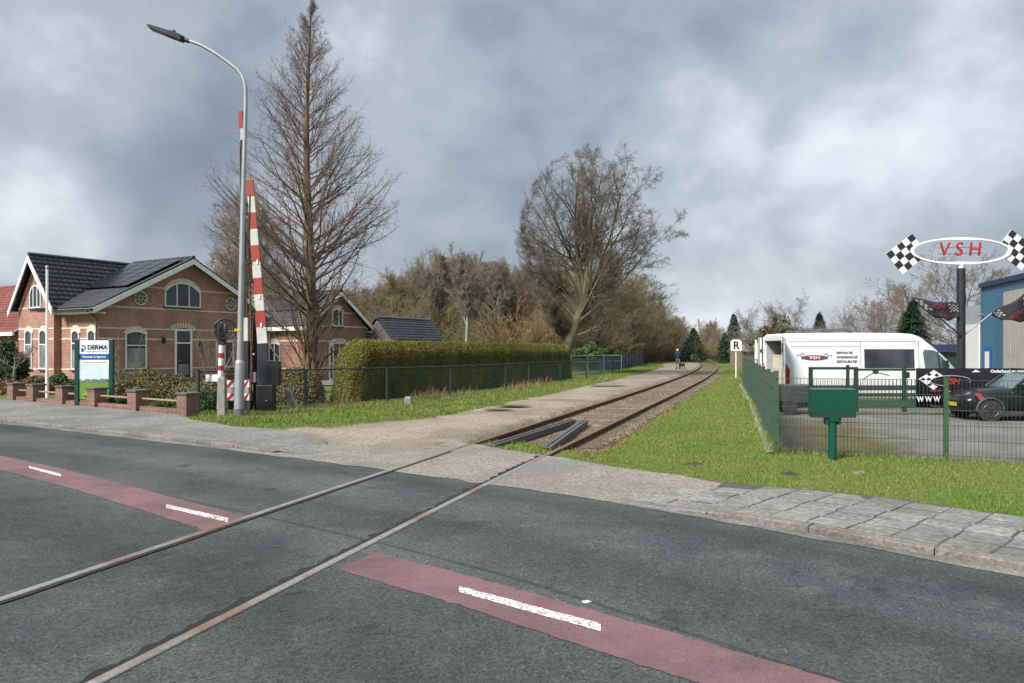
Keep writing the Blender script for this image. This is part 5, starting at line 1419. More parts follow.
m = MB(); cpt = [LB(950 + 20 * math.cos(t), 381 + 5.2 * math.sin(t), .03) for t in np.linspace(PI * .62, PI * 2.1, 22)]; m.tube(cpt, .02, 5); m.build('logo_ring', 'galv', bn)
def btext(nm, s, px, py, size, mat, **kw): return text(nm, s, size, mat, bn, frame(LB(px, py, .034), (1, 0, 0), (0, 0, 1)), **kw)
btext('sign_word', 'VSH', 951, 381.5, .26, 'red_text', bold=.01, shear=.25)
btext('sign_word', 'W W W', 928, 399.3, .215, 'white_text', bold=.008, sx=.88)
btext('sign_word', 'techniek', 935, 390.4, .1, 'red_text', bold=.002)
btext('sign_word', 'Onderhoud en restauratie', 1012, 371.3, .125, 'white_text', bold=.006)
m = MB(); bpoly(m, [(971, 372.3), (975, 369.6), (980, 372)], .034, .004); m.build('logo_arrow', 'white_text', bn)

# ------------------------------------------------------------------ the white van
vn = thing('delivery_van', 'long white high roof delivery van standing with its rear doors open', 'van', (9.15, 25, -.37)); vn.scale = (1.055, 1, 1)
sec_def = [(0.0, 2.46, .30), (.04, 2.53, .30), (1.2, 2.56, .28), (2.6, 2.56, .28), (3.8, 2.55, .28), (4.25, 2.52, .28), (4.5, 2.42, .28), (4.85, 2.12, .28), (5.2, 1.78, .28), (5.46, 1.5, .28), (5.58, 1.38, .28), (5.75, 1.24, .3), (5.86, 1.02, .32), (5.9, .7, .36)]
def side_w(z, x=2.0):
    w = 1.0 if z < 1.25 else 1.0 - .055 * (z - 1.25) - .03 * max(0, z - 1.9) ** 2
    if x > 5.2: w *= 1 - .16 * ((x - 5.2) / .7) ** 2
    return w
def vsec(x, zt, zb):
    q = [(0, zb), (-.86, zb), (-.96, zb + .06)] + [(-side_w(z, x), z) for z in (zb + .25, min(1.25, zt - .2), min(1.95, zt - .14))] + [(-(side_w(zt - .1, x) - .01), zt - .1), (-(side_w(zt, x) - .09), zt - .02), (-(side_w(zt, x) - .22), zt)]
    q = q + [(-y, z) for y, z in q[::-1] if y < 0]
    return [(x, y + 1.0, z) for y, z in q]
m = MB(); m.loft([vsec(*s) for s in sec_def], cap=False); body = m.build('body', 'white_gloss', vn)
m = MB(); m.add(vsec(*sec_def[-1]), [tuple(range(len(vsec(*sec_def[-1]))))]); m.build('nose', 'white_gloss', vn)
# rear frame, interior
m = MB(); m.box(.0, .08, .02, .14, .3, 2.44); m.box(.0, .08, 1.86, 1.98, .3, 2.44); m.box(.0, .08, .14, 1.86, 2.3, 2.46); m.box(-.06, .08, .05, 1.95, .3, .58); m.build('rear_frame', 'white_gloss', vn)
m = MB(); m.box(.08, 3.0, .14, .17, .6, 2.3); m.box(.08, 3.0, 1.83, 1.86, .6, 2.3); m.box(.08, 3.0, .14, 1.86, .55, .6); m.box(.08, 3.0, .14, 1.86, 2.28, 2.3); m.box(3.0, 3.04, .14, 1.86, .55, 2.3); m.build('cargo_lining', 'interior', vn)
m = MB(); m.box(-.14, -.055, .05, 1.95, .34, .52); m.build('bumper', 'dark_plastic', vn, .02)
# rear doors: near one swung right round towards the camera, far one seen edge on
def vdoor(hx, hy, ang, nm, mat):
    T = Matrix.Translation((hx, hy, 0)) @ Matrix.Rotation(math.radians(ang), 4, 'Z')
    m = MB(); m.prism([tuple(T @ Vector(p)) for p in ((0, 0, .58), (.86, 0, .58), (.86, 0, 1.5), (.8, 0, 2.36), (.74, 0, 2.42), (.04, 0, 2.42), (0, 0, 1.5))], T.to_3x3() @ Vector((0, .05, 0)))
    d = m.build(nm, mat, vn, .012)
    m = MB(); m.box(.1, .72, -.02, -.001, 1.5, 2.2, 0, T); m.build('door_window', 'car_glass', d)
    m = MB(); m.box(.1, .76, -.03, -.001, .7, 1.35, 0, T); m.build('door_lining', 'interior', d)
    m = MB(); m.box(-.03, .04, -.02, .06, .9, 1.0, 0, T); m.box(-.03, .04, -.02, .06, 1.9, 2.0, 0, T); m.build('hinge', 'dark_plastic', d)
    return d
vdoor(-.03, -.02, 254, 'rear_door', 'grey_door')
vdoor(-.03, 2.0, 79, 'rear_door', 'white_gloss')
def vside(m, pts, o=.008, th=.012):
    """plate on the near side following its tilt; pts (x,z)"""
    a = [Vector((x, 1.0 - side_w(z, x) - o, z)) for x, z in pts]; m.prism(a, (0, th, 0))
m = MB(); vside(m, [(.0, .8), (.2, .8), (.22, 1.3), (.1, 1.52), (.0, 1.52)], .015, .03); m.build('tail_light', 'tail', vn)
m = MB(); m.box(-.02, .06, 1.87, 1.99, .9, 1.5); m.build('tail_light', 'tail', vn)
m = MB(); vside(m, [(2.62, 1.36), (4.22, 1.36), (4.22, 2.0), (2.62, 2.0)], .01); m.build('side_window', 'glass', vn)
m = MB(); vside(m, [(4.56, 1.36), (5.3, 1.36), (5.36, 1.46), (4.98, 1.88), (4.85, 1.96), (4.56, 1.98), (4.5, 1.9)], .01); m.build('cab_window', 'car_glass', vn)
m = MB(); vside(m, [(5.0, 1.36), (5.045, 1.36), (4.99, 1.9), (4.95, 1.92)], .02, .01); m.build('window_pillar', 'dark_plastic', vn)
m = MB()
for x, z0, z1 in ((2.5, .55, 2.3), (4.36, .5, 2.3), (5.42, .5, 1.4)): vside(m, [(x, z0), (x + .014, z0), (x + .014, (z0 + z1) / 2), (x + .014, z1), (x, z1), (x, (z0 + z1) / 2)], .004, .006)
for z, x0, x1 in ((2.25, .2, 4.3), (2.08, .25, 2.5), (.62, .1, 5.3)): vside(m, [(x0, z), (x1, z), (x1, z + .013), (x0, z + .013)], .004, .006)
m.build('panel_seams', 'galv_dark', vn)
m = MB(); vside(m, [(.1, .62), (5.4, .62), (5.4, .78), (.1, .78)], .02, .03); m.build('side_moulding', 'dark_plastic', vn)
m = MB(); vside(m, [(4.48, 1.12), (4.7, 1.12), (4.7, 1.17), (4.48, 1.17)], .03, .03); m.build('door_handle', 'dark_plastic', vn)
# roof rack
m = MB(); 
for y in (.35, 1.65): m.box(.7, 2.35, y - .03, y + .03, 2.63, 2.67)
m.box(.7, 2.35, .3, .36, 2.64, 2.7)
for x in (.8, 1.5, 2.25): m.box(x - .03, x + .03, .2, 1.8, 2.60, 2.63); m.box(x - .03, x + .03, .28, .36, 2.53, 2.6); m.box(x - .03, x + .03, 1.64, 1.72, 2.53, 2.6)
m.build('roof_rack', 'galv_dark', vn)
# windscreen, mirror
m = MB(); m.prism([(4.58, .28, 2.36), (4.58, 1.72, 2.36), (5.42, 1.86, 1.55), (5.42, .14, 1.55)], (.02, 0, .02)); m.build('windscreen', 'car_glass', vn)
m = MB(); m.loft([[(5.1 + x * .06, -.2 + y * .09, z) for x, y in ((-1, -1), (1, -1), (1, 1), (-1, 1))] for z in (1.34, 1.62)], smooth=False); m.tube([(5.1, -.05, 1.35), (5.12, -.2, 1.4)], .03, 6); m.build('mirror', 'dark_plastic', vn, .02)
for x in (1.15, 4.95):
    for y in (.1, 1.9):
        m = MB(); m.tube([(x, y - .11, .34), (x, y + .11, .34)], .34, 24); w = m.build('wheel', 'rubber', vn, .02)
        s = -1 if y < 1 else 1
        MB().disc((x, y + s * .115, .34), (0, 1, 0), .2, 20, 0, .012).build('hub_cap', 'alloy', w)
    m = MB(); vside(m, [(x + .43 * math.cos(a), .34 + .43 * math.sin(a)) for a in np.linspace(-.2, PI + .2, 22)], .006, .008); m.build('wheel_arch', 'black', vn)
# logo and words on the side
lg = MB(); vside(lg, [(1.02 + .42 * math.cos(a), 1.71 + .09 * math.sin(a)) for a in np.linspace(0, 2 * PI, 28, False)], .01, .008); lo = lg.build('logo_oval', 'grey_text', vn)
lg = MB(); vside(lg, [(1.02 + .25 * math.cos(a), 1.71 + .075 * math.sin(a)) for a in np.linspace(0, 2 * PI, 28, False)], .014, .005); lg.build('logo_centre', 'red_text', lo)
def vtext(nm, s, x, z, size, mat, **kw): return text(nm, s, size, mat, lo, frame((x, 1 - side_w(z) - .018, z), (1, 0, 0), (0, .06, 1)), **kw)
vtext('sign_word', 'VSH', 1.02, 1.71, .15, 'white_text', sx=1.3, bold=.002)
lg = MB()
for s in (-1, 1):
    for u, w in ((.40, .13), (.46, .08), (.34, .11), (.54, .06), (.42, .03), (.40, -.04)):
        x, z = 1.02 + s * u, 1.72 + w; vside(lg, [(x - .03, z), (x, z - .025), (x + .03, z), (x, z + .025)], .012, .006)
lg.build('logo_checks', 'grey_text', lo)
for k, wd in enumerate(('REPARATIE', 'ONDERHOUD', 'RESTAURATIE')):
    vtext('sign_word', wd, 1.72, 1.88 - .15 * k, .105, 'grey_text', align='LEFT', bold=.002, shear=.2)
# load in the back: beige cabinet, folded dust sheet, red and white motorcycle
m = MB(); m.box(.3, .9, 1.05, 1.8, .6, 1.75); m.box(.285, .3, 1.08, 1.77, 1.3, 1.32); m.box(.29, .9, 1.04, 1.81, 1.751, 1.8)
bxo = m.build('cabinet', 'beige'); bxo.location = (9.15, 25, -.37); m = None
tag(bxo, 'beige cabinet loaded in the open back of the white van', 'cabinet')
mc = thing('motorcycle', 'red and white motorcycle standing in the open rear of the van', 'motorcycle', (9.75, 26.0, .22), math.radians(180)); mc.scale = (.9, .9, .9)
for x, nm in ((.0, 'wheel'), (-1.05, 'wheel')):
    m = MB(); m.tube([Vector((x + .27 * math.cos(a), 0, .31 + .27 * math.sin(a))) for a in np.linspace(0, 2 * PI, 25)], .06, 8, 0, False); w = m.build(nm, 'rubber', mc)
    m = MB(); 
    for k in range(6): a = k * PI / 3; m.tube([(x, 0, .31), (x + .24 * math.cos(a), 0, .31 + .24 * math.sin(a))], .015, 5)
    m.build('rim', 'alloy', w)
m = MB(); m.loft([[(x, .13 * w * math.cos(a), z + .14 * h * math.sin(a)) for a in np.linspace(0, 2 * PI, 12, False)] for x, z, w, h in ((-1.15, .78, .3, .3), (-.8, .74, .9, .5), (-.5, .78, 1.1, 1.0), (-.2, .82, 1.0, 1.0), (.05, .8, .4, .5))]); m.build('tank', 'white_gloss', mc)
m = MB(); m.loft([[(x, .15 * w * math.cos(a), z - .12 + .15 * h * math.sin(a)) for a in np.linspace(0, 2 * PI, 12, False)] for x, z, w, h in ((-.3, .62, .5, .8), (-.05, .72, 1.0, 1.2), (.15, .82, .9, .9), (.28, .8, .4, .4))]); m.build('fairing', 'red', mc)
m = MB(); m.loft([[(x, .12 * w * math.cos(a), z + .05 * math.sin(a)) for a in np.linspace(0, 2 * PI, 10, False)] for x, z, w in ((-1.3, .88, .4), (-1.0, .84, 1), (-.65, .83, .9))]); m.build('saddle', 'black', mc)
m = MB(); m.tube([(0, .09, .31), (-.15, .1, .9)], .03, 6); m.tube([(0, -.09, .31), (-.15, -.1, .9)], .03, 6); m.tube([(-.12, -.36, .98), (-.17, 0, .95), (-.12, .36, .98)], .018, 6); m.build('fork', 'galv', mc)
m = MB(); m.box(-.75, -.3, -.14, .14, .3, .62); m.build('engine', 'galv_dark', mc, .04)
# small covered trailer behind the van
tl = thing('trailer', 'low dark grey covered trailer beside the rear of the white van', 'trailer', (XA(796, 23), 23, -.37), math.radians(-8))
m = MB(); m.loft([[(-.5, y, z) for y, z in q] if k == 0 else [(.5 if k == 3 else (-.46 if k == 1 else .42), y, z) for y, z in q] for k, q in enumerate([[(-.4, .38), (.4, .38), (.4, .78), (-.4, .78)], [(-.45, .34), (.45, .34), (.45, .9), (-.45, .9)], [(-.45, .34), (.45, .34), (.45, .9), (-.45, .9)], [(-.4, .38), (.4, .38), (.4, .55), (-.4, .55)]])], smooth=False); m.build('cover', 'dark_plastic', tl, .04)
m = MB(); m.box(-.5, .5, -.42, .42, .28, .335); m.tube([(.5, 0, .3), (1.1, 0, .33)], .03, 6); m.build('chassis', 'black', tl)
for x in (-.3,):
    for y in (-.5, .5): MB().tube([(x, y - .06, .22), (x, y + .06, .22)], .22, 18).build('wheel', 'rubber', tl, .015)
MB().tube([(.35, -.3, 0), (.35, -.3, .3)], .025, 6).build('jockey_wheel', 'galv_dark', tl)

# ------------------------------------------------------------------ dark hatchback
ca = thing('parked_car', 'dark grey green hatchback parked nose left behind the mesh fence', 'car', (14.5, 21.15, -.37), math.radians(175)); ca.scale = (1, 1, .95)
def csec(x, zt, w, zb=.2):
    q = [(0, zb), (-w * .8, zb), (-w * .96, zb + .1), (-w, zb + .28), (-w * .985, zb + .45), (-w * .95, zt - .1), (-w * .86, zt - .02), (-w * .55, zt + .015), (0, zt + .03)]
    q = q + [(-y, z) for y, z in q[::-1] if y < 0]
    return [(x, y, z) for y, z in q]
m = MB(); m.loft([csec(*s) for s in ((-1.84, .82, .7, .34), (-1.76, .93, .78, .26), (-1.3, .96, .83), (-.4, .96, .84), (.5, .95, .84), (.95, .94, .84), (1.3, .89, .82), (1.6, .82, .79), (1.76, .72, .73, .24), (1.84, .58, .62, .3))]); m.build('body', 'car_paint', ca)
def gsec(x, zt, w0, w1, zb=.94):
    q = [(-w0, zb), (-(w0 * .75 + w1 * .25), zb + (zt - zb) * .4), (-w1, zt - .09), (-w1 * .93, zt - .03), (-w1 * .6, zt)]
    q = q + [(-y, z) for y, z in q[::-1]]
    return [(x, y, z) for y, z in q]
gs = [(-1.72, .97, .72, .7), (-1.5, 1.33, .74, .6), (-1.35, 1.38, .75, .6), (-.6, 1.41, .77, .62), (-.05, 1.4, .77, .62), (.1, 1.37, .76, .6), (.56, .97, .72, .66)]
m = MB(); n = 10
m.loft([gsec(*s) for s in gs], mfun=lambda i, k: 1 if (k in (0, 1, 7, 8) or i in (0, 5)) else 0); m.build('cabin', ['car_paint', 'car_glass'], ca)
m = MB()
for y in (-1, 1):
    m.tube([(.55, y * .72, .96), (.12, y * .63, 1.33), (-.05, y * .64, 1.35), (-1.3, y * .63, 1.33), (-1.62, y * .72, .98)], .028, 6)
    m.tube([(-.55, y * .79, .95), (-.6, y * .645, 1.33)], .03, 6)
m.build('window_frames', 'black', ca)
for x in (1.22, -1.25):
    for y in (-.74, .74):
        s = 1 if y > 0 else -1
        m = MB(); m.tube([(x, y - .1, .3), (x, y + .1, .3)], .31, 26); w = m.build('wheel', 'rubber', ca, .02)
        r = MB()
        for k in range(6):
            a = k * PI / 3; r.prism([(x + .05 * math.cos(a + 1.4), y + s * .1, .3 + .05 * math.sin(a + 1.4)), (x + .05 * math.cos(a - 1.4), y + s * .1, .3 + .05 * math.sin(a - 1.4)), (x + .2 * math.cos(a - .16), y + s * .1, .3 + .2 * math.sin(a - .16)), (x + .2 * math.cos(a + .16), y + s * .1, .3 + .2 * math.sin(a + .16))], (0, s * .015, 0))
        r.tube([(x + .2 * math.cos(a), y + s * .105, .3 + .2 * math.sin(a)) for a in np.linspace(0, 2 * PI, 25)], .018, 6, 0, False)
        r.build('rim', 'alloy', w)
        a_ = MB(); a_.tube([(x + .36 * math.cos(a), y + s * .088, .31 + .36 * math.sin(a)) for a in np.linspace(-.15, PI + .15, 20)], .04, 6); a_.build('wheel_arch', 'dark_plastic', ca)
for y in (-.55, .55):
    m = MB(); c = Vector((1.66, y, .70)); nn = Vector((.75, .35 * (1 if y > 0 else -1), .5)).normalized(); m.disc(c, nn, .14, 20, 0, .06); hl = m.build('headlight', 'alloy', ca)
    MB().disc(c + nn * .03, nn, .115, 20, 0, .02).build('lens', 'glass_curtain', hl)
m = MB(); m.box(1.82, 1.86, -.26, .26, .40, .51); m.build('number_plate', 'plate', ca)
m = MB(); m.prism([(1.83, -.4, .56), (1.83, .4, .56), (1.75, .44, .68), (1.75, -.44, .68)], (.03, 0, .01)); m.build('grille', 'black', ca)
m = MB(); m.prism([(1.3, .805, .60), (1.5, .79, .62), (1.62, .775, .8), (1.5, .79, .82)], (0, .03, 0)); m.build('indicator_decal', 'red_worn', ca)
m = MB(); m.loft([[(.45 + x * .07, .9 + y * .09, z) for x, y in ((-1, -1), (1, -1), (1, 1), (-1, 1))] for z in (.95, 1.08)], smooth=False); m.tube([(.45, .78, .97), (.45, .88, .99)], .025, 6); m.build('mirror', 'car_paint', ca, .02)
m = MB(); m.prism([(.2, .842, .78), (.36, .842, .78), (.36, .842, .815), (.2, .842, .815)], (0, .025, 0)); m.build('door_handle', 'alloy', ca)
m = MB(); m.box(-1.1, 1.05, .815, .85, .21, .3); m.box(-1.1, 1.05, -.85, -.815, .21, .3); m.build('side_skirt', 'dark_plastic', ca)
m = MB(); m.prism([(.84, .846, .34), (.852, .846, .34), (.852, .826, .9), (.84, .826, .9)], (0, .006, 0)); m.prism([(-.34, .846, .34), (-.328, .846, .34), (-.328, .826, .9), (-.34, .826, .9)], (0, .006, 0)); m.build('door_seams', 'black', ca)

# ------------------------------------------------------------------ oval sign on a black pole
Yv = 23.4
vx = XA(961, Yv)
vs = thing('pole_sign', 'oval white sign frame with red letters and checkered flags on a black pole', 'sign', (vx, Yv, -.37))
def LV(px, py, o=0.0): return Vector((XA(px, Yv) - vx, -o, ZA(py, Yv) + .37))
m = MB(); m.tube([LV(961.5, 0) * 0 + Vector((0, 0, -.1)), Vector((0, 0, LV(0, 268.5).z))], .125, 14); m.build('pole', 'black', vs)
m = MB(); m.tube([Vector((0, 0, LV(0, 268.5).z)), Vector((0, 0, LV(0, 264).z))], .07, 10); m.build('pole_top', 'white', vs)
m = MB()
ov = []
for a in np.linspace(0, 2 * PI, 49):
    ov.append(LV(960.5 + 50.5 * math.cos(a), 251 + 13.6 * math.sin(a)))
n_ = len(ov); c_ = LV(960.5, 251)
secs = []
for p in ov:
    d = (p - c_); sx_ = 1 - .095 / d.length
    q = c_ + d * sx_
    secs.append([p + Vector((0, -.05, 0)), q + Vector((0, -.05, 0)), q + Vector((0, .05, 0)), p + Vector((0, .05, 0))])
m.loft(secs, cap=False, smooth=False); m.build('oval_frame', 'white', vs)
# perforated backing is open; the letters hang on thin bars
text('sign_word', 'V S H', .62, 'red_text', vs, frame(LV(959.5, 250.0, .02), (1, 0, 0), (0, 0, 1)), depth=.04, bold=.0, shear=.1, sx=.93)
m = MB(); m.tube([LV(938, 248), LV(983, 247)], .012, 5); m.tube([LV(938, 254), LV(983, 253)], .012, 5); m.build('letter_rail', 'galv_dark', vs)
c_oval = LV(960.5, 251); r_oval = (50.2 * Yv / F, 13.3 * Yv / F)
def checkflag(px0, py0, ang, mir):
    """4 x 4 checkered square plate, corner-on"""
    o = LV(px0, py0); a = math.radians(ang); s = .207
    sg_ = -1 if mir else 1
    e1 = Vector((sg_ * math.cos(a), 0, math.sin(a))); e2 = Vector((sg_ * math.sin(a), 0, -math.cos(a)))
    wh, bl = MB(), MB()
    nx_, ny_ = 5, 4
    p = o - e1 * s * nx_ / 2 - e2 * s * ny_ / 2
    for i in range(nx_):
        for j in range(ny_):
            for a_ in range(6):
                for b_ in range(6):
                    h_ = s / 6; q = p + e1 * (s * i + h_ * a_) + e2 * (s * j + h_ * b_); c_ = q + (e1 + e2) * h_ / 2 - c_oval
                    if (c_.x / r_oval[0]) ** 2 + (c_.z / r_oval[1]) ** 2 < 1: continue      # the plate is cut along the oval
                    wh.prism([q, q + e1 * h_, q + e1 * h_ + e2 * h_, q + e2 * h_], (0, .03, 0))
                    if (i + j) % 2 == 0: q = q + Vector((0, -.003, 0)); bl.prism([q, q + e1 * h_, q + e1 * h_ + e2 * h_, q + e2 * h_], (0, -.004, 0))
    f = wh.build('check_flag', 'white', vs)
    bl.build('black_checks', 'black', f)
checkflag(907.2, 254, 38, 0); checkflag(1016.5, 250, 38, 1)
# two cloth flags on slanting staffs
def cloth_flag(name, label, tl, tr, br, bl, staff, dy):
    fl = thing(name, label, 'flag', (vx, Yv, -.37), 0, 'flags on the black sign pole')
    nx, ny = 18, 10; V = []; Fq = []
    TL, TR, BR, BL = [LV(*p) for p in (tl, tr, br, bl)]
    for i in range(nx + 1):
        for j in range(ny + 1):
            u, v = i / nx, j / ny
            p = (TL * (1 - u) + TR * u) * (1 - v) + (BL * (1 - u) + BR * u) * v
            p = p + Vector((0, dy + .09 * math.sin(u * 7 + v * 2.5) * (1 - .3 * u), -.1 * math.sin(PI * u) * (.4 + v) * .5 + .03 * math.sin(u * 9)))
            V.append(p)
    for i in range(nx):
        for j in range(ny): Fq.append((i * (ny + 1) + j, (i + 1) * (ny + 1) + j, (i + 1) * (ny + 1) + j + 1, i * (ny + 1) + j + 1))
    c = np_mesh('cloth', np.array([tuple(v) for v in V]), np.array(Fq), ['flag', 'grey_door', 'red_dim'], fl, smooth=True)
    md = c.modifiers.new('thick', 'SOLIDIFY'); md.thickness = .008
    mi = []
    pat = {}
    for i in range(nx):
        for j in range(ny):
            k = 0
            if (i < 4 or i > 12) and 1 <= j <= 5 and (i + j) % 2 == 0 and not (i < 1): k = 1
            if 5 <= i <= 12 and j == 7 and i % 4 != 3: k = 2
            mi.append(k)
    c.data.polygons.foreach_set('material_index', mi)
    m = MB(); m.tube([LV(*staff[0]) + Vector((0, dy, 0)), LV(*staff[1]) + Vector((0, dy, 0))], .022, 6); m.build('staff', 'galv' if dy > 0 else 'black', fl)
    cc = LV((tl[0] + br[0]) / 2 + .5, (tl[1] + br[1]) / 2 - 1.2) + Vector((0, dy - .13, 0))
    text('sign_word', 'VSH', .23, 'red_dim', c, frame(cc, TR - TL, (0, 0, 1)), bold=.006, shear=.25)
    return fl
cloth_flag('cloth_flag', 'limp black flag with red letters hanging left of the sign pole', (907.5, 297.5), (957, 304), (957, 318), (933, 318), ((958, 336), (934, 316)), -.16)
cloth_flag('cloth_flag', 'black flag on a pale staff right of the sign pole, before the blue hall', (994, 314), (1036, 287), (1040, 318), (1006, 320), ((966, 336), (995, 313)), .16)

# ------------------------------------------------------------------ blue hall with grey annexe
P1 = np.array((20.76, 30.0)); dh = np.array((.25, .97)); dh /= np.linalg.norm(dh); ah = math.atan2(dh[1], dh[0])
hall = thing('workshop_hall', 'blue clad workshop hall with a beige roller door and grey annexe', 'hall', (P1[0], P1[1], -.37), ah)
# local x along the facade (away from camera), facade faces +y local (towards the yard)
HT = 5.02
m = MB(); m.box(-9, 4.77, -12, 0, 0, HT); m.build('wall', 'blue_clad', hall)
m = MB(); m.box(-9.05, 4.82, .002, .1, HT - .16, HT + .06); m.box(4.72, 4.82, -12, .002, HT - .16, HT + .06); m.build('roof_edge', 'navy_clad', hall)
m = MB()
for k in range(14): m.box(3.05 + k * .125, 3.075 + k * .125, .004, .02, 0, HT - .3)
m.box(4.55, 4.7, .004, .05, 0, HT - .2)
m.build('cladding_ribs', 'blue_clad', hall)
m = MB(); m.box(-2.8, 1.95, .003, .05, .0, HT - .55); rd = m.build('roller_door', 'roller', hall)
m = MB()
for k in range(20): m.box(-2.8 + k * .25, -2.79 + k * .25, .051, .06, 0.02, HT - .6)
m.build('door_ribs', 'roller', rd)
m = MB(); m.box(3.4, 4.2, .05, .08, 0, 2.1); dd = m.build('door', 'blue_door', hall)
m = MB(); m.box(3.55, 4.05, .081, .09, .9, 1.9); m.build('door_window', 'white', dd)
m = MB(); m.box(4.84, 7.6, -6, 0, 0, 3.55); m.prism([(4.84, -6, 3.55), (4.84, 0, 3.55), (4.84, 0, 4.1)], (2.76, 0, 0)); m.build('annexe', 'grey_clad', hall)
m = MB(); m.box(4.95, 7.2, .003, .04, 0, 3.2); m.build('annexe_door', 'white', hall)
m = MB(); m.tube([(4.3, .05, 3.6), (4.3, .25, 3.6), (4.3, .28, 3.5)], .04, 6); m.build('wall_lamp', 'galv_dark', hall)
# low blue roofed shed and a tent further back
sh = thing('low_shed', 'low shed with a dark blue roof edge behind the van', 'shed', (XA(944, 52), 52, -.3))
m = MB(); m.box(-3, 1.6, 0, 5, 0, 1.75); m.build('wall', 'plinth', sh)
m = MB(); m.box(-3.2, 1.8, -.3, 5.2, 1.76, 2.15); m.box(-3.0, 1.6, 0, 5, 2.15, 2.3); m.build('roof', 'navy_clad', sh)
m = MB(); m.box(-.4, 1.2, -.02, -.003, .1, 1.5); m.build('door', 'green_dark', sh)

# speed board with the letter R
rs = thing('rail_sign', 'white board with a black letter R on a thin white post', 'rail sign', (XA(736, 43), 43, -.04))
zt = ZA(339.5, 43) + .04
m = MB(); m.tube([(0, 0, -.1), (0, 0, zt - .2)], .036, 8); m.build('post', 'white', rs)
m = MB(); m.prism([(-.32, -.05, zt - .66), (.32, -.05, zt - .66), (.32, -.05, zt - .12), (.2, -.05, zt), (-.2, -.05, zt), (-.32, -.05, zt - .12)], (0, .03, 0)); pl_ = m.build('board', 'white', rs)
text('sign_letter', 'R', .62, 'black', pl_, frame((0, -.056, zt - .36), (1, 0, 0), (0, 0, 1)), bold=.016)
# white signal plate in the yard's edge, small shed by the track
m = MB(); x = XA(756, 33); m.box(x - .03, x + .03, 33, 33.06, -.4, 2.05); m.box(x - .06, x + .07, 32.95, 33.0, 1.2, 1.9)
tag(m.build('marker_post', 'white'), 'short white marker post just left of the open van', 'marker post')
gs_ = thing('garden_shed', 'brown garden shed beyond the letter R board', 'shed', (XA(748, 74), 74, 0), math.radians(20))
m = MB(); m.box(-1.4, 1.4, -1, 1, 0, 1.5); m.build('wall', 'sleeper', gs_); m = MB(); m.prism([(-1.6, -1.2, 1.45), (1.6, -1.2, 1.45), (1.6, 0, 2.1), (-1.6, 0, 2.1)], (0, .05, .05)); m.prism([(-1.6, 1.2, 1.45), (1.6, 1.2, 1.45), (1.6, 0, 2.1), (-1.6, 0, 2.1)], (0, .0, .06)); m.build('roof', 'concrete', gs_)
cs = thing('church_spire', 'distant grey church spire above the roof of the van', 'church', (XA(832, 420), 420, 0))
m = MB(); m.loft([[(x * w, y * w, z) for x, y in ((-1, -1), (1, -1), (1, 1), (-1, 1))] for w, z in ((2.6, 0), (2.5, 9.5))], smooth=False); m.build('tower', 'brick_dark', cs)
m = MB(); m.loft([[(w * math.cos(a), w * math.sin(a), z) for a in np.linspace(0, 2 * PI, 8, False)] for w, z in ((2.7, 9.5), (1.2, 13), (.05, 19.5))], smooth=False); m.build('spire', 'spire', cs)

# ------------------------------------------------------------------ person with a dog on the path
def skin_body(name, verts, edges, radii, mat, parent, sub=2):
    me = bpy.data.meshes.new(name); me.from_pydata(verts, edges, [])
    o = bpy.data.objects.new(name, me); COL.objects.link(o)
    md = o.modifiers.new('skin', 'SKIN'); md.use_smooth_shade = True
    s = o.modifiers.new('sub', 'SUBSURF'); s.levels = sub; s.render_levels = sub
    for v, r in zip(me.skin_vertices[0].data, radii): v.radius = (r, r) if not isinstance(r, tuple) else r
    me.skin_vertices[0].data[0].use_root = True
    dg = bpy.context.evaluated_depsgraph_get(); m2 = bpy.data.meshes.new_from_object(o.evaluated_get(dg))
    bpy.data.objects.remove(o); m2.materials.clear(); m2.materials.append(M[mat])
    m2.polygons.foreach_set('use_smooth', [True] * len(m2.polygons))
    p = bpy.data.objects.new(name, m2); COL.objects.link(p); p.parent = parent
    return p
pe = thing('person', 'person in a navy jacket and grey trousers walking away on the gravel path', 'person', (XA(678, 61), 61, .04), math.radians(8))
S = .94
jv = [(0, 0, .92), (0, .02, 1.1), (0, .05, 1.28), (0, .07, 1.42), (0, .1, 1.5), (0, .14, 1.6), (0, .15, 1.68),
      (-.17, .06, 1.4), (-.25, .02, 1.14), (-.22, .16, .93), (.17, .06, 1.4), (.27, .02, 1.16), (.36, .15, .98),
      (-.1, 0, .86), (-.11, .12, .48), (-.11, .02, .08), (-.11, .2, .04), (.1, 0, .86), (.11, -.06, .48), (.11, -.24, .12), (.11, -.1, .04)]
je = [(0, 1), (1, 2), (2, 3), (3, 4), (4, 5), (5, 6), (3, 7), (7, 8), (8, 9), (3, 10), (10, 11), (11, 12), (0, 13), (13, 14), (14, 15), (15, 16), (0, 17), (17, 18), (18, 19), (19, 20)]
jr = [.16, .15, .17, .12, .06, .1, .085, .08, .06, .045, .08, .06, .045, .1, .075, .05, .04, .1, .075, .05, .04]
bd = skin_body('body', [tuple(c * S for c in v) for v in jv], je, [r * S for r in jr], 'trousers', pe)
bd.data.materials.append(M['jacket']); bd.data.materials.append(M['skin'])
for p in bd.data.polygons:
    c = p.center / S
    if c.z > 1.53: p.material_index = 2
    elif c.z > .9: p.material_index = 2 if (abs(c.x) > .2 and c.z < .96 and c.y > .1) else 1
    elif (abs(c.x) > .19 and c.z > .85): p.material_index = 2
m = MB(); m.loft([[(w * math.cos(a), .13 * S + w * 1.1 * math.sin(a) - dy, z * S) for a in np.linspace(0, 2 * PI, 14, False)] for w, z, dy in ((.085, 1.58, .03), (.105, 1.64, .02), (.1, 1.71, .01), (.06, 1.765, 0), (.005, 1.78, 0))], cap=False); m.build('hair', 'hair', pe)
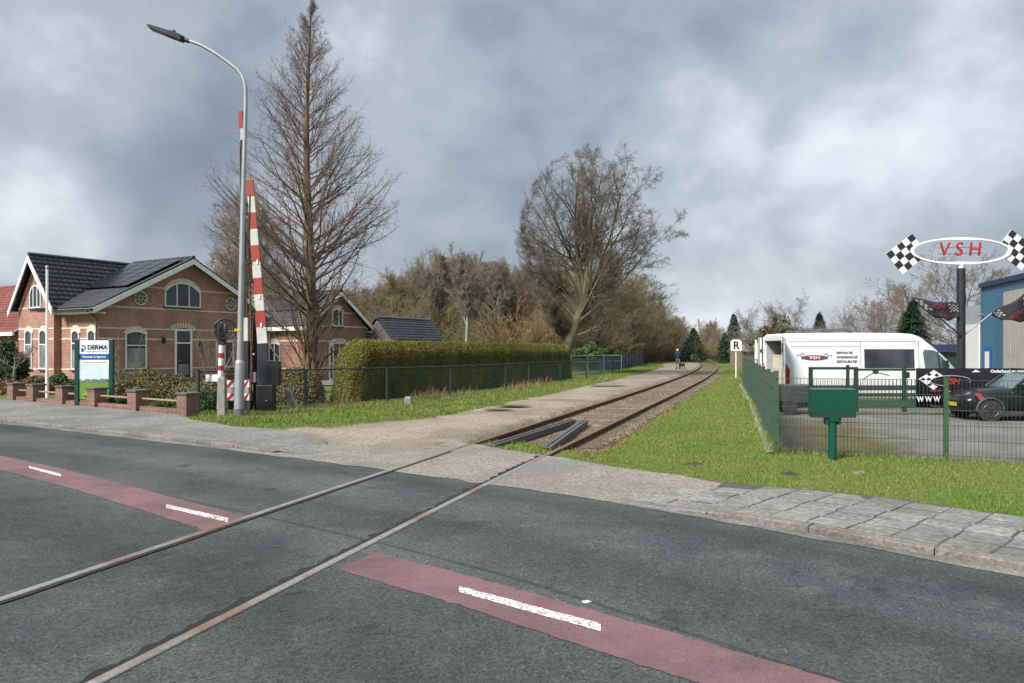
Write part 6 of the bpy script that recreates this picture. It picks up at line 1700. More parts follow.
m = MB(); m.tube([(-.17 * S, .1, 1.3 * S), (.02, .24, 1.45 * S)], .01, 5)
for sx_, sy_ in ((-.11, .1), (.11, -.16)):
    m = MB(); m.loft([[(sx_ * S + x * w, sy_ + y, .012 + zz * h) for x, zz in ((-1, 0), (1, 0), (.8, 1), (-.8, 1))] for y, w, h in ((-.12, .04, .08), (0, .05, .08), (.13, .04, .05))], smooth=False); m.build('shoe', 'black', pe)
dgo = thing('dog', 'black dog walking at the right side of the person', 'dog', (XA(681.8, 60.6), 60.6, .04), math.radians(15)); dgo.scale = (.85, .85, .85)
dv = [(0, 0, .44), (0, .2, .46), (0, .36, .47), (0, .48, .58), (0, .55, .66), (0, .68, .63), (0, -.2, .44), (0, -.34, .46), (0, -.46, .54), (0, -.56, .68),
      (-.09, .34, .36), (-.1, .32, .2), (-.1, .36, .03), (.09, .34, .36), (.1, .42, .2), (.1, .46, .03), (-.1, -.3, .34), (-.1, -.22, .22), (-.1, -.36, .14), (-.1, -.3, .02), (.1, -.3, .34), (.1, -.3, .22), (.1, -.44, .14), (.1, -.4, .02)]
de = [(0, 1), (1, 2), (2, 3), (3, 4), (4, 5), (0, 6), (6, 7), (7, 8), (8, 9), (2, 10), (10, 11), (11, 12), (2, 13), (13, 14), (14, 15), (7, 16), (16, 17), (17, 18), (18, 19), (7, 20), (20, 21), (21, 22), (22, 23)]
drr = [.13, .15, .13, .08, .085, .045, .12, .12, .03, .02, .06, .04, .035, .06, .04, .035, .07, .05, .03, .035, .07, .05, .03, .035]
skin_body('body', dv, de, drr, 'dog', dgo)
m = MB()
for s in (-1, 1): m.prism([(s * .04, .55, .72), (s * .09, .53, .7), (s * .085, .54, .6)], (0, .03, 0))
m.build('ears', 'dog', dgo)
# white number plate on the wire fence by the striped post
m = MB(); c = (XA(212, 18.75), 18.75); m.box(c[0] - .15, c[0] + .15, c[1] - .02, c[1] - .005, ZA(381.5, 18.75), ZA(374.5, 18.75))
tag(m.build('plate', 'white'), 'small white plate hanging on the wire fence left of the striped post', 'plate')
# ------------------------------------------------------------------ bare trees
def nrm(v): return v / np.maximum(np.linalg.norm(v, axis=-1, keepdims=True), 1e-9)
def grow(start, d, length, r0, nseg, wob, up, r1f=0.35, gen=None):
    """vectorised branch polylines: returns pts (n,k+1,3), radii (n,k+1)"""
    g = gen or rng
    n = len(start); pts = [start]; dd = nrm(d); p = start
    for k in range(nseg):
        dd = nrm(dd + g.normal(0, wob, (n, 3)) + np.array([0, 0, 1.0]) * np.reshape(up, (-1, 1)))
        p = p + dd * (length / nseg)[:, None]; pts.append(p)
    t = np.linspace(0, 1, nseg + 1)
    return np.stack(pts, 1), r0[:, None] * (1 - (1 - r1f) * t[None])
def spawn(pts, rad, nch, tmin, tmax, ang, angj, lenf, ratio, rr, g):
    n, k1, _ = pts.shape; k = k1 - 1
    seglen = np.linalg.norm(pts[:, 1] - pts[:, 0], axis=1) * k
    idx = np.repeat(np.arange(n), nch); m = len(idx)
    t = np.tile((np.arange(nch) + .5) / nch, n) * (tmax - tmin) + tmin + g.uniform(-.5, .5, m) * (tmax - tmin) / nch
    t = np.clip(t, 0, .999); i = (t * k).astype(int); f = t * k - i
    a, b = pts[idx, i], pts[idx, i + 1]; pos = a + (b - a) * f[:, None]; tan = nrm(b - a)
    ref = nrm(g.normal(0, 1, (m, 3))); per = nrm(ref - tan * (ref * tan).sum(1, keepdims=True))
    an = np.radians(ang + g.normal(0, angj, m))
    d = tan * np.cos(an)[:, None] + per * np.sin(an)[:, None]
    L = seglen[idx] * ratio * lenf(t) * g.uniform(.65, 1.25, m)
    r = np.minimum((rad[idx, i] * (1 - f) + rad[idx, i + 1] * f) * rr, 1e9)
    return pos, d, L, r
def tubes(pts, rad, s):
    n, k1, _ = pts.shape
    tan = nrm(np.gradient(pts, axis=1))
    t0 = nrm(pts[:, -1] - pts[:, 0])
    ref = np.where(np.abs(t0[:, 2:3]) > .8, np.array([[1., .3, 0]]), np.array([[0, 0, 1.]]))[:, None, :]
    u = nrm(np.cross(tan, np.broadcast_to(ref, tan.shape))); w = np.cross(tan, u)
    a = 2 * PI * np.arange(s) / s
    V = pts[:, :, None] + (u[:, :, None] * np.cos(a)[None, None, :, None] + w[:, :, None] * np.sin(a)[None, None, :, None]) * rad[:, :, None, None]
    base = np.arange(n)[:, None, None] * k1 * s + np.arange(k1 - 1)[None, :, None] * s
    j = np.arange(s)[None, None]; j2 = (j + 1) % s
    Fq = np.stack([base + j, base + j2, base + s + j2, base + s + j], -1).reshape(-1, 4)
    return V.reshape(-1, 3), Fq
class Bag:
    def __init__(s): s.V, s.F, s.M, s.n = [], [], [], 0
    def add(s, VF, mi=0):
        V, Fq = VF; s.V.append(V); s.F.append(Fq + s.n); s.M.append(np.full(len(Fq), mi)); s.n += len(V)
    def mesh(s, name, mats, parent, smooth=True): return np_mesh(name, np.concatenate(s.V), np.concatenate(s.F), mats, parent, np.concatenate(s.M), smooth)
one = lambda t: np.ones_like(t)

def leaf_cloud(n, fn, size, mats, name, parent, tilt=1.0, shape=.6):
    """small leaf quads at points fn(n)->(pos, normal)"""
    p, nn = fn(n)
    a = nrm(rng.normal(0, 1, (n, 3)) * tilt + nn); r = nrm(np.cross(a, rng.normal(0, 1, (n, 3)))); q = np.cross(a, r)
    s = size * rng.uniform(.6, 1.4, (n, 1))
    V = np.stack([p - r * s, p + q * s * shape, p + r * s, p - q * s * shape], 1).reshape(-1, 3)
    return np_mesh(name, V, np.arange(n * 4).reshape(-1, 4), mats, parent)

# --- the tall bare dawn redwood behind the fence
def make_redwood(root):
    g = np.random.default_rng(11)
    H = 14.45
    tr, bag = Bag(), Bag()
    z = np.linspace(0, H, 26); pts = np.stack([.08 * np.sin(z * .5), .06 * np.cos(z * .4), z], 1)[None]
    rad = (.235 * (1 - z / H) ** .9 + .012 + .22 * np.exp(-z / .55))[None]
    tr.add(tubes(pts, rad, 14), 0)
    # buttress roots / fluting
    for k in range(7):
        a = k * 2 * PI / 7 + .3; q = np.array([[(.52 * math.cos(a), .52 * math.sin(a), -.15), (.3 * math.cos(a), .3 * math.sin(a), .45), (.16 * math.cos(a), .16 * math.sin(a), 1.5)]]); tr.add(tubes(q, np.array([[.17, .13, .06]]), 8), 0)
    n1 = 175
    t = np.sort(g.uniform(0, 1, n1) ** .8 * .83 + .155); zb = t * H
    prof = np.interp(t, [0, .12, .2, .3, .45, .6, .75, .9, 1], [2.8, 3.4, 4.6, 4.75, 3.95, 2.95, 1.95, .95, .25])
    az = g.uniform(0, 2 * PI, n1); el = np.radians(np.interp(t, [0, .3, .7, 1], [22, 30, 40, 60]) + g.normal(0, 6, n1))
    d = np.stack([np.cos(az) * np.cos(el), np.sin(az) * np.cos(el), np.sin(el)], 1)
    st = np.stack([.08 * np.sin(zb * .5), .06 * np.cos(zb * .4), zb], 1)
    L1 = prof * g.uniform(.82, 1.04, n1)
    r1 = np.clip(.0085 * L1 + .008, .009, .05) * (1 - t * .3)
    p1, q1 = grow(st, d, L1, r1, 8, .085, .04, .2, g); bag.add(tubes(p1, q1, 5), 0)
    pos, d, L, r = spawn(p1, q1, 11, .15, 1.0, 42, 10, lambda t: (1.0 - t * .62), .36, .55, g)
    p2, q2 = grow(pos, d, np.clip(L, .12, 1.5), np.clip(r, .004, .011), 4, .12, .10, .35, g); bag.add(tubes(p2, q2, 4), 1)
    pos, d, L, r = spawn(p2, q2, 5, .1, 1.0, 50, 12, lambda t: 1.1 - .5 * t, .5, .6, g)
    p3, q3 = grow(pos, d, np.clip(L, .08, .7), np.clip(r, .003, .006), 2, .15, .08, .5, g); bag.add(tubes(p3, q3, 3), 1)
    pos, d, L, r = spawn(p3, q3, 2, .2, 1.0, 45, 12, one, .6, .8, g)
    p4, q4 = grow(pos, d, np.clip(L, .07, .35), np.full(len(pos), .0026), 1, .15, .1, .7, g); bag.add(tubes(p4, q4, 3), 1)
    # dense fan of shoots rising from the base
    nb = 44
    az = g.uniform(0, 2 * PI, nb); el = np.radians(g.uniform(35, 78, nb)); zb = g.uniform(.1, 2.6, nb) ** 1.0
    d = np.stack([np.cos(az) * np.cos(el), np.sin(az) * np.cos(el), np.sin(el)], 1)
    st = np.stack([.2 * np.cos(az), .2 * np.sin(az), zb], 1)
    p5, q5 = grow(st, d, g.uniform(1.4, 3.8, nb), g.uniform(.014, .05, nb), 6, .09, .035, .3, g); bag.add(tubes(p5, q5, 5), 0)
    pos, d, L, r = spawn(p5, q5, 5, .3, 1.0, 42, 10, lambda t: 1.1 - .6 * t, .36, .5, g)
    p6, q6 = grow(pos, d, np.clip(L, .2, 1.3), np.clip(r, .005, .015), 3, .12, .06, .4, g); bag.add(tubes(p6, q6, 3), 1)
    pos, d, L, r = spawn(p6, q6, 4, .2, 1.0, 45, 10, one, .5, .6, g)
    p7, q7 = grow(pos, d, np.clip(L, .1, .6), np.full(len(pos), .004), 2, .12, .06, .6, g); bag.add(tubes(p7, q7, 3), 1)
    tr.mesh('trunk', ['bark_brown'], root); bag.mesh('crown', ['bark_brown', 'twig_red'], root)
t = thing('redwood_tree', 'tall bare conical redwood with a fan of brown shoots at its foot', 'tree', (XA(309, 27.5), 27.5, 0))
make_redwood(t)

def make_broad(root, seed, H, trunk_h, r, lean=(0, 0, 1), n1=9, l1=.5, spread=42, n=(9, 8, 6, 3), ratio=(.5, .5, .5, .55), twig=.006, up=.05, barks=('bark_oak', 'twig_oak'), levels=4, wob=.1, env=None):
    g = np.random.default_rng(seed); tr, bag = Bag(), Bag()
    def fit(pos, d, L):
        if env is None: return L
        q = np.linalg.norm((pos + d * (L * .85)[:, None] - np.array(env[0])) / np.array(env[1]), axis=1)
        return L * np.clip(1.0 - 1.5 * (q - .9), .12, 1.0)
    st = np.array([[0, 0, -.1]]); p0, q0 = grow(st, np.array([lean], float), np.array([trunk_h + .1]), np.array([r]), 7, .05, .03, .62, g)
    q0[:, 0] *= 1.35; tr.add(tubes(p0, q0, 12), 0)
    top = p0[0, -1]; pd = nrm(p0[0, -1] - p0[0, -2])
    # limbs: some from the fork, others from along the upper trunk and a leader
    pl, ql = grow(top[None], pd[None], np.array([(H - trunk_h) * .55]), np.array([r * .6]), 6, .08, .08, .25, g); tr.add(tubes(pl, ql, 9), 0)
    pall = [(p0, q0, n1 // 3, .6, .98), (pl, ql, n1 - n1 // 3, 0.0, .9)]
    P1, Q1 = [], []
    for (pp, qq, k, a, b) in pall:
        pos, d, L, rr = spawn(pp, qq, k, a, b, spread, 9, one, 1, .55, g)
        hgt = (pos[:, 2] - trunk_h * .6) / (H - trunk_h * .6)
        Ln = (H - trunk_h) * l1 * (1.15 - .55 * hgt) * g.uniform(.8, 1.15, len(pos))
        Ln = fit(pos, d, Ln)
        a1, b1 = grow(pos, d, Ln, np.clip(rr, r * .16, r * .45), 8, wob, up, .22, g); P1.append(a1); Q1.append(b1)
    p1, q1 = np.concatenate(P1), np.concatenate(Q1); tr.add(tubes(p1, q1, 7), 0)
    p, q = p1, q1
    for lv in range(levels):
        pos, d, L, rr = spawn(p, q, n[lv], (.22, .15, .1, .1)[lv], 1.0, (42, 46, 46, 44)[lv], 11, lambda t: 1.15 - .55 * t, ratio[lv], .6, g)
        lo = twig * (2.6, 1.6, 1.1, 1.0)[lv]
        L = fit(pos, d, L)
        p, q = grow(pos, d, np.clip(L, .12, 6), np.clip(rr, lo, lo * 5), (5, 3, 2, 1)[lv], wob * 1.3, up * (1, .8, .7, .6)[lv], .4, g)
        bag.add(tubes(p, q, (5, 3, 3, 3)[lv]), 0 if lv == 0 else 1)
    tr.mesh('trunk', [barks[0]], root); bag.mesh('crown', list(barks), root)
    return root
def ray_ell(pos, d, c, r):
    q, e = (pos - np.array(c)) / np.array(r), d / np.array(r)
    a, b, cc = (e * e).sum(1), (q * e).sum(1), (q * q).sum(1) - 1
    disc = np.maximum(b * b - a * cc, 0); return np.where(cc > 0, .15, (-b + np.sqrt(disc)) / a)
def make_oak(root):
    g = np.random.default_rng(8); tr, bag = Bag(), Bag()
    C_e, R_e = (2.75, 0, 8.2), (5.7, 5.6, 6.6)
    zt = np.array([-.2, .3, 1.2, 2.4, 3.6, 4.6]); tx = np.array([-.02, .03, .25, .7, 1.15, 1.55])
    p0 = np.stack([tx, .03 * zt, zt], 1)[None]; q0 = np.array([[.52, .42, .35, .31, .29, .28]]); tr.add(tubes(p0, q0, 14), 0)
    # main limbs fan out of the trunk, the inner ones almost upright
    n = 24
    az = np.where(np.arange(n) % 2 == 0, 0.0, PI) + g.uniform(-1.25, 1.25, n)
    el = np.radians(np.r_[86, 82, 80, 76, 75, 71, 69, 66, 63, 60, 57, 54, 51, 48, 45, 41, 38, 34, 30, 26, 20, 14, 8, 4] + g.normal(0, 3, n))
    d = np.stack([np.cos(az) * np.cos(el), np.sin(az) * np.cos(el), np.sin(el)], 1)
    ts = np.interp(np.arange(n), [0, n - 1], [1.0, .6]); st = np.stack([np.interp(ts, np.linspace(0, 1, 6), p0[0, :, k]) for k in range(3)], 1)
    L = ray_ell(st, d, C_e, R_e) * g.uniform(.86, .97, n)
    r0 = np.interp(np.arange(n), [0, 5, n - 1], [.19, .12, .07])
    p1, q1 = grow(st, d, L, r0, 12, .075, np.where(el > 1, .0, .03), .09, g); tr.add(tubes(p1, q1, 8), 0)
    # fine shoots along the trunk and the lower limbs
    for pp, qq, nn_ in ((p0, q0, 60), (p1[12:], q1[12:], 14)):
        pos, d, L, rr = spawn(pp, qq, nn_, .3 if nn_ > 20 else .02, 1.0 if nn_ > 20 else .5, 62, 12, one, .3, .1, g)
        a1, b1 = grow(pos, d, np.clip(L, .5, 1.7), np.full(len(L), .012), 4, .14, .05, .4, g); bag.add(tubes(a1, b1, 3), 1)
        pos, d, L, rr = spawn(a1, b1, 7, .2, 1.0, 45, 10, one, .45, .6, g)
        a1, b1 = grow(pos, d, L, np.full(len(L), .006), 2, .14, .05, .5, g); bag.add(tubes(a1, b1, 3), 1)
    p, q = p1, q1
    for lv, (nc, t0, ang, ratio, seg, tw, sd) in enumerate(((13, .16, 42, .40, 7, .011, 5), (9, .15, 44, .42, 4, .007, 4), (8, .12, 46, .46, 3, .0058, 3), (4, .15, 46, .6, 2, .005, 3))):
        pos, d, L, rr = spawn(p, q, nc, t0, 1.0, ang, 9, lambda t: 1.15 - .6 * t, ratio, .55, g)
        re_ = ray_ell(pos, d, C_e, R_e); kp = (re_ > .2) | (g.uniform(0, 1, len(L)) < .12); pos, d, L, rr, re_ = pos[kp], d[kp], L[kp], rr[kp], re_[kp]
        L = np.maximum(np.minimum(L, re_ * g.uniform(.75, 1.25, len(L))), .16)
        p, q = grow(pos, d, L, np.clip(rr, tw, tw * 6), seg, .09 + .02 * lv, .022, .35, g); bag.add(tubes(p, q, sd), 0 if lv == 0 else 1)
    tr.mesh('trunk', ['bark_oak'], root); bag.mesh('crown', ['bark_oak', 'twig_oak'], root)
oak = thing('oak_tree', 'broad bare oak with a leaning trunk standing over the end of the hedge', 'tree', (XA(560, 47), 47, 0))
make_oak(oak)

# prototypes of the woodland trees, then copies
def proto(fn, name, label, cat, group, px, Y, sc=1.0, **kw):
    t = thing(name, label, cat, (XA(px, Y), Y, 0), random.uniform(0, 6.28), group); t.scale = (sc, sc, sc)
    fn(t, **kw); return t
WOOD = 'bare trees of the wood behind the hedge'
wl = 'tall bare brownish tree in the wood between the houses and the oak'
A = proto(make_broad, 'bare_tree', wl, 'tree', WOOD, 455, 78, seed=21, H=12, trunk_h=2.6, r=.2, lean=(.05, .02, 1), n1=15, l1=.5, spread=34, n=(9, 7, 6, 3), twig=.008, up=.1, barks=('bark_wood', 'twig_brown'), levels=4)
B_ = proto(make_broad, 'bare_tree', wl, 'tree', WOOD, 520, 84, seed=22, H=13, trunk_h=3.5, r=.24, lean=(-.06, .02, 1), n1=13, l1=.46, spread=36, n=(9, 7, 6, 3), twig=.008, up=.09, barks=('bark_wood', 'twig_grey'), levels=4)
C_ = proto(make_broad, 'bare_tree', wl, 'tree', WOOD, 405, 74, seed=23, H=9.5, trunk_h=1.3, r=.16, lean=(.08, 0, 1), n1=18, l1=.55, spread=36, n=(9, 7, 6, 3), twig=.0085, up=.08, barks=('bark_wood', 'twig_brown'), levels=4)
D_ = proto(make_broad, 'bare_tree', wl, 'tree', WOOD, 570, 88, seed=24, H=11, trunk_h=1.8, r=.2, lean=(-.05, 0, 1), n1=17, l1=.52, spread=38, n=(9, 7, 6, 3), twig=.0085, up=.07, barks=('bark_wood', 'twig_olive'), levels=4)
def put(src, name, label, cat, group, px, Y, sc, rz=None):
    c = copy_tree(src); c.name = name
    c.location = (XA(px, Y), Y, 0); c.scale = (sc,) * 3; c.rotation_euler = (0, 0, random.uniform(0, 6.28) if rz is None else rz)
    c['label'] = label; c['category'] = cat
    if group: c['group'] = group
    elif 'group' in c: del c['group']
    return c
kinds = [A, B_, C_, D_]; kh = [12, 13, 9.5, 11]
for i in range(26):
    px = 352 + (590 - 352) * ((i + .5) / 26) + random.uniform(-6, 6); Y = random.uniform(66, 100)
    top = np.interp(px, [352, 400, 418, 440, 470, 510, 530, 590], [285, 268, 262, 246, 246, 248, 268, 262]) + random.uniform(-4, 14)
    k = random.choice([0, 1, 2, 3, 2, 3]); H = ZA(top, Y)
    put(kinds[k], 'bare_tree', wl, 'tree', WOOD, px, Y, H / kh[k])
PATHL = 'tall bare tree in the row along the path right of the oak'
for i in range(13):
    px = 596 + (680 - 596) * (i / 12); Y = np.interp(px, [596, 688], [66, 118]) + random.uniform(-3, 8)
    top = np.interp(px, [596, 630, 660, 688], [262, 268, 292, 322]) + random.uniform(-4, 8)
    k = [3, 0, 3, 1][i % 4]; put(kinds[k], 'bare_tree', PATHL, 'tree', 'bare trees along the path', px, Y, ZA(top, Y) / kh[k])
# birches with pale stems
bi1 = proto(make_broad, 'birch_tree', 'slender birch with a white trunk leaning over the barn roof', 'tree', 'birches at the edge of the wood', 467, 52, seed=31, H=9.4, trunk_h=4.6, r=.12, lean=(-.1, 0, 1), n1=12, l1=.34, spread=34, n=(8, 7, 6, 3), twig=.008, up=.06, barks=('birch', 'twig_grey'), levels=4)
b = put(bi1, 'birch_tree', 'tallest birch rising above the wood left of the white trunked birch', 'tree', 'birches at the edge of the wood', 441, 62, 1.13, 2.0)
b = put(bi1, 'birch_tree', 'thin birch between the white trunked birch and the oak', 'tree', 'birches at the edge of the wood', 483, 64, .98, 4.0)
# multi stemmed brown shrubs that fill the lower wood
def make_shrub(root, seed, H=3.5, n0=34, twig=.012, barks=('bark_wood', 'twig_brown'), wid=1.0, levels=2, nn=(9, 7, 4)):
    g = np.random.default_rng(seed); bag, stem = Bag(), Bag()
    az = g.uniform(0, 2 * PI, n0); el = np.radians(g.uniform(38, 86, n0)); d = np.stack([np.cos(az) * np.cos(el) * wid, np.sin(az) * np.cos(el) * wid, np.sin(el)], 1)
    st = np.stack([.25 * np.cos(az) * wid, .25 * np.sin(az) * wid, 0 * az - .05], 1)
    p, q = grow(st, d, g.uniform(.6, 1.05, n0) * H, g.uniform(.5, 1.2, n0) * .011 * H, 6, .09, .03, .3, g); stem.add(tubes(p, q, 5))
    for lv in range(levels):
        pos, d, L, rr = spawn(p, q, nn[lv], .15, 1.0, 38, 10, lambda t: 1.1 - .5 * t, (.38, .5, .5)[lv], .6, g)
        p, q = grow(pos, d, np.clip(L, .1, 3), np.clip(rr, twig, twig * 2), (4, 2, 1)[lv], .12, .05, .5, g); bag.add(tubes(p, q, 3))
    stem.mesh('stems', [barks[0]], root); bag.mesh('twigs', [barks[1]], root)
S1 = proto(make_shrub, 'bare_shrub', 'bare brown hazel shrub at the foot of the wood', 'shrub', 'bare shrubs under the wood', 400, 60, seed=41, H=4.2, n0=40, twig=.011, nn=(9, 7))
S2 = proto(make_shrub, 'bare_shrub', 'tan domed bare shrub before the wood, left of the oak', 'shrub', None, 518, 56, 1.25, seed=42, H=3.9, n0=46, twig=.014, barks=('bark_wood', 'twig_tan'), nn=(10, 8), wid=1.1)
S3 = proto(make_shrub, 'bare_shrub', 'bare brown hazel shrub at the foot of the wood', 'shrub', 'bare shrubs under the wood', 480, 58, seed=43, H=4.0, n0=40, twig=.011, barks=('bark_wood', 'twig_olive'), nn=(9, 7))
for i in range(15):
    px = 345 + (600 - 345) * ((i + .5) / 15) + random.uniform(-7, 7)
    put((S1, S3)[i % 2], 'bare_shrub', 'bare brown hazel shrub at the foot of the wood', 'shrub', 'bare shrubs under the wood', px, random.uniform(57, 82), random.uniform(.95, 1.75))
for i in range(11):
    px = 592 + (682 - 592) * (i / 10); Y = np.interp(px, [592, 690], [64, 112]) + 3
    put((S1, S3, S3)[i % 3], 'bare_shrub', 'bare brown shrub under the tree row along the path', 'shrub', 'shrubs along the path', px - 2, Y, random.uniform(.9, 1.5))
# far wood behind everything
far = Bag()
g = np.random.default_rng(77)
nf = 5200
px = g.uniform(330, 690, nf); Yf = g.uniform(104, 150, nf); hh = g.uniform(.35, 1, nf) * np.interp(px, [330, 420, 520, 600, 690], [9.5, 10, 10, 9.5, 5])
st = np.stack([(px - CX) / F * Yf, Yf, 0 * px - .1], 1)
p, q = grow(st, np.array([[0, 0, 1.]]).repeat(nf, 0) + g.normal(0, .16, (nf, 3)), hh, np.full(nf, .05), 4, .1, .02, .3, g); far.add(tubes(p, q, 3))
pos, d, L, rr = spawn(p, q, 6, .2, 1, 38, 12, one, .28, .5, g); p, q = grow(pos, d, L, np.full(len(pos), .03), 2, .14, .06, .4, g); far.add(tubes(p, q, 3))
tag(far.mesh('far_wood', ['twig_brown'], None), 'dense far brown wood closing the view behind the trees', kind='stuff')

# trees on the right
E_ = proto(make_broad, 'bare_tree', 'large bare tree showing through the oval sign', 'tree', None, 966, 56, 1.0, seed=26, H=9.2, trunk_h=1.5, r=.17, lean=(.05, 0, 1), n1=17, l1=.62, spread=46, n=(8, 6, 4, 3), twig=.0075, up=.05, barks=('bark_wood', 'twig_grey'), levels=4, wob=.11)
R1 = put(E_, 'bare_tree', 'spreading bare tree with an olive ivy clad middle behind the rear of the van', 'tree', None, 784, 63, .68)
R1b = put(E_, 'bare_tree', 'bare tree just right of the letter R board', 'tree', None, 760, 66, .6)
R2t = put(E_, 'bare_tree', 'bare tree above the front half of the white van', 'tree', None, 884, 72, .82)
R2b = put(E_, 'bare_tree', 'small bare tree above the side window of the van', 'tree', None, 862, 80, .72)
R3b = put(E_, 'bare_tree', 'bare tree between the left flag and the oval sign', 'tree', None, 912, 68, .98)
# tree behind the corner house
T9 = put(A, 'bare_tree', 'bare twiggy tree behind the corner house, left of the redwood', 'tree', None, 250, 52, 1.12)
T9b = put(B_, 'bare_tree', 'lower bare tree behind the smaller house roof', 'tree', None, 290, 58, .8)
fz_ = nrm
def ivy_blob(px, Y, zc, rx, rz, n, mat, name, label, cat, size=.1, z0=0):
    def fn(n):
        v = nrm(rng.normal(0, 1, (n, 3))); r = rng.uniform(.45, 1, (n, 1)) ** .5 * (1 + .28 * np.sin(v[:, :1] * 6 + 1) * np.cos(v[:, 2:3] * 7))
        return v * r * np.array([[rx, rx, rz]]) + np.array([[0, 0, zc]]), v
    t = thing(name, label, cat, (XA(px, Y), Y, z0)); leaf_cloud(n, fn, size, [mat], 'foliage', t)
    m = MB(); m.tube([(0, 0, -.1), (.05, .02, zc * .6), (0, .04, zc + rz * .4)], [.1, .08, .03], 7); m.build('stem', 'bark_wood', t); return t
ivy_blob(779, 62, 2.1, 1.9, 2.1, 2400, 'tree_ivy', 'ivy_thicket', 'olive green ivy thicket around the bare tree behind the van', 'thicket', .13)
ivy_blob(588, 60, 1.0, 1.7, 1.05, 3600, 'green_leaf', 'rhododendron', 'dark green rhododendron behind the grey rail fence', 'shrub', .12)
ivy_blob(606, 66, .9, 1.5, .95, 3000, 'green_leaf', 'rhododendron', 'smaller dark green rhododendron left of the screen fence', 'shrub', .12)
def conifer(px, Y, H, rad, mat, label, n=5200, top=0.0):
    t = thing('conifer_tree', label, 'tree', (XA(px, Y), Y, 0))
    MB().tube([(0, 0, -.1), (0, 0, H * .96)], [H * .02, .02], 8).build('trunk', 'bark_brown', t)
    g = np.random.default_rng(int(px)); 
    tt = g.uniform(0.02, 1, n) ** 1.15; lay = tt + g.normal(0, .012, n)
    a = g.uniform(0, 2 * PI, n); arm = (np.floor(a / (2 * PI) * 9) + .5) / 9 * 2 * PI + np.floor(tt * H / .45) * 2.4; a = arm + (a - arm) * .1 + g.normal(0, .16, n)
    rr_ = (1 - tt) ** .85 * rad * (1 + .22 * np.sin(arm * 3.3 + lay * 37)) * g.uniform(.1, 1, n) ** .6
    p = np.stack([rr_ * np.cos(a), rr_ * np.sin(a), lay * H + .35 - rr_ * .32 + g.normal(0, .07, n)], 1)
    dr = np.stack([np.cos(a), np.sin(a), 0 * a - .45], 1)
    s = H * .022 * g.uniform(.6, 1.4, (n, 1)); sd = nrm(np.cross(dr, np.array([[0, 0, 1.]]) + g.normal(0, .4, (n, 3))))
    V = np.stack([p - sd * s * .5, p + sd * s * .5, p + nrm(dr) * s * 2.2 + sd * s * .12, p + nrm(dr) * s * 2.2 - sd * s * .12], 1).reshape(-1, 3)
    np_mesh('crown', V, np.arange(4 * n).reshape(-1, 4), [mat], t); return t
conifer(734, 92, 5.6, 1.9, 'fir_leaf', 'dark pointed fir right behind the letter R board')
conifer(725, 98, 3.5, 1.7, 'fir_leaf', 'low dark fir beside the pointed fir at the end of the line')
conifer(693.5, 104, 4.3, 2.7, 'fir_leaf', 'dark rounded conifer at the bend of the railway')
conifer(819.5, 88, 5.6, 2.0, 'fir_leaf', 'small dark fir top showing above the van roof')
conifer(913, 56, 5.0, 2.0, 'fir_leaf', 'dark green fir above the cab of the white van')
conifer(905, 60, 4.3, 1.6, 'fir_gold', 'olive conifer left of the dark fir above the van cab', 3200)
for i, (px, Y, sc, lab) in enumerate(((703, 116, .8, 'tan brown thicket straight ahead where the track bends'), (712, 124, .8, 'grey brown thicket beside the dark fir'), (721, 112, .6, 'low bare thicket left of the pointed fir'), (745, 84, .7, 'bare brown bush behind the garden shed'), (757, 80, .9, 'bare bush left of the van behind the fence'))):
    put((S2, S1, S3, S1, S1)[i], 'bare_shrub', lab, 'shrub', None, px, Y, sc)
put(S1, 'bare_shrub', 'bare bush on the skyline past the railway bend', 'shrub', 'bushes at the end of the line', 716, 135, 1.3)
put(S1, 'bare_shrub', 'bare bush on the skyline past the railway bend', 'shrub', 'bushes at the end of the line', 706, 140, 1.5)
put(C_, 'bare_tree', 'distant bare tree above the railway bend', 'tree', None, 712, 160, .9)

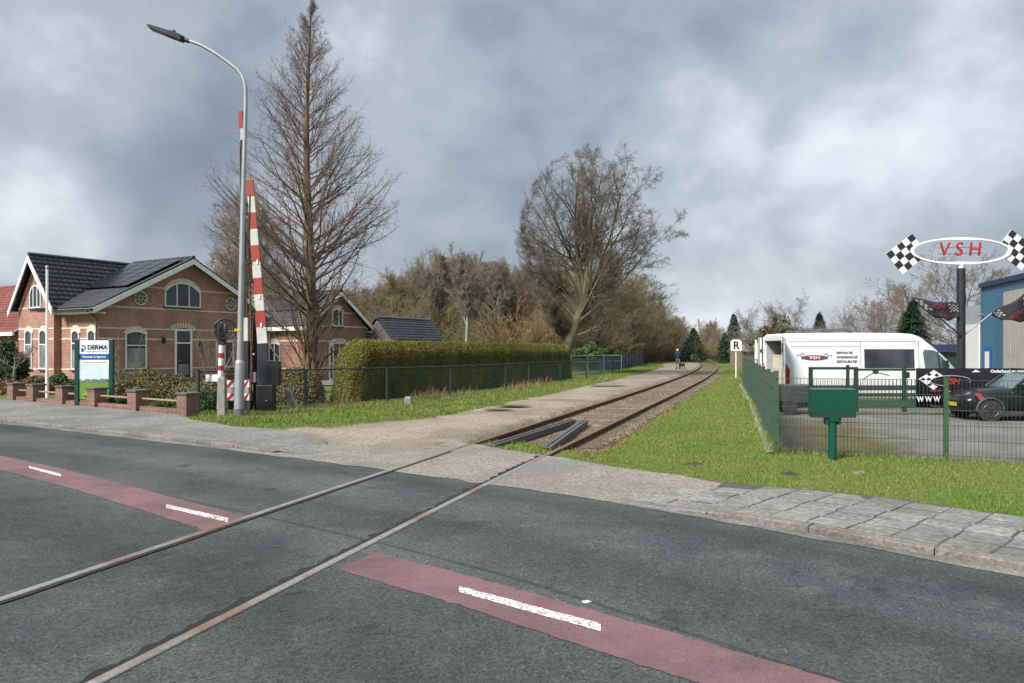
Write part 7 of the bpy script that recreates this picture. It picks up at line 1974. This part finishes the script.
# ------------------------------------------------------------------ hedges and garden shrubs
def make_hedge():
    a, b = np.array((-4.75, 22.2)), np.array((3.6, 42.4)); d = (b - a) / np.linalg.norm(b - a); n = np.array((d[1], -d[0])); L = np.linalg.norm(b - a)
    t = thing('clipped_hedge', 'long clipped conifer hedge with a sloping left end and olive brown top', 'hedge', (a[0], a[1], 0), math.atan2(d[1], d[0]))
    H, W = 1.86, 1.1      # local x along, y to the left (away from the path)
    def surf(s, u):
        """s along 0..1, u around profile 0..1 (front foot -> top -> back foot)"""
        x = s * L
        ends = np.minimum(x / 1.25, (L - x) / 1.1); ends = np.clip(ends, 0, 1)
        zt = H * (1 - (1 - ends) ** 2.6) + .012 * np.sin(x * 1.1) + .012 * np.sin(x * 2.7 + 1)
        th = np.interp(u, [0, .36, .42, .58, .64, 1], [0, .86, 1, 1, .86, 0])
        yf = np.interp(u, [0, .36, .42, .58, .64, 1], [-.02, .10, .32, W - .32, W - .1, W + .02])
        mid = W / 2; sh = .55 + .45 * np.clip(ends * 1.6, 0, 1) ** .6
        y = mid + (yf - mid) * sh
        bump_ = .035 * np.sin(x * 3.1 + u * 9) + .03 * np.sin(x * 7.3 - u * 14)
        return np.stack([x, y + bump_ * np.where(u < .5, -1, 1), th * zt + bump_ * .5], -1)
    ss, uu = np.meshgrid(np.linspace(.004, .996, 120), np.linspace(0, 1, 30), indexing='ij')
    V = surf(ss.ravel(), uu.ravel()); c = V.reshape(120, 30, 3)
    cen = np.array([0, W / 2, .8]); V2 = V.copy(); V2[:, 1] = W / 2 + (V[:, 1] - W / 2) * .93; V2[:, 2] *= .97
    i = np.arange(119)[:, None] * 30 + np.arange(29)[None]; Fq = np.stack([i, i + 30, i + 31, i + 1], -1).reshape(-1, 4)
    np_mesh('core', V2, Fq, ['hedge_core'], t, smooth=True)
    def fn(n, top=False):
        s = rng.uniform(.003, .997, n) ** 1.0; s = s ** 1.35; u = rng.uniform(0, .7, n) if not top else rng.uniform(.3, .62, n)
        p = surf(s, u); e = 1e-3
        dx = surf(s + e, u) - p; du = surf(s, u + e) - p; nn = nrm(np.cross(du, dx))
        nn *= np.sign((nn * (p - np.array([0, W / 2, .7])) * np.array([0, 1, 1])).sum(1, keepdims=True))
        return p + nn * rng.normal(0, .03, (n, 1)), nn
    leaf_cloud(140000, fn, .021, ['hedge_leaf'], 'foliage', t, .9, .5)
    leaf_cloud(36000, lambda n: fn(n, True), .02, ['hedge_tip_lit'], 'top_growth_lit', t, .9, .5)
make_hedge()
def mound(px, Y, rx, ry, h, n, mat, name, label, cat, size=.03, group=None, core='hedge_core', sq=2.4, lump=.08):
    t = thing(name, label, cat, (XA(px, Y), Y, gz(XA(px, Y), Y)), 0, group)
    def sf(v):
        p = np.sign(v) * np.abs(v) ** (2 / sq); p = p / np.maximum((np.abs(v) ** sq).sum(-1, keepdims=True) ** (1 / sq) * 0 + 1, 1e-6)
        r = 1 + lump * np.sin(v[..., :1] * 7 + 2 * v[..., 1:2]) * np.cos(v[..., 2:3] * 6 + 1)
        return p * r * np.array([rx, ry, h]) * np.array([1, 1, 1.0])
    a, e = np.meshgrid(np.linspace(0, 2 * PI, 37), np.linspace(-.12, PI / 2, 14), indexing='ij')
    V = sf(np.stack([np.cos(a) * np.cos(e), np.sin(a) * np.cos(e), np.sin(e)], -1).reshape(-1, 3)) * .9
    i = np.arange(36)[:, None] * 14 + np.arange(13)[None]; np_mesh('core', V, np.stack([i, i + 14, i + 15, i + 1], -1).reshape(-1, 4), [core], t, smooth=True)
    def fn(n):
        v = nrm(rng.normal(0, 1, (n, 3))); v[:, 2] = np.abs(v[:, 2]) - .06
        return sf(v) * rng.normal(.985, .045, (n, 1)), v
    leaf_cloud(n, fn, size, [mat], 'foliage', t, 1.0, .5); return t
mound(294, 21.6, .86, .7, 1.08, 15000, 'bush_leaf', 'round_bush', 'egg shaped clipped pale green bush behind the wire fence', 'bush', .032, sq=2.2, lump=.03)
mound(164, 24.5, 1.35, .8, .74, 14000, 'yew_leaf', 'garden_shrub', 'wide brown green clipped shrub behind the garden wall', 'shrub', .035)
mound(203, 22.6, .9, .7, .66, 9000, 'bush_leaf', 'garden_shrub', 'brownish rounded shrub between the last wall pillar and the house door', 'shrub', .035)
mound(140, 27, 1.0, .7, .85, 7000, 'yew_leaf', 'garden_shrub', 'dark green shrub below the left window of the gable', 'shrub', .04)
mound(217, 19.4, .55, .45, .52, 8000, 'ivy_leaf', 'ivy_shrub', 'dark ivy bush at the foot of the striped post', 'shrub', .04, lump=.15)
mound(240, 19.9, .6, .4, .5, 7000, 'ivy_leaf', 'ivy_shrub', 'dark ivy bush below the striped boards', 'shrub', .04, lump=.15)
mound(52, 27.2, .9, .6, .62, 6000, 'green_leaf', 'garden_shrub', 'green leafy shrub beside the flagpole', 'shrub', .055, lump=.18)
mound(26, 26.5, 1.1, .7, .55, 8000, 'brown_leaf', 'garden_shrub', 'brown leaved hydrangea shrub at the left end of the garden wall', 'shrub', .06, lump=.2)
mound(0, 31, 1.05, .8, 1.9, 7000, 'ivy_leaf', 'garden_hedge', 'tall dark hedge at the left edge below the red roof', 'hedge', .07, lump=.1)
mound(135, 21.7, 1.2, .35, .2, 5000, 'green_leaf', 'ground_cover', 'low green plants along the inside of the garden wall', 'plants', .035, lump=.3)
mound(160, 19.9, .9, .3, .22, 4000, 'green_leaf', 'ground_cover', 'low green plants between the last two wall pillars', 'plants', .035, lump=.3)
mound(112, 24, 1.0, .5, .5, 6000, 'yew_leaf', 'garden_shrub', 'low shrub just right of the company sign', 'shrub', .04, lump=.2)
# small bare garden trees
sv = thing('bare_shrub', 'small pale bare shrub standing right of the company sign', 'shrub', (XA(126, 25), 25, 0))
make_shrub(sv, 61, H=2.2, n0=7, twig=.005, barks=('twig_grey', 'twig_grey'), wid=.5, nn=(6, 4))
sv = thing('pollard_tree', 'small pollarded bare tree at the left edge before the dark hedge', 'tree', (XA(12, 27), 27, 0))
make_broad(sv, 71, 1.9, .9, .075, (.1, 0, 1), 7, .8, 62, (4, 4, 3, 2), (.4, .45, .5, .5), .006, .08, ('twig_grey', 'twig_grey'), levels=2)
sv = thing('bare_shrub', 'bare climbing twigs on the house wall right of the front door', 'shrub', (XA(214, 33.0), 33.0, 0))
make_shrub(sv, 63, H=2.9, n0=7, twig=.005, barks=('twig_grey', 'twig_grey'), wid=.7, nn=(7, 5))

# ------------------------------------------------------------------ camera, sky, sun
cam = bpy.data.cameras.new('Camera'); co = bpy.data.objects.new('Camera', cam); COL.objects.link(co)
co.location = (0, 0, CAMH); co.rotation_euler = (math.radians(90), 0, 0)
cam.sensor_width = 36; cam.lens = 36 * F / 1024; cam.shift_y = (HY - 341.5) / 1024; cam.clip_end = 6000; cam.clip_start = .05
SC.camera = co
SUN_EL, SUN_AZ = 42, 222     # degrees; azimuth clockwise from +Y: behind the camera, to its left
el, az = math.radians(SUN_EL), math.radians(SUN_AZ)
sdir = Vector((math.sin(az) * math.cos(el), math.cos(az) * math.cos(el), math.sin(el)))
sun = bpy.data.lights.new('Sun', 'SUN'); sun.energy = SUNE; sun.angle = math.radians(14); sun.color = (1.0, .955, .89)
so = bpy.data.objects.new('Sun', sun); COL.objects.link(so); so.rotation_euler = (-sdir).to_track_quat('-Z', 'Y').to_euler(); so.location = (0, 0, 60)

w = bpy.data.worlds.new('World'); SC.world = w; w.use_nodes = True
nt = w.node_tree; nt.nodes.clear()
out = nt.nodes.new('ShaderNodeOutputWorld')
sky = nt.nodes.new('ShaderNodeTexSky'); sky.sky_type = 'NISHITA'; sky.sun_disc = False; sky.sun_elevation = el; sky.sun_rotation = az; sky.air_density = 1.2; sky.dust_density = 2.0
bg1 = nt.nodes.new('ShaderNodeBackground'); bg1.inputs[1].default_value = .09; lk(nt, sky.outputs[0], bg1.inputs[0])
dirv = coords(nt, 'Generated')
sep = nt.nodes.new('ShaderNodeSeparateXYZ'); lk(nt, dirv, sep.inputs[0])
zz = math_(nt, 'MAXIMUM', sep.outputs[2], 0.0)
den = math_(nt, 'ADD', zz, .30)
px_ = math_(nt, 'DIVIDE', sep.outputs[0], den); py_ = math_(nt, 'DIVIDE', sep.outputs[1], den)
cv = nt.nodes.new('ShaderNodeCombineXYZ'); lk(nt, px_, cv.inputs[0]); lk(nt, py_, cv.inputs[1]); cv.inputs[2].default_value = 3.7
mpv = nt.nodes.new('ShaderNodeMapping'); mpv.inputs['Scale'].default_value = (1, 1, 1.4); mpv.inputs['Location'].default_value = (.3, .7, 1.1); lk(nt, dirv, mpv.inputs[0])
n1 = noise(nt, mpv.outputs[0], 2.4, 6, .5, .12)
n2 = noise(nt, mpv.outputs[0], 7.5, 8, .58, .1)
n3 = noise(nt, cv.outputs[0], .42, 3, .5)
# warp the viewing direction a little so the cloud banks get torn edges
wn = nt.nodes.new('ShaderNodeTexNoise'); wn.inputs['Scale'].default_value = 3.0; wn.inputs['Detail'].default_value = 5; lk(nt, dirv, wn.inputs['Vector'])
vs_ = nt.nodes.new('ShaderNodeVectorMath'); vs_.operation = 'SUBTRACT'; lk(nt, wn.outputs['Color'], vs_.inputs[0]); vs_.inputs[1].default_value = (.5, .5, .5)
vm = nt.nodes.new('ShaderNodeVectorMath'); vm.operation = 'SCALE'; lk(nt, vs_.outputs[0], vm.inputs[0]); vm.inputs[3].default_value = .30
va = nt.nodes.new('ShaderNodeVectorMath'); va.operation = 'ADD'; lk(nt, dirv, va.inputs[0]); lk(nt, vm.outputs[0], va.inputs[1])
vn_ = nt.nodes.new('ShaderNodeVectorMath'); vn_.operation = 'NORMALIZE'; lk(nt, va.outputs[0], vn_.inputs[0])
def bank(px, py, rad, amp):
    d = Vector(((px - CX) / F, 1, -(py - HY) / F)).normalized()
    dp = nt.nodes.new('ShaderNodeVectorMath'); dp.operation = 'DOT_PRODUCT'; lk(nt, vn_.outputs[0], dp.inputs[0]); dp.inputs[1].default_value = d
    mr = nt.nodes.new('ShaderNodeMapRange'); mr.interpolation_type = 'SMOOTHSTEP'
    mr.inputs[1].default_value = math.cos(math.atan(rad / F)); mr.inputs[2].default_value = 1.0; mr.inputs[3].default_value = 0; mr.inputs[4].default_value = amp
    lk(nt, dp.outputs['Value'], mr.inputs[0]); return mr.outputs[0]
val = math_(nt, 'ADD', math_(nt, 'MULTIPLY', math_(nt, 'SUBTRACT', n1, .5), 1.25), math_(nt, 'MULTIPLY', math_(nt, 'SUBTRACT', n2, .5), .46))
val = math_(nt, 'ADD', val, .5)
for bnk in BANKS: val = math_(nt, 'ADD', val, bank(*bnk))
ccol = ramp(nt, val, CLOUD)
# an overcast sky brightens towards the zenith
zg = nt.nodes.new('ShaderNodeMapRange'); zg.interpolation_type = 'SMOOTHSTEP'; zg.inputs[1].default_value = .44; zg.inputs[2].default_value = .85; zg.inputs[3].default_value = 1.0; zg.inputs[4].default_value = ZEN; lk(nt, sep.outputs[2], zg.inputs[0])
bg2 = nt.nodes.new('ShaderNodeBackground'); lk(nt, ccol, bg2.inputs[0]); lk(nt, math_(nt, 'MULTIPLY', zg.outputs[0], CLOUDS), bg2.inputs[1])
cover = ramp(nt, math_(nt, 'ADD', n3, math_(nt, 'MULTIPLY', n2, .25)), [(.40, .86), (.75, .97)])
mx_ = nt.nodes.new('ShaderNodeMixShader'); lk(nt, cover, mx_.inputs[0]); lk(nt, bg1.outputs[0], mx_.inputs[1]); lk(nt, bg2.outputs[0], mx_.inputs[2])
lk(nt, mx_.outputs[0], out.inputs[0])
SC.view_settings.view_transform = 'Standard'; SC.view_settings.look = 'None'; SC.view_settings.gamma = 1.0; SC.view_settings.exposure = EXPO
SC.view_settings.use_curve_mapping = False
SC.cycles.max_bounces = 6; SC.cycles.transparent_max_bounces = 6
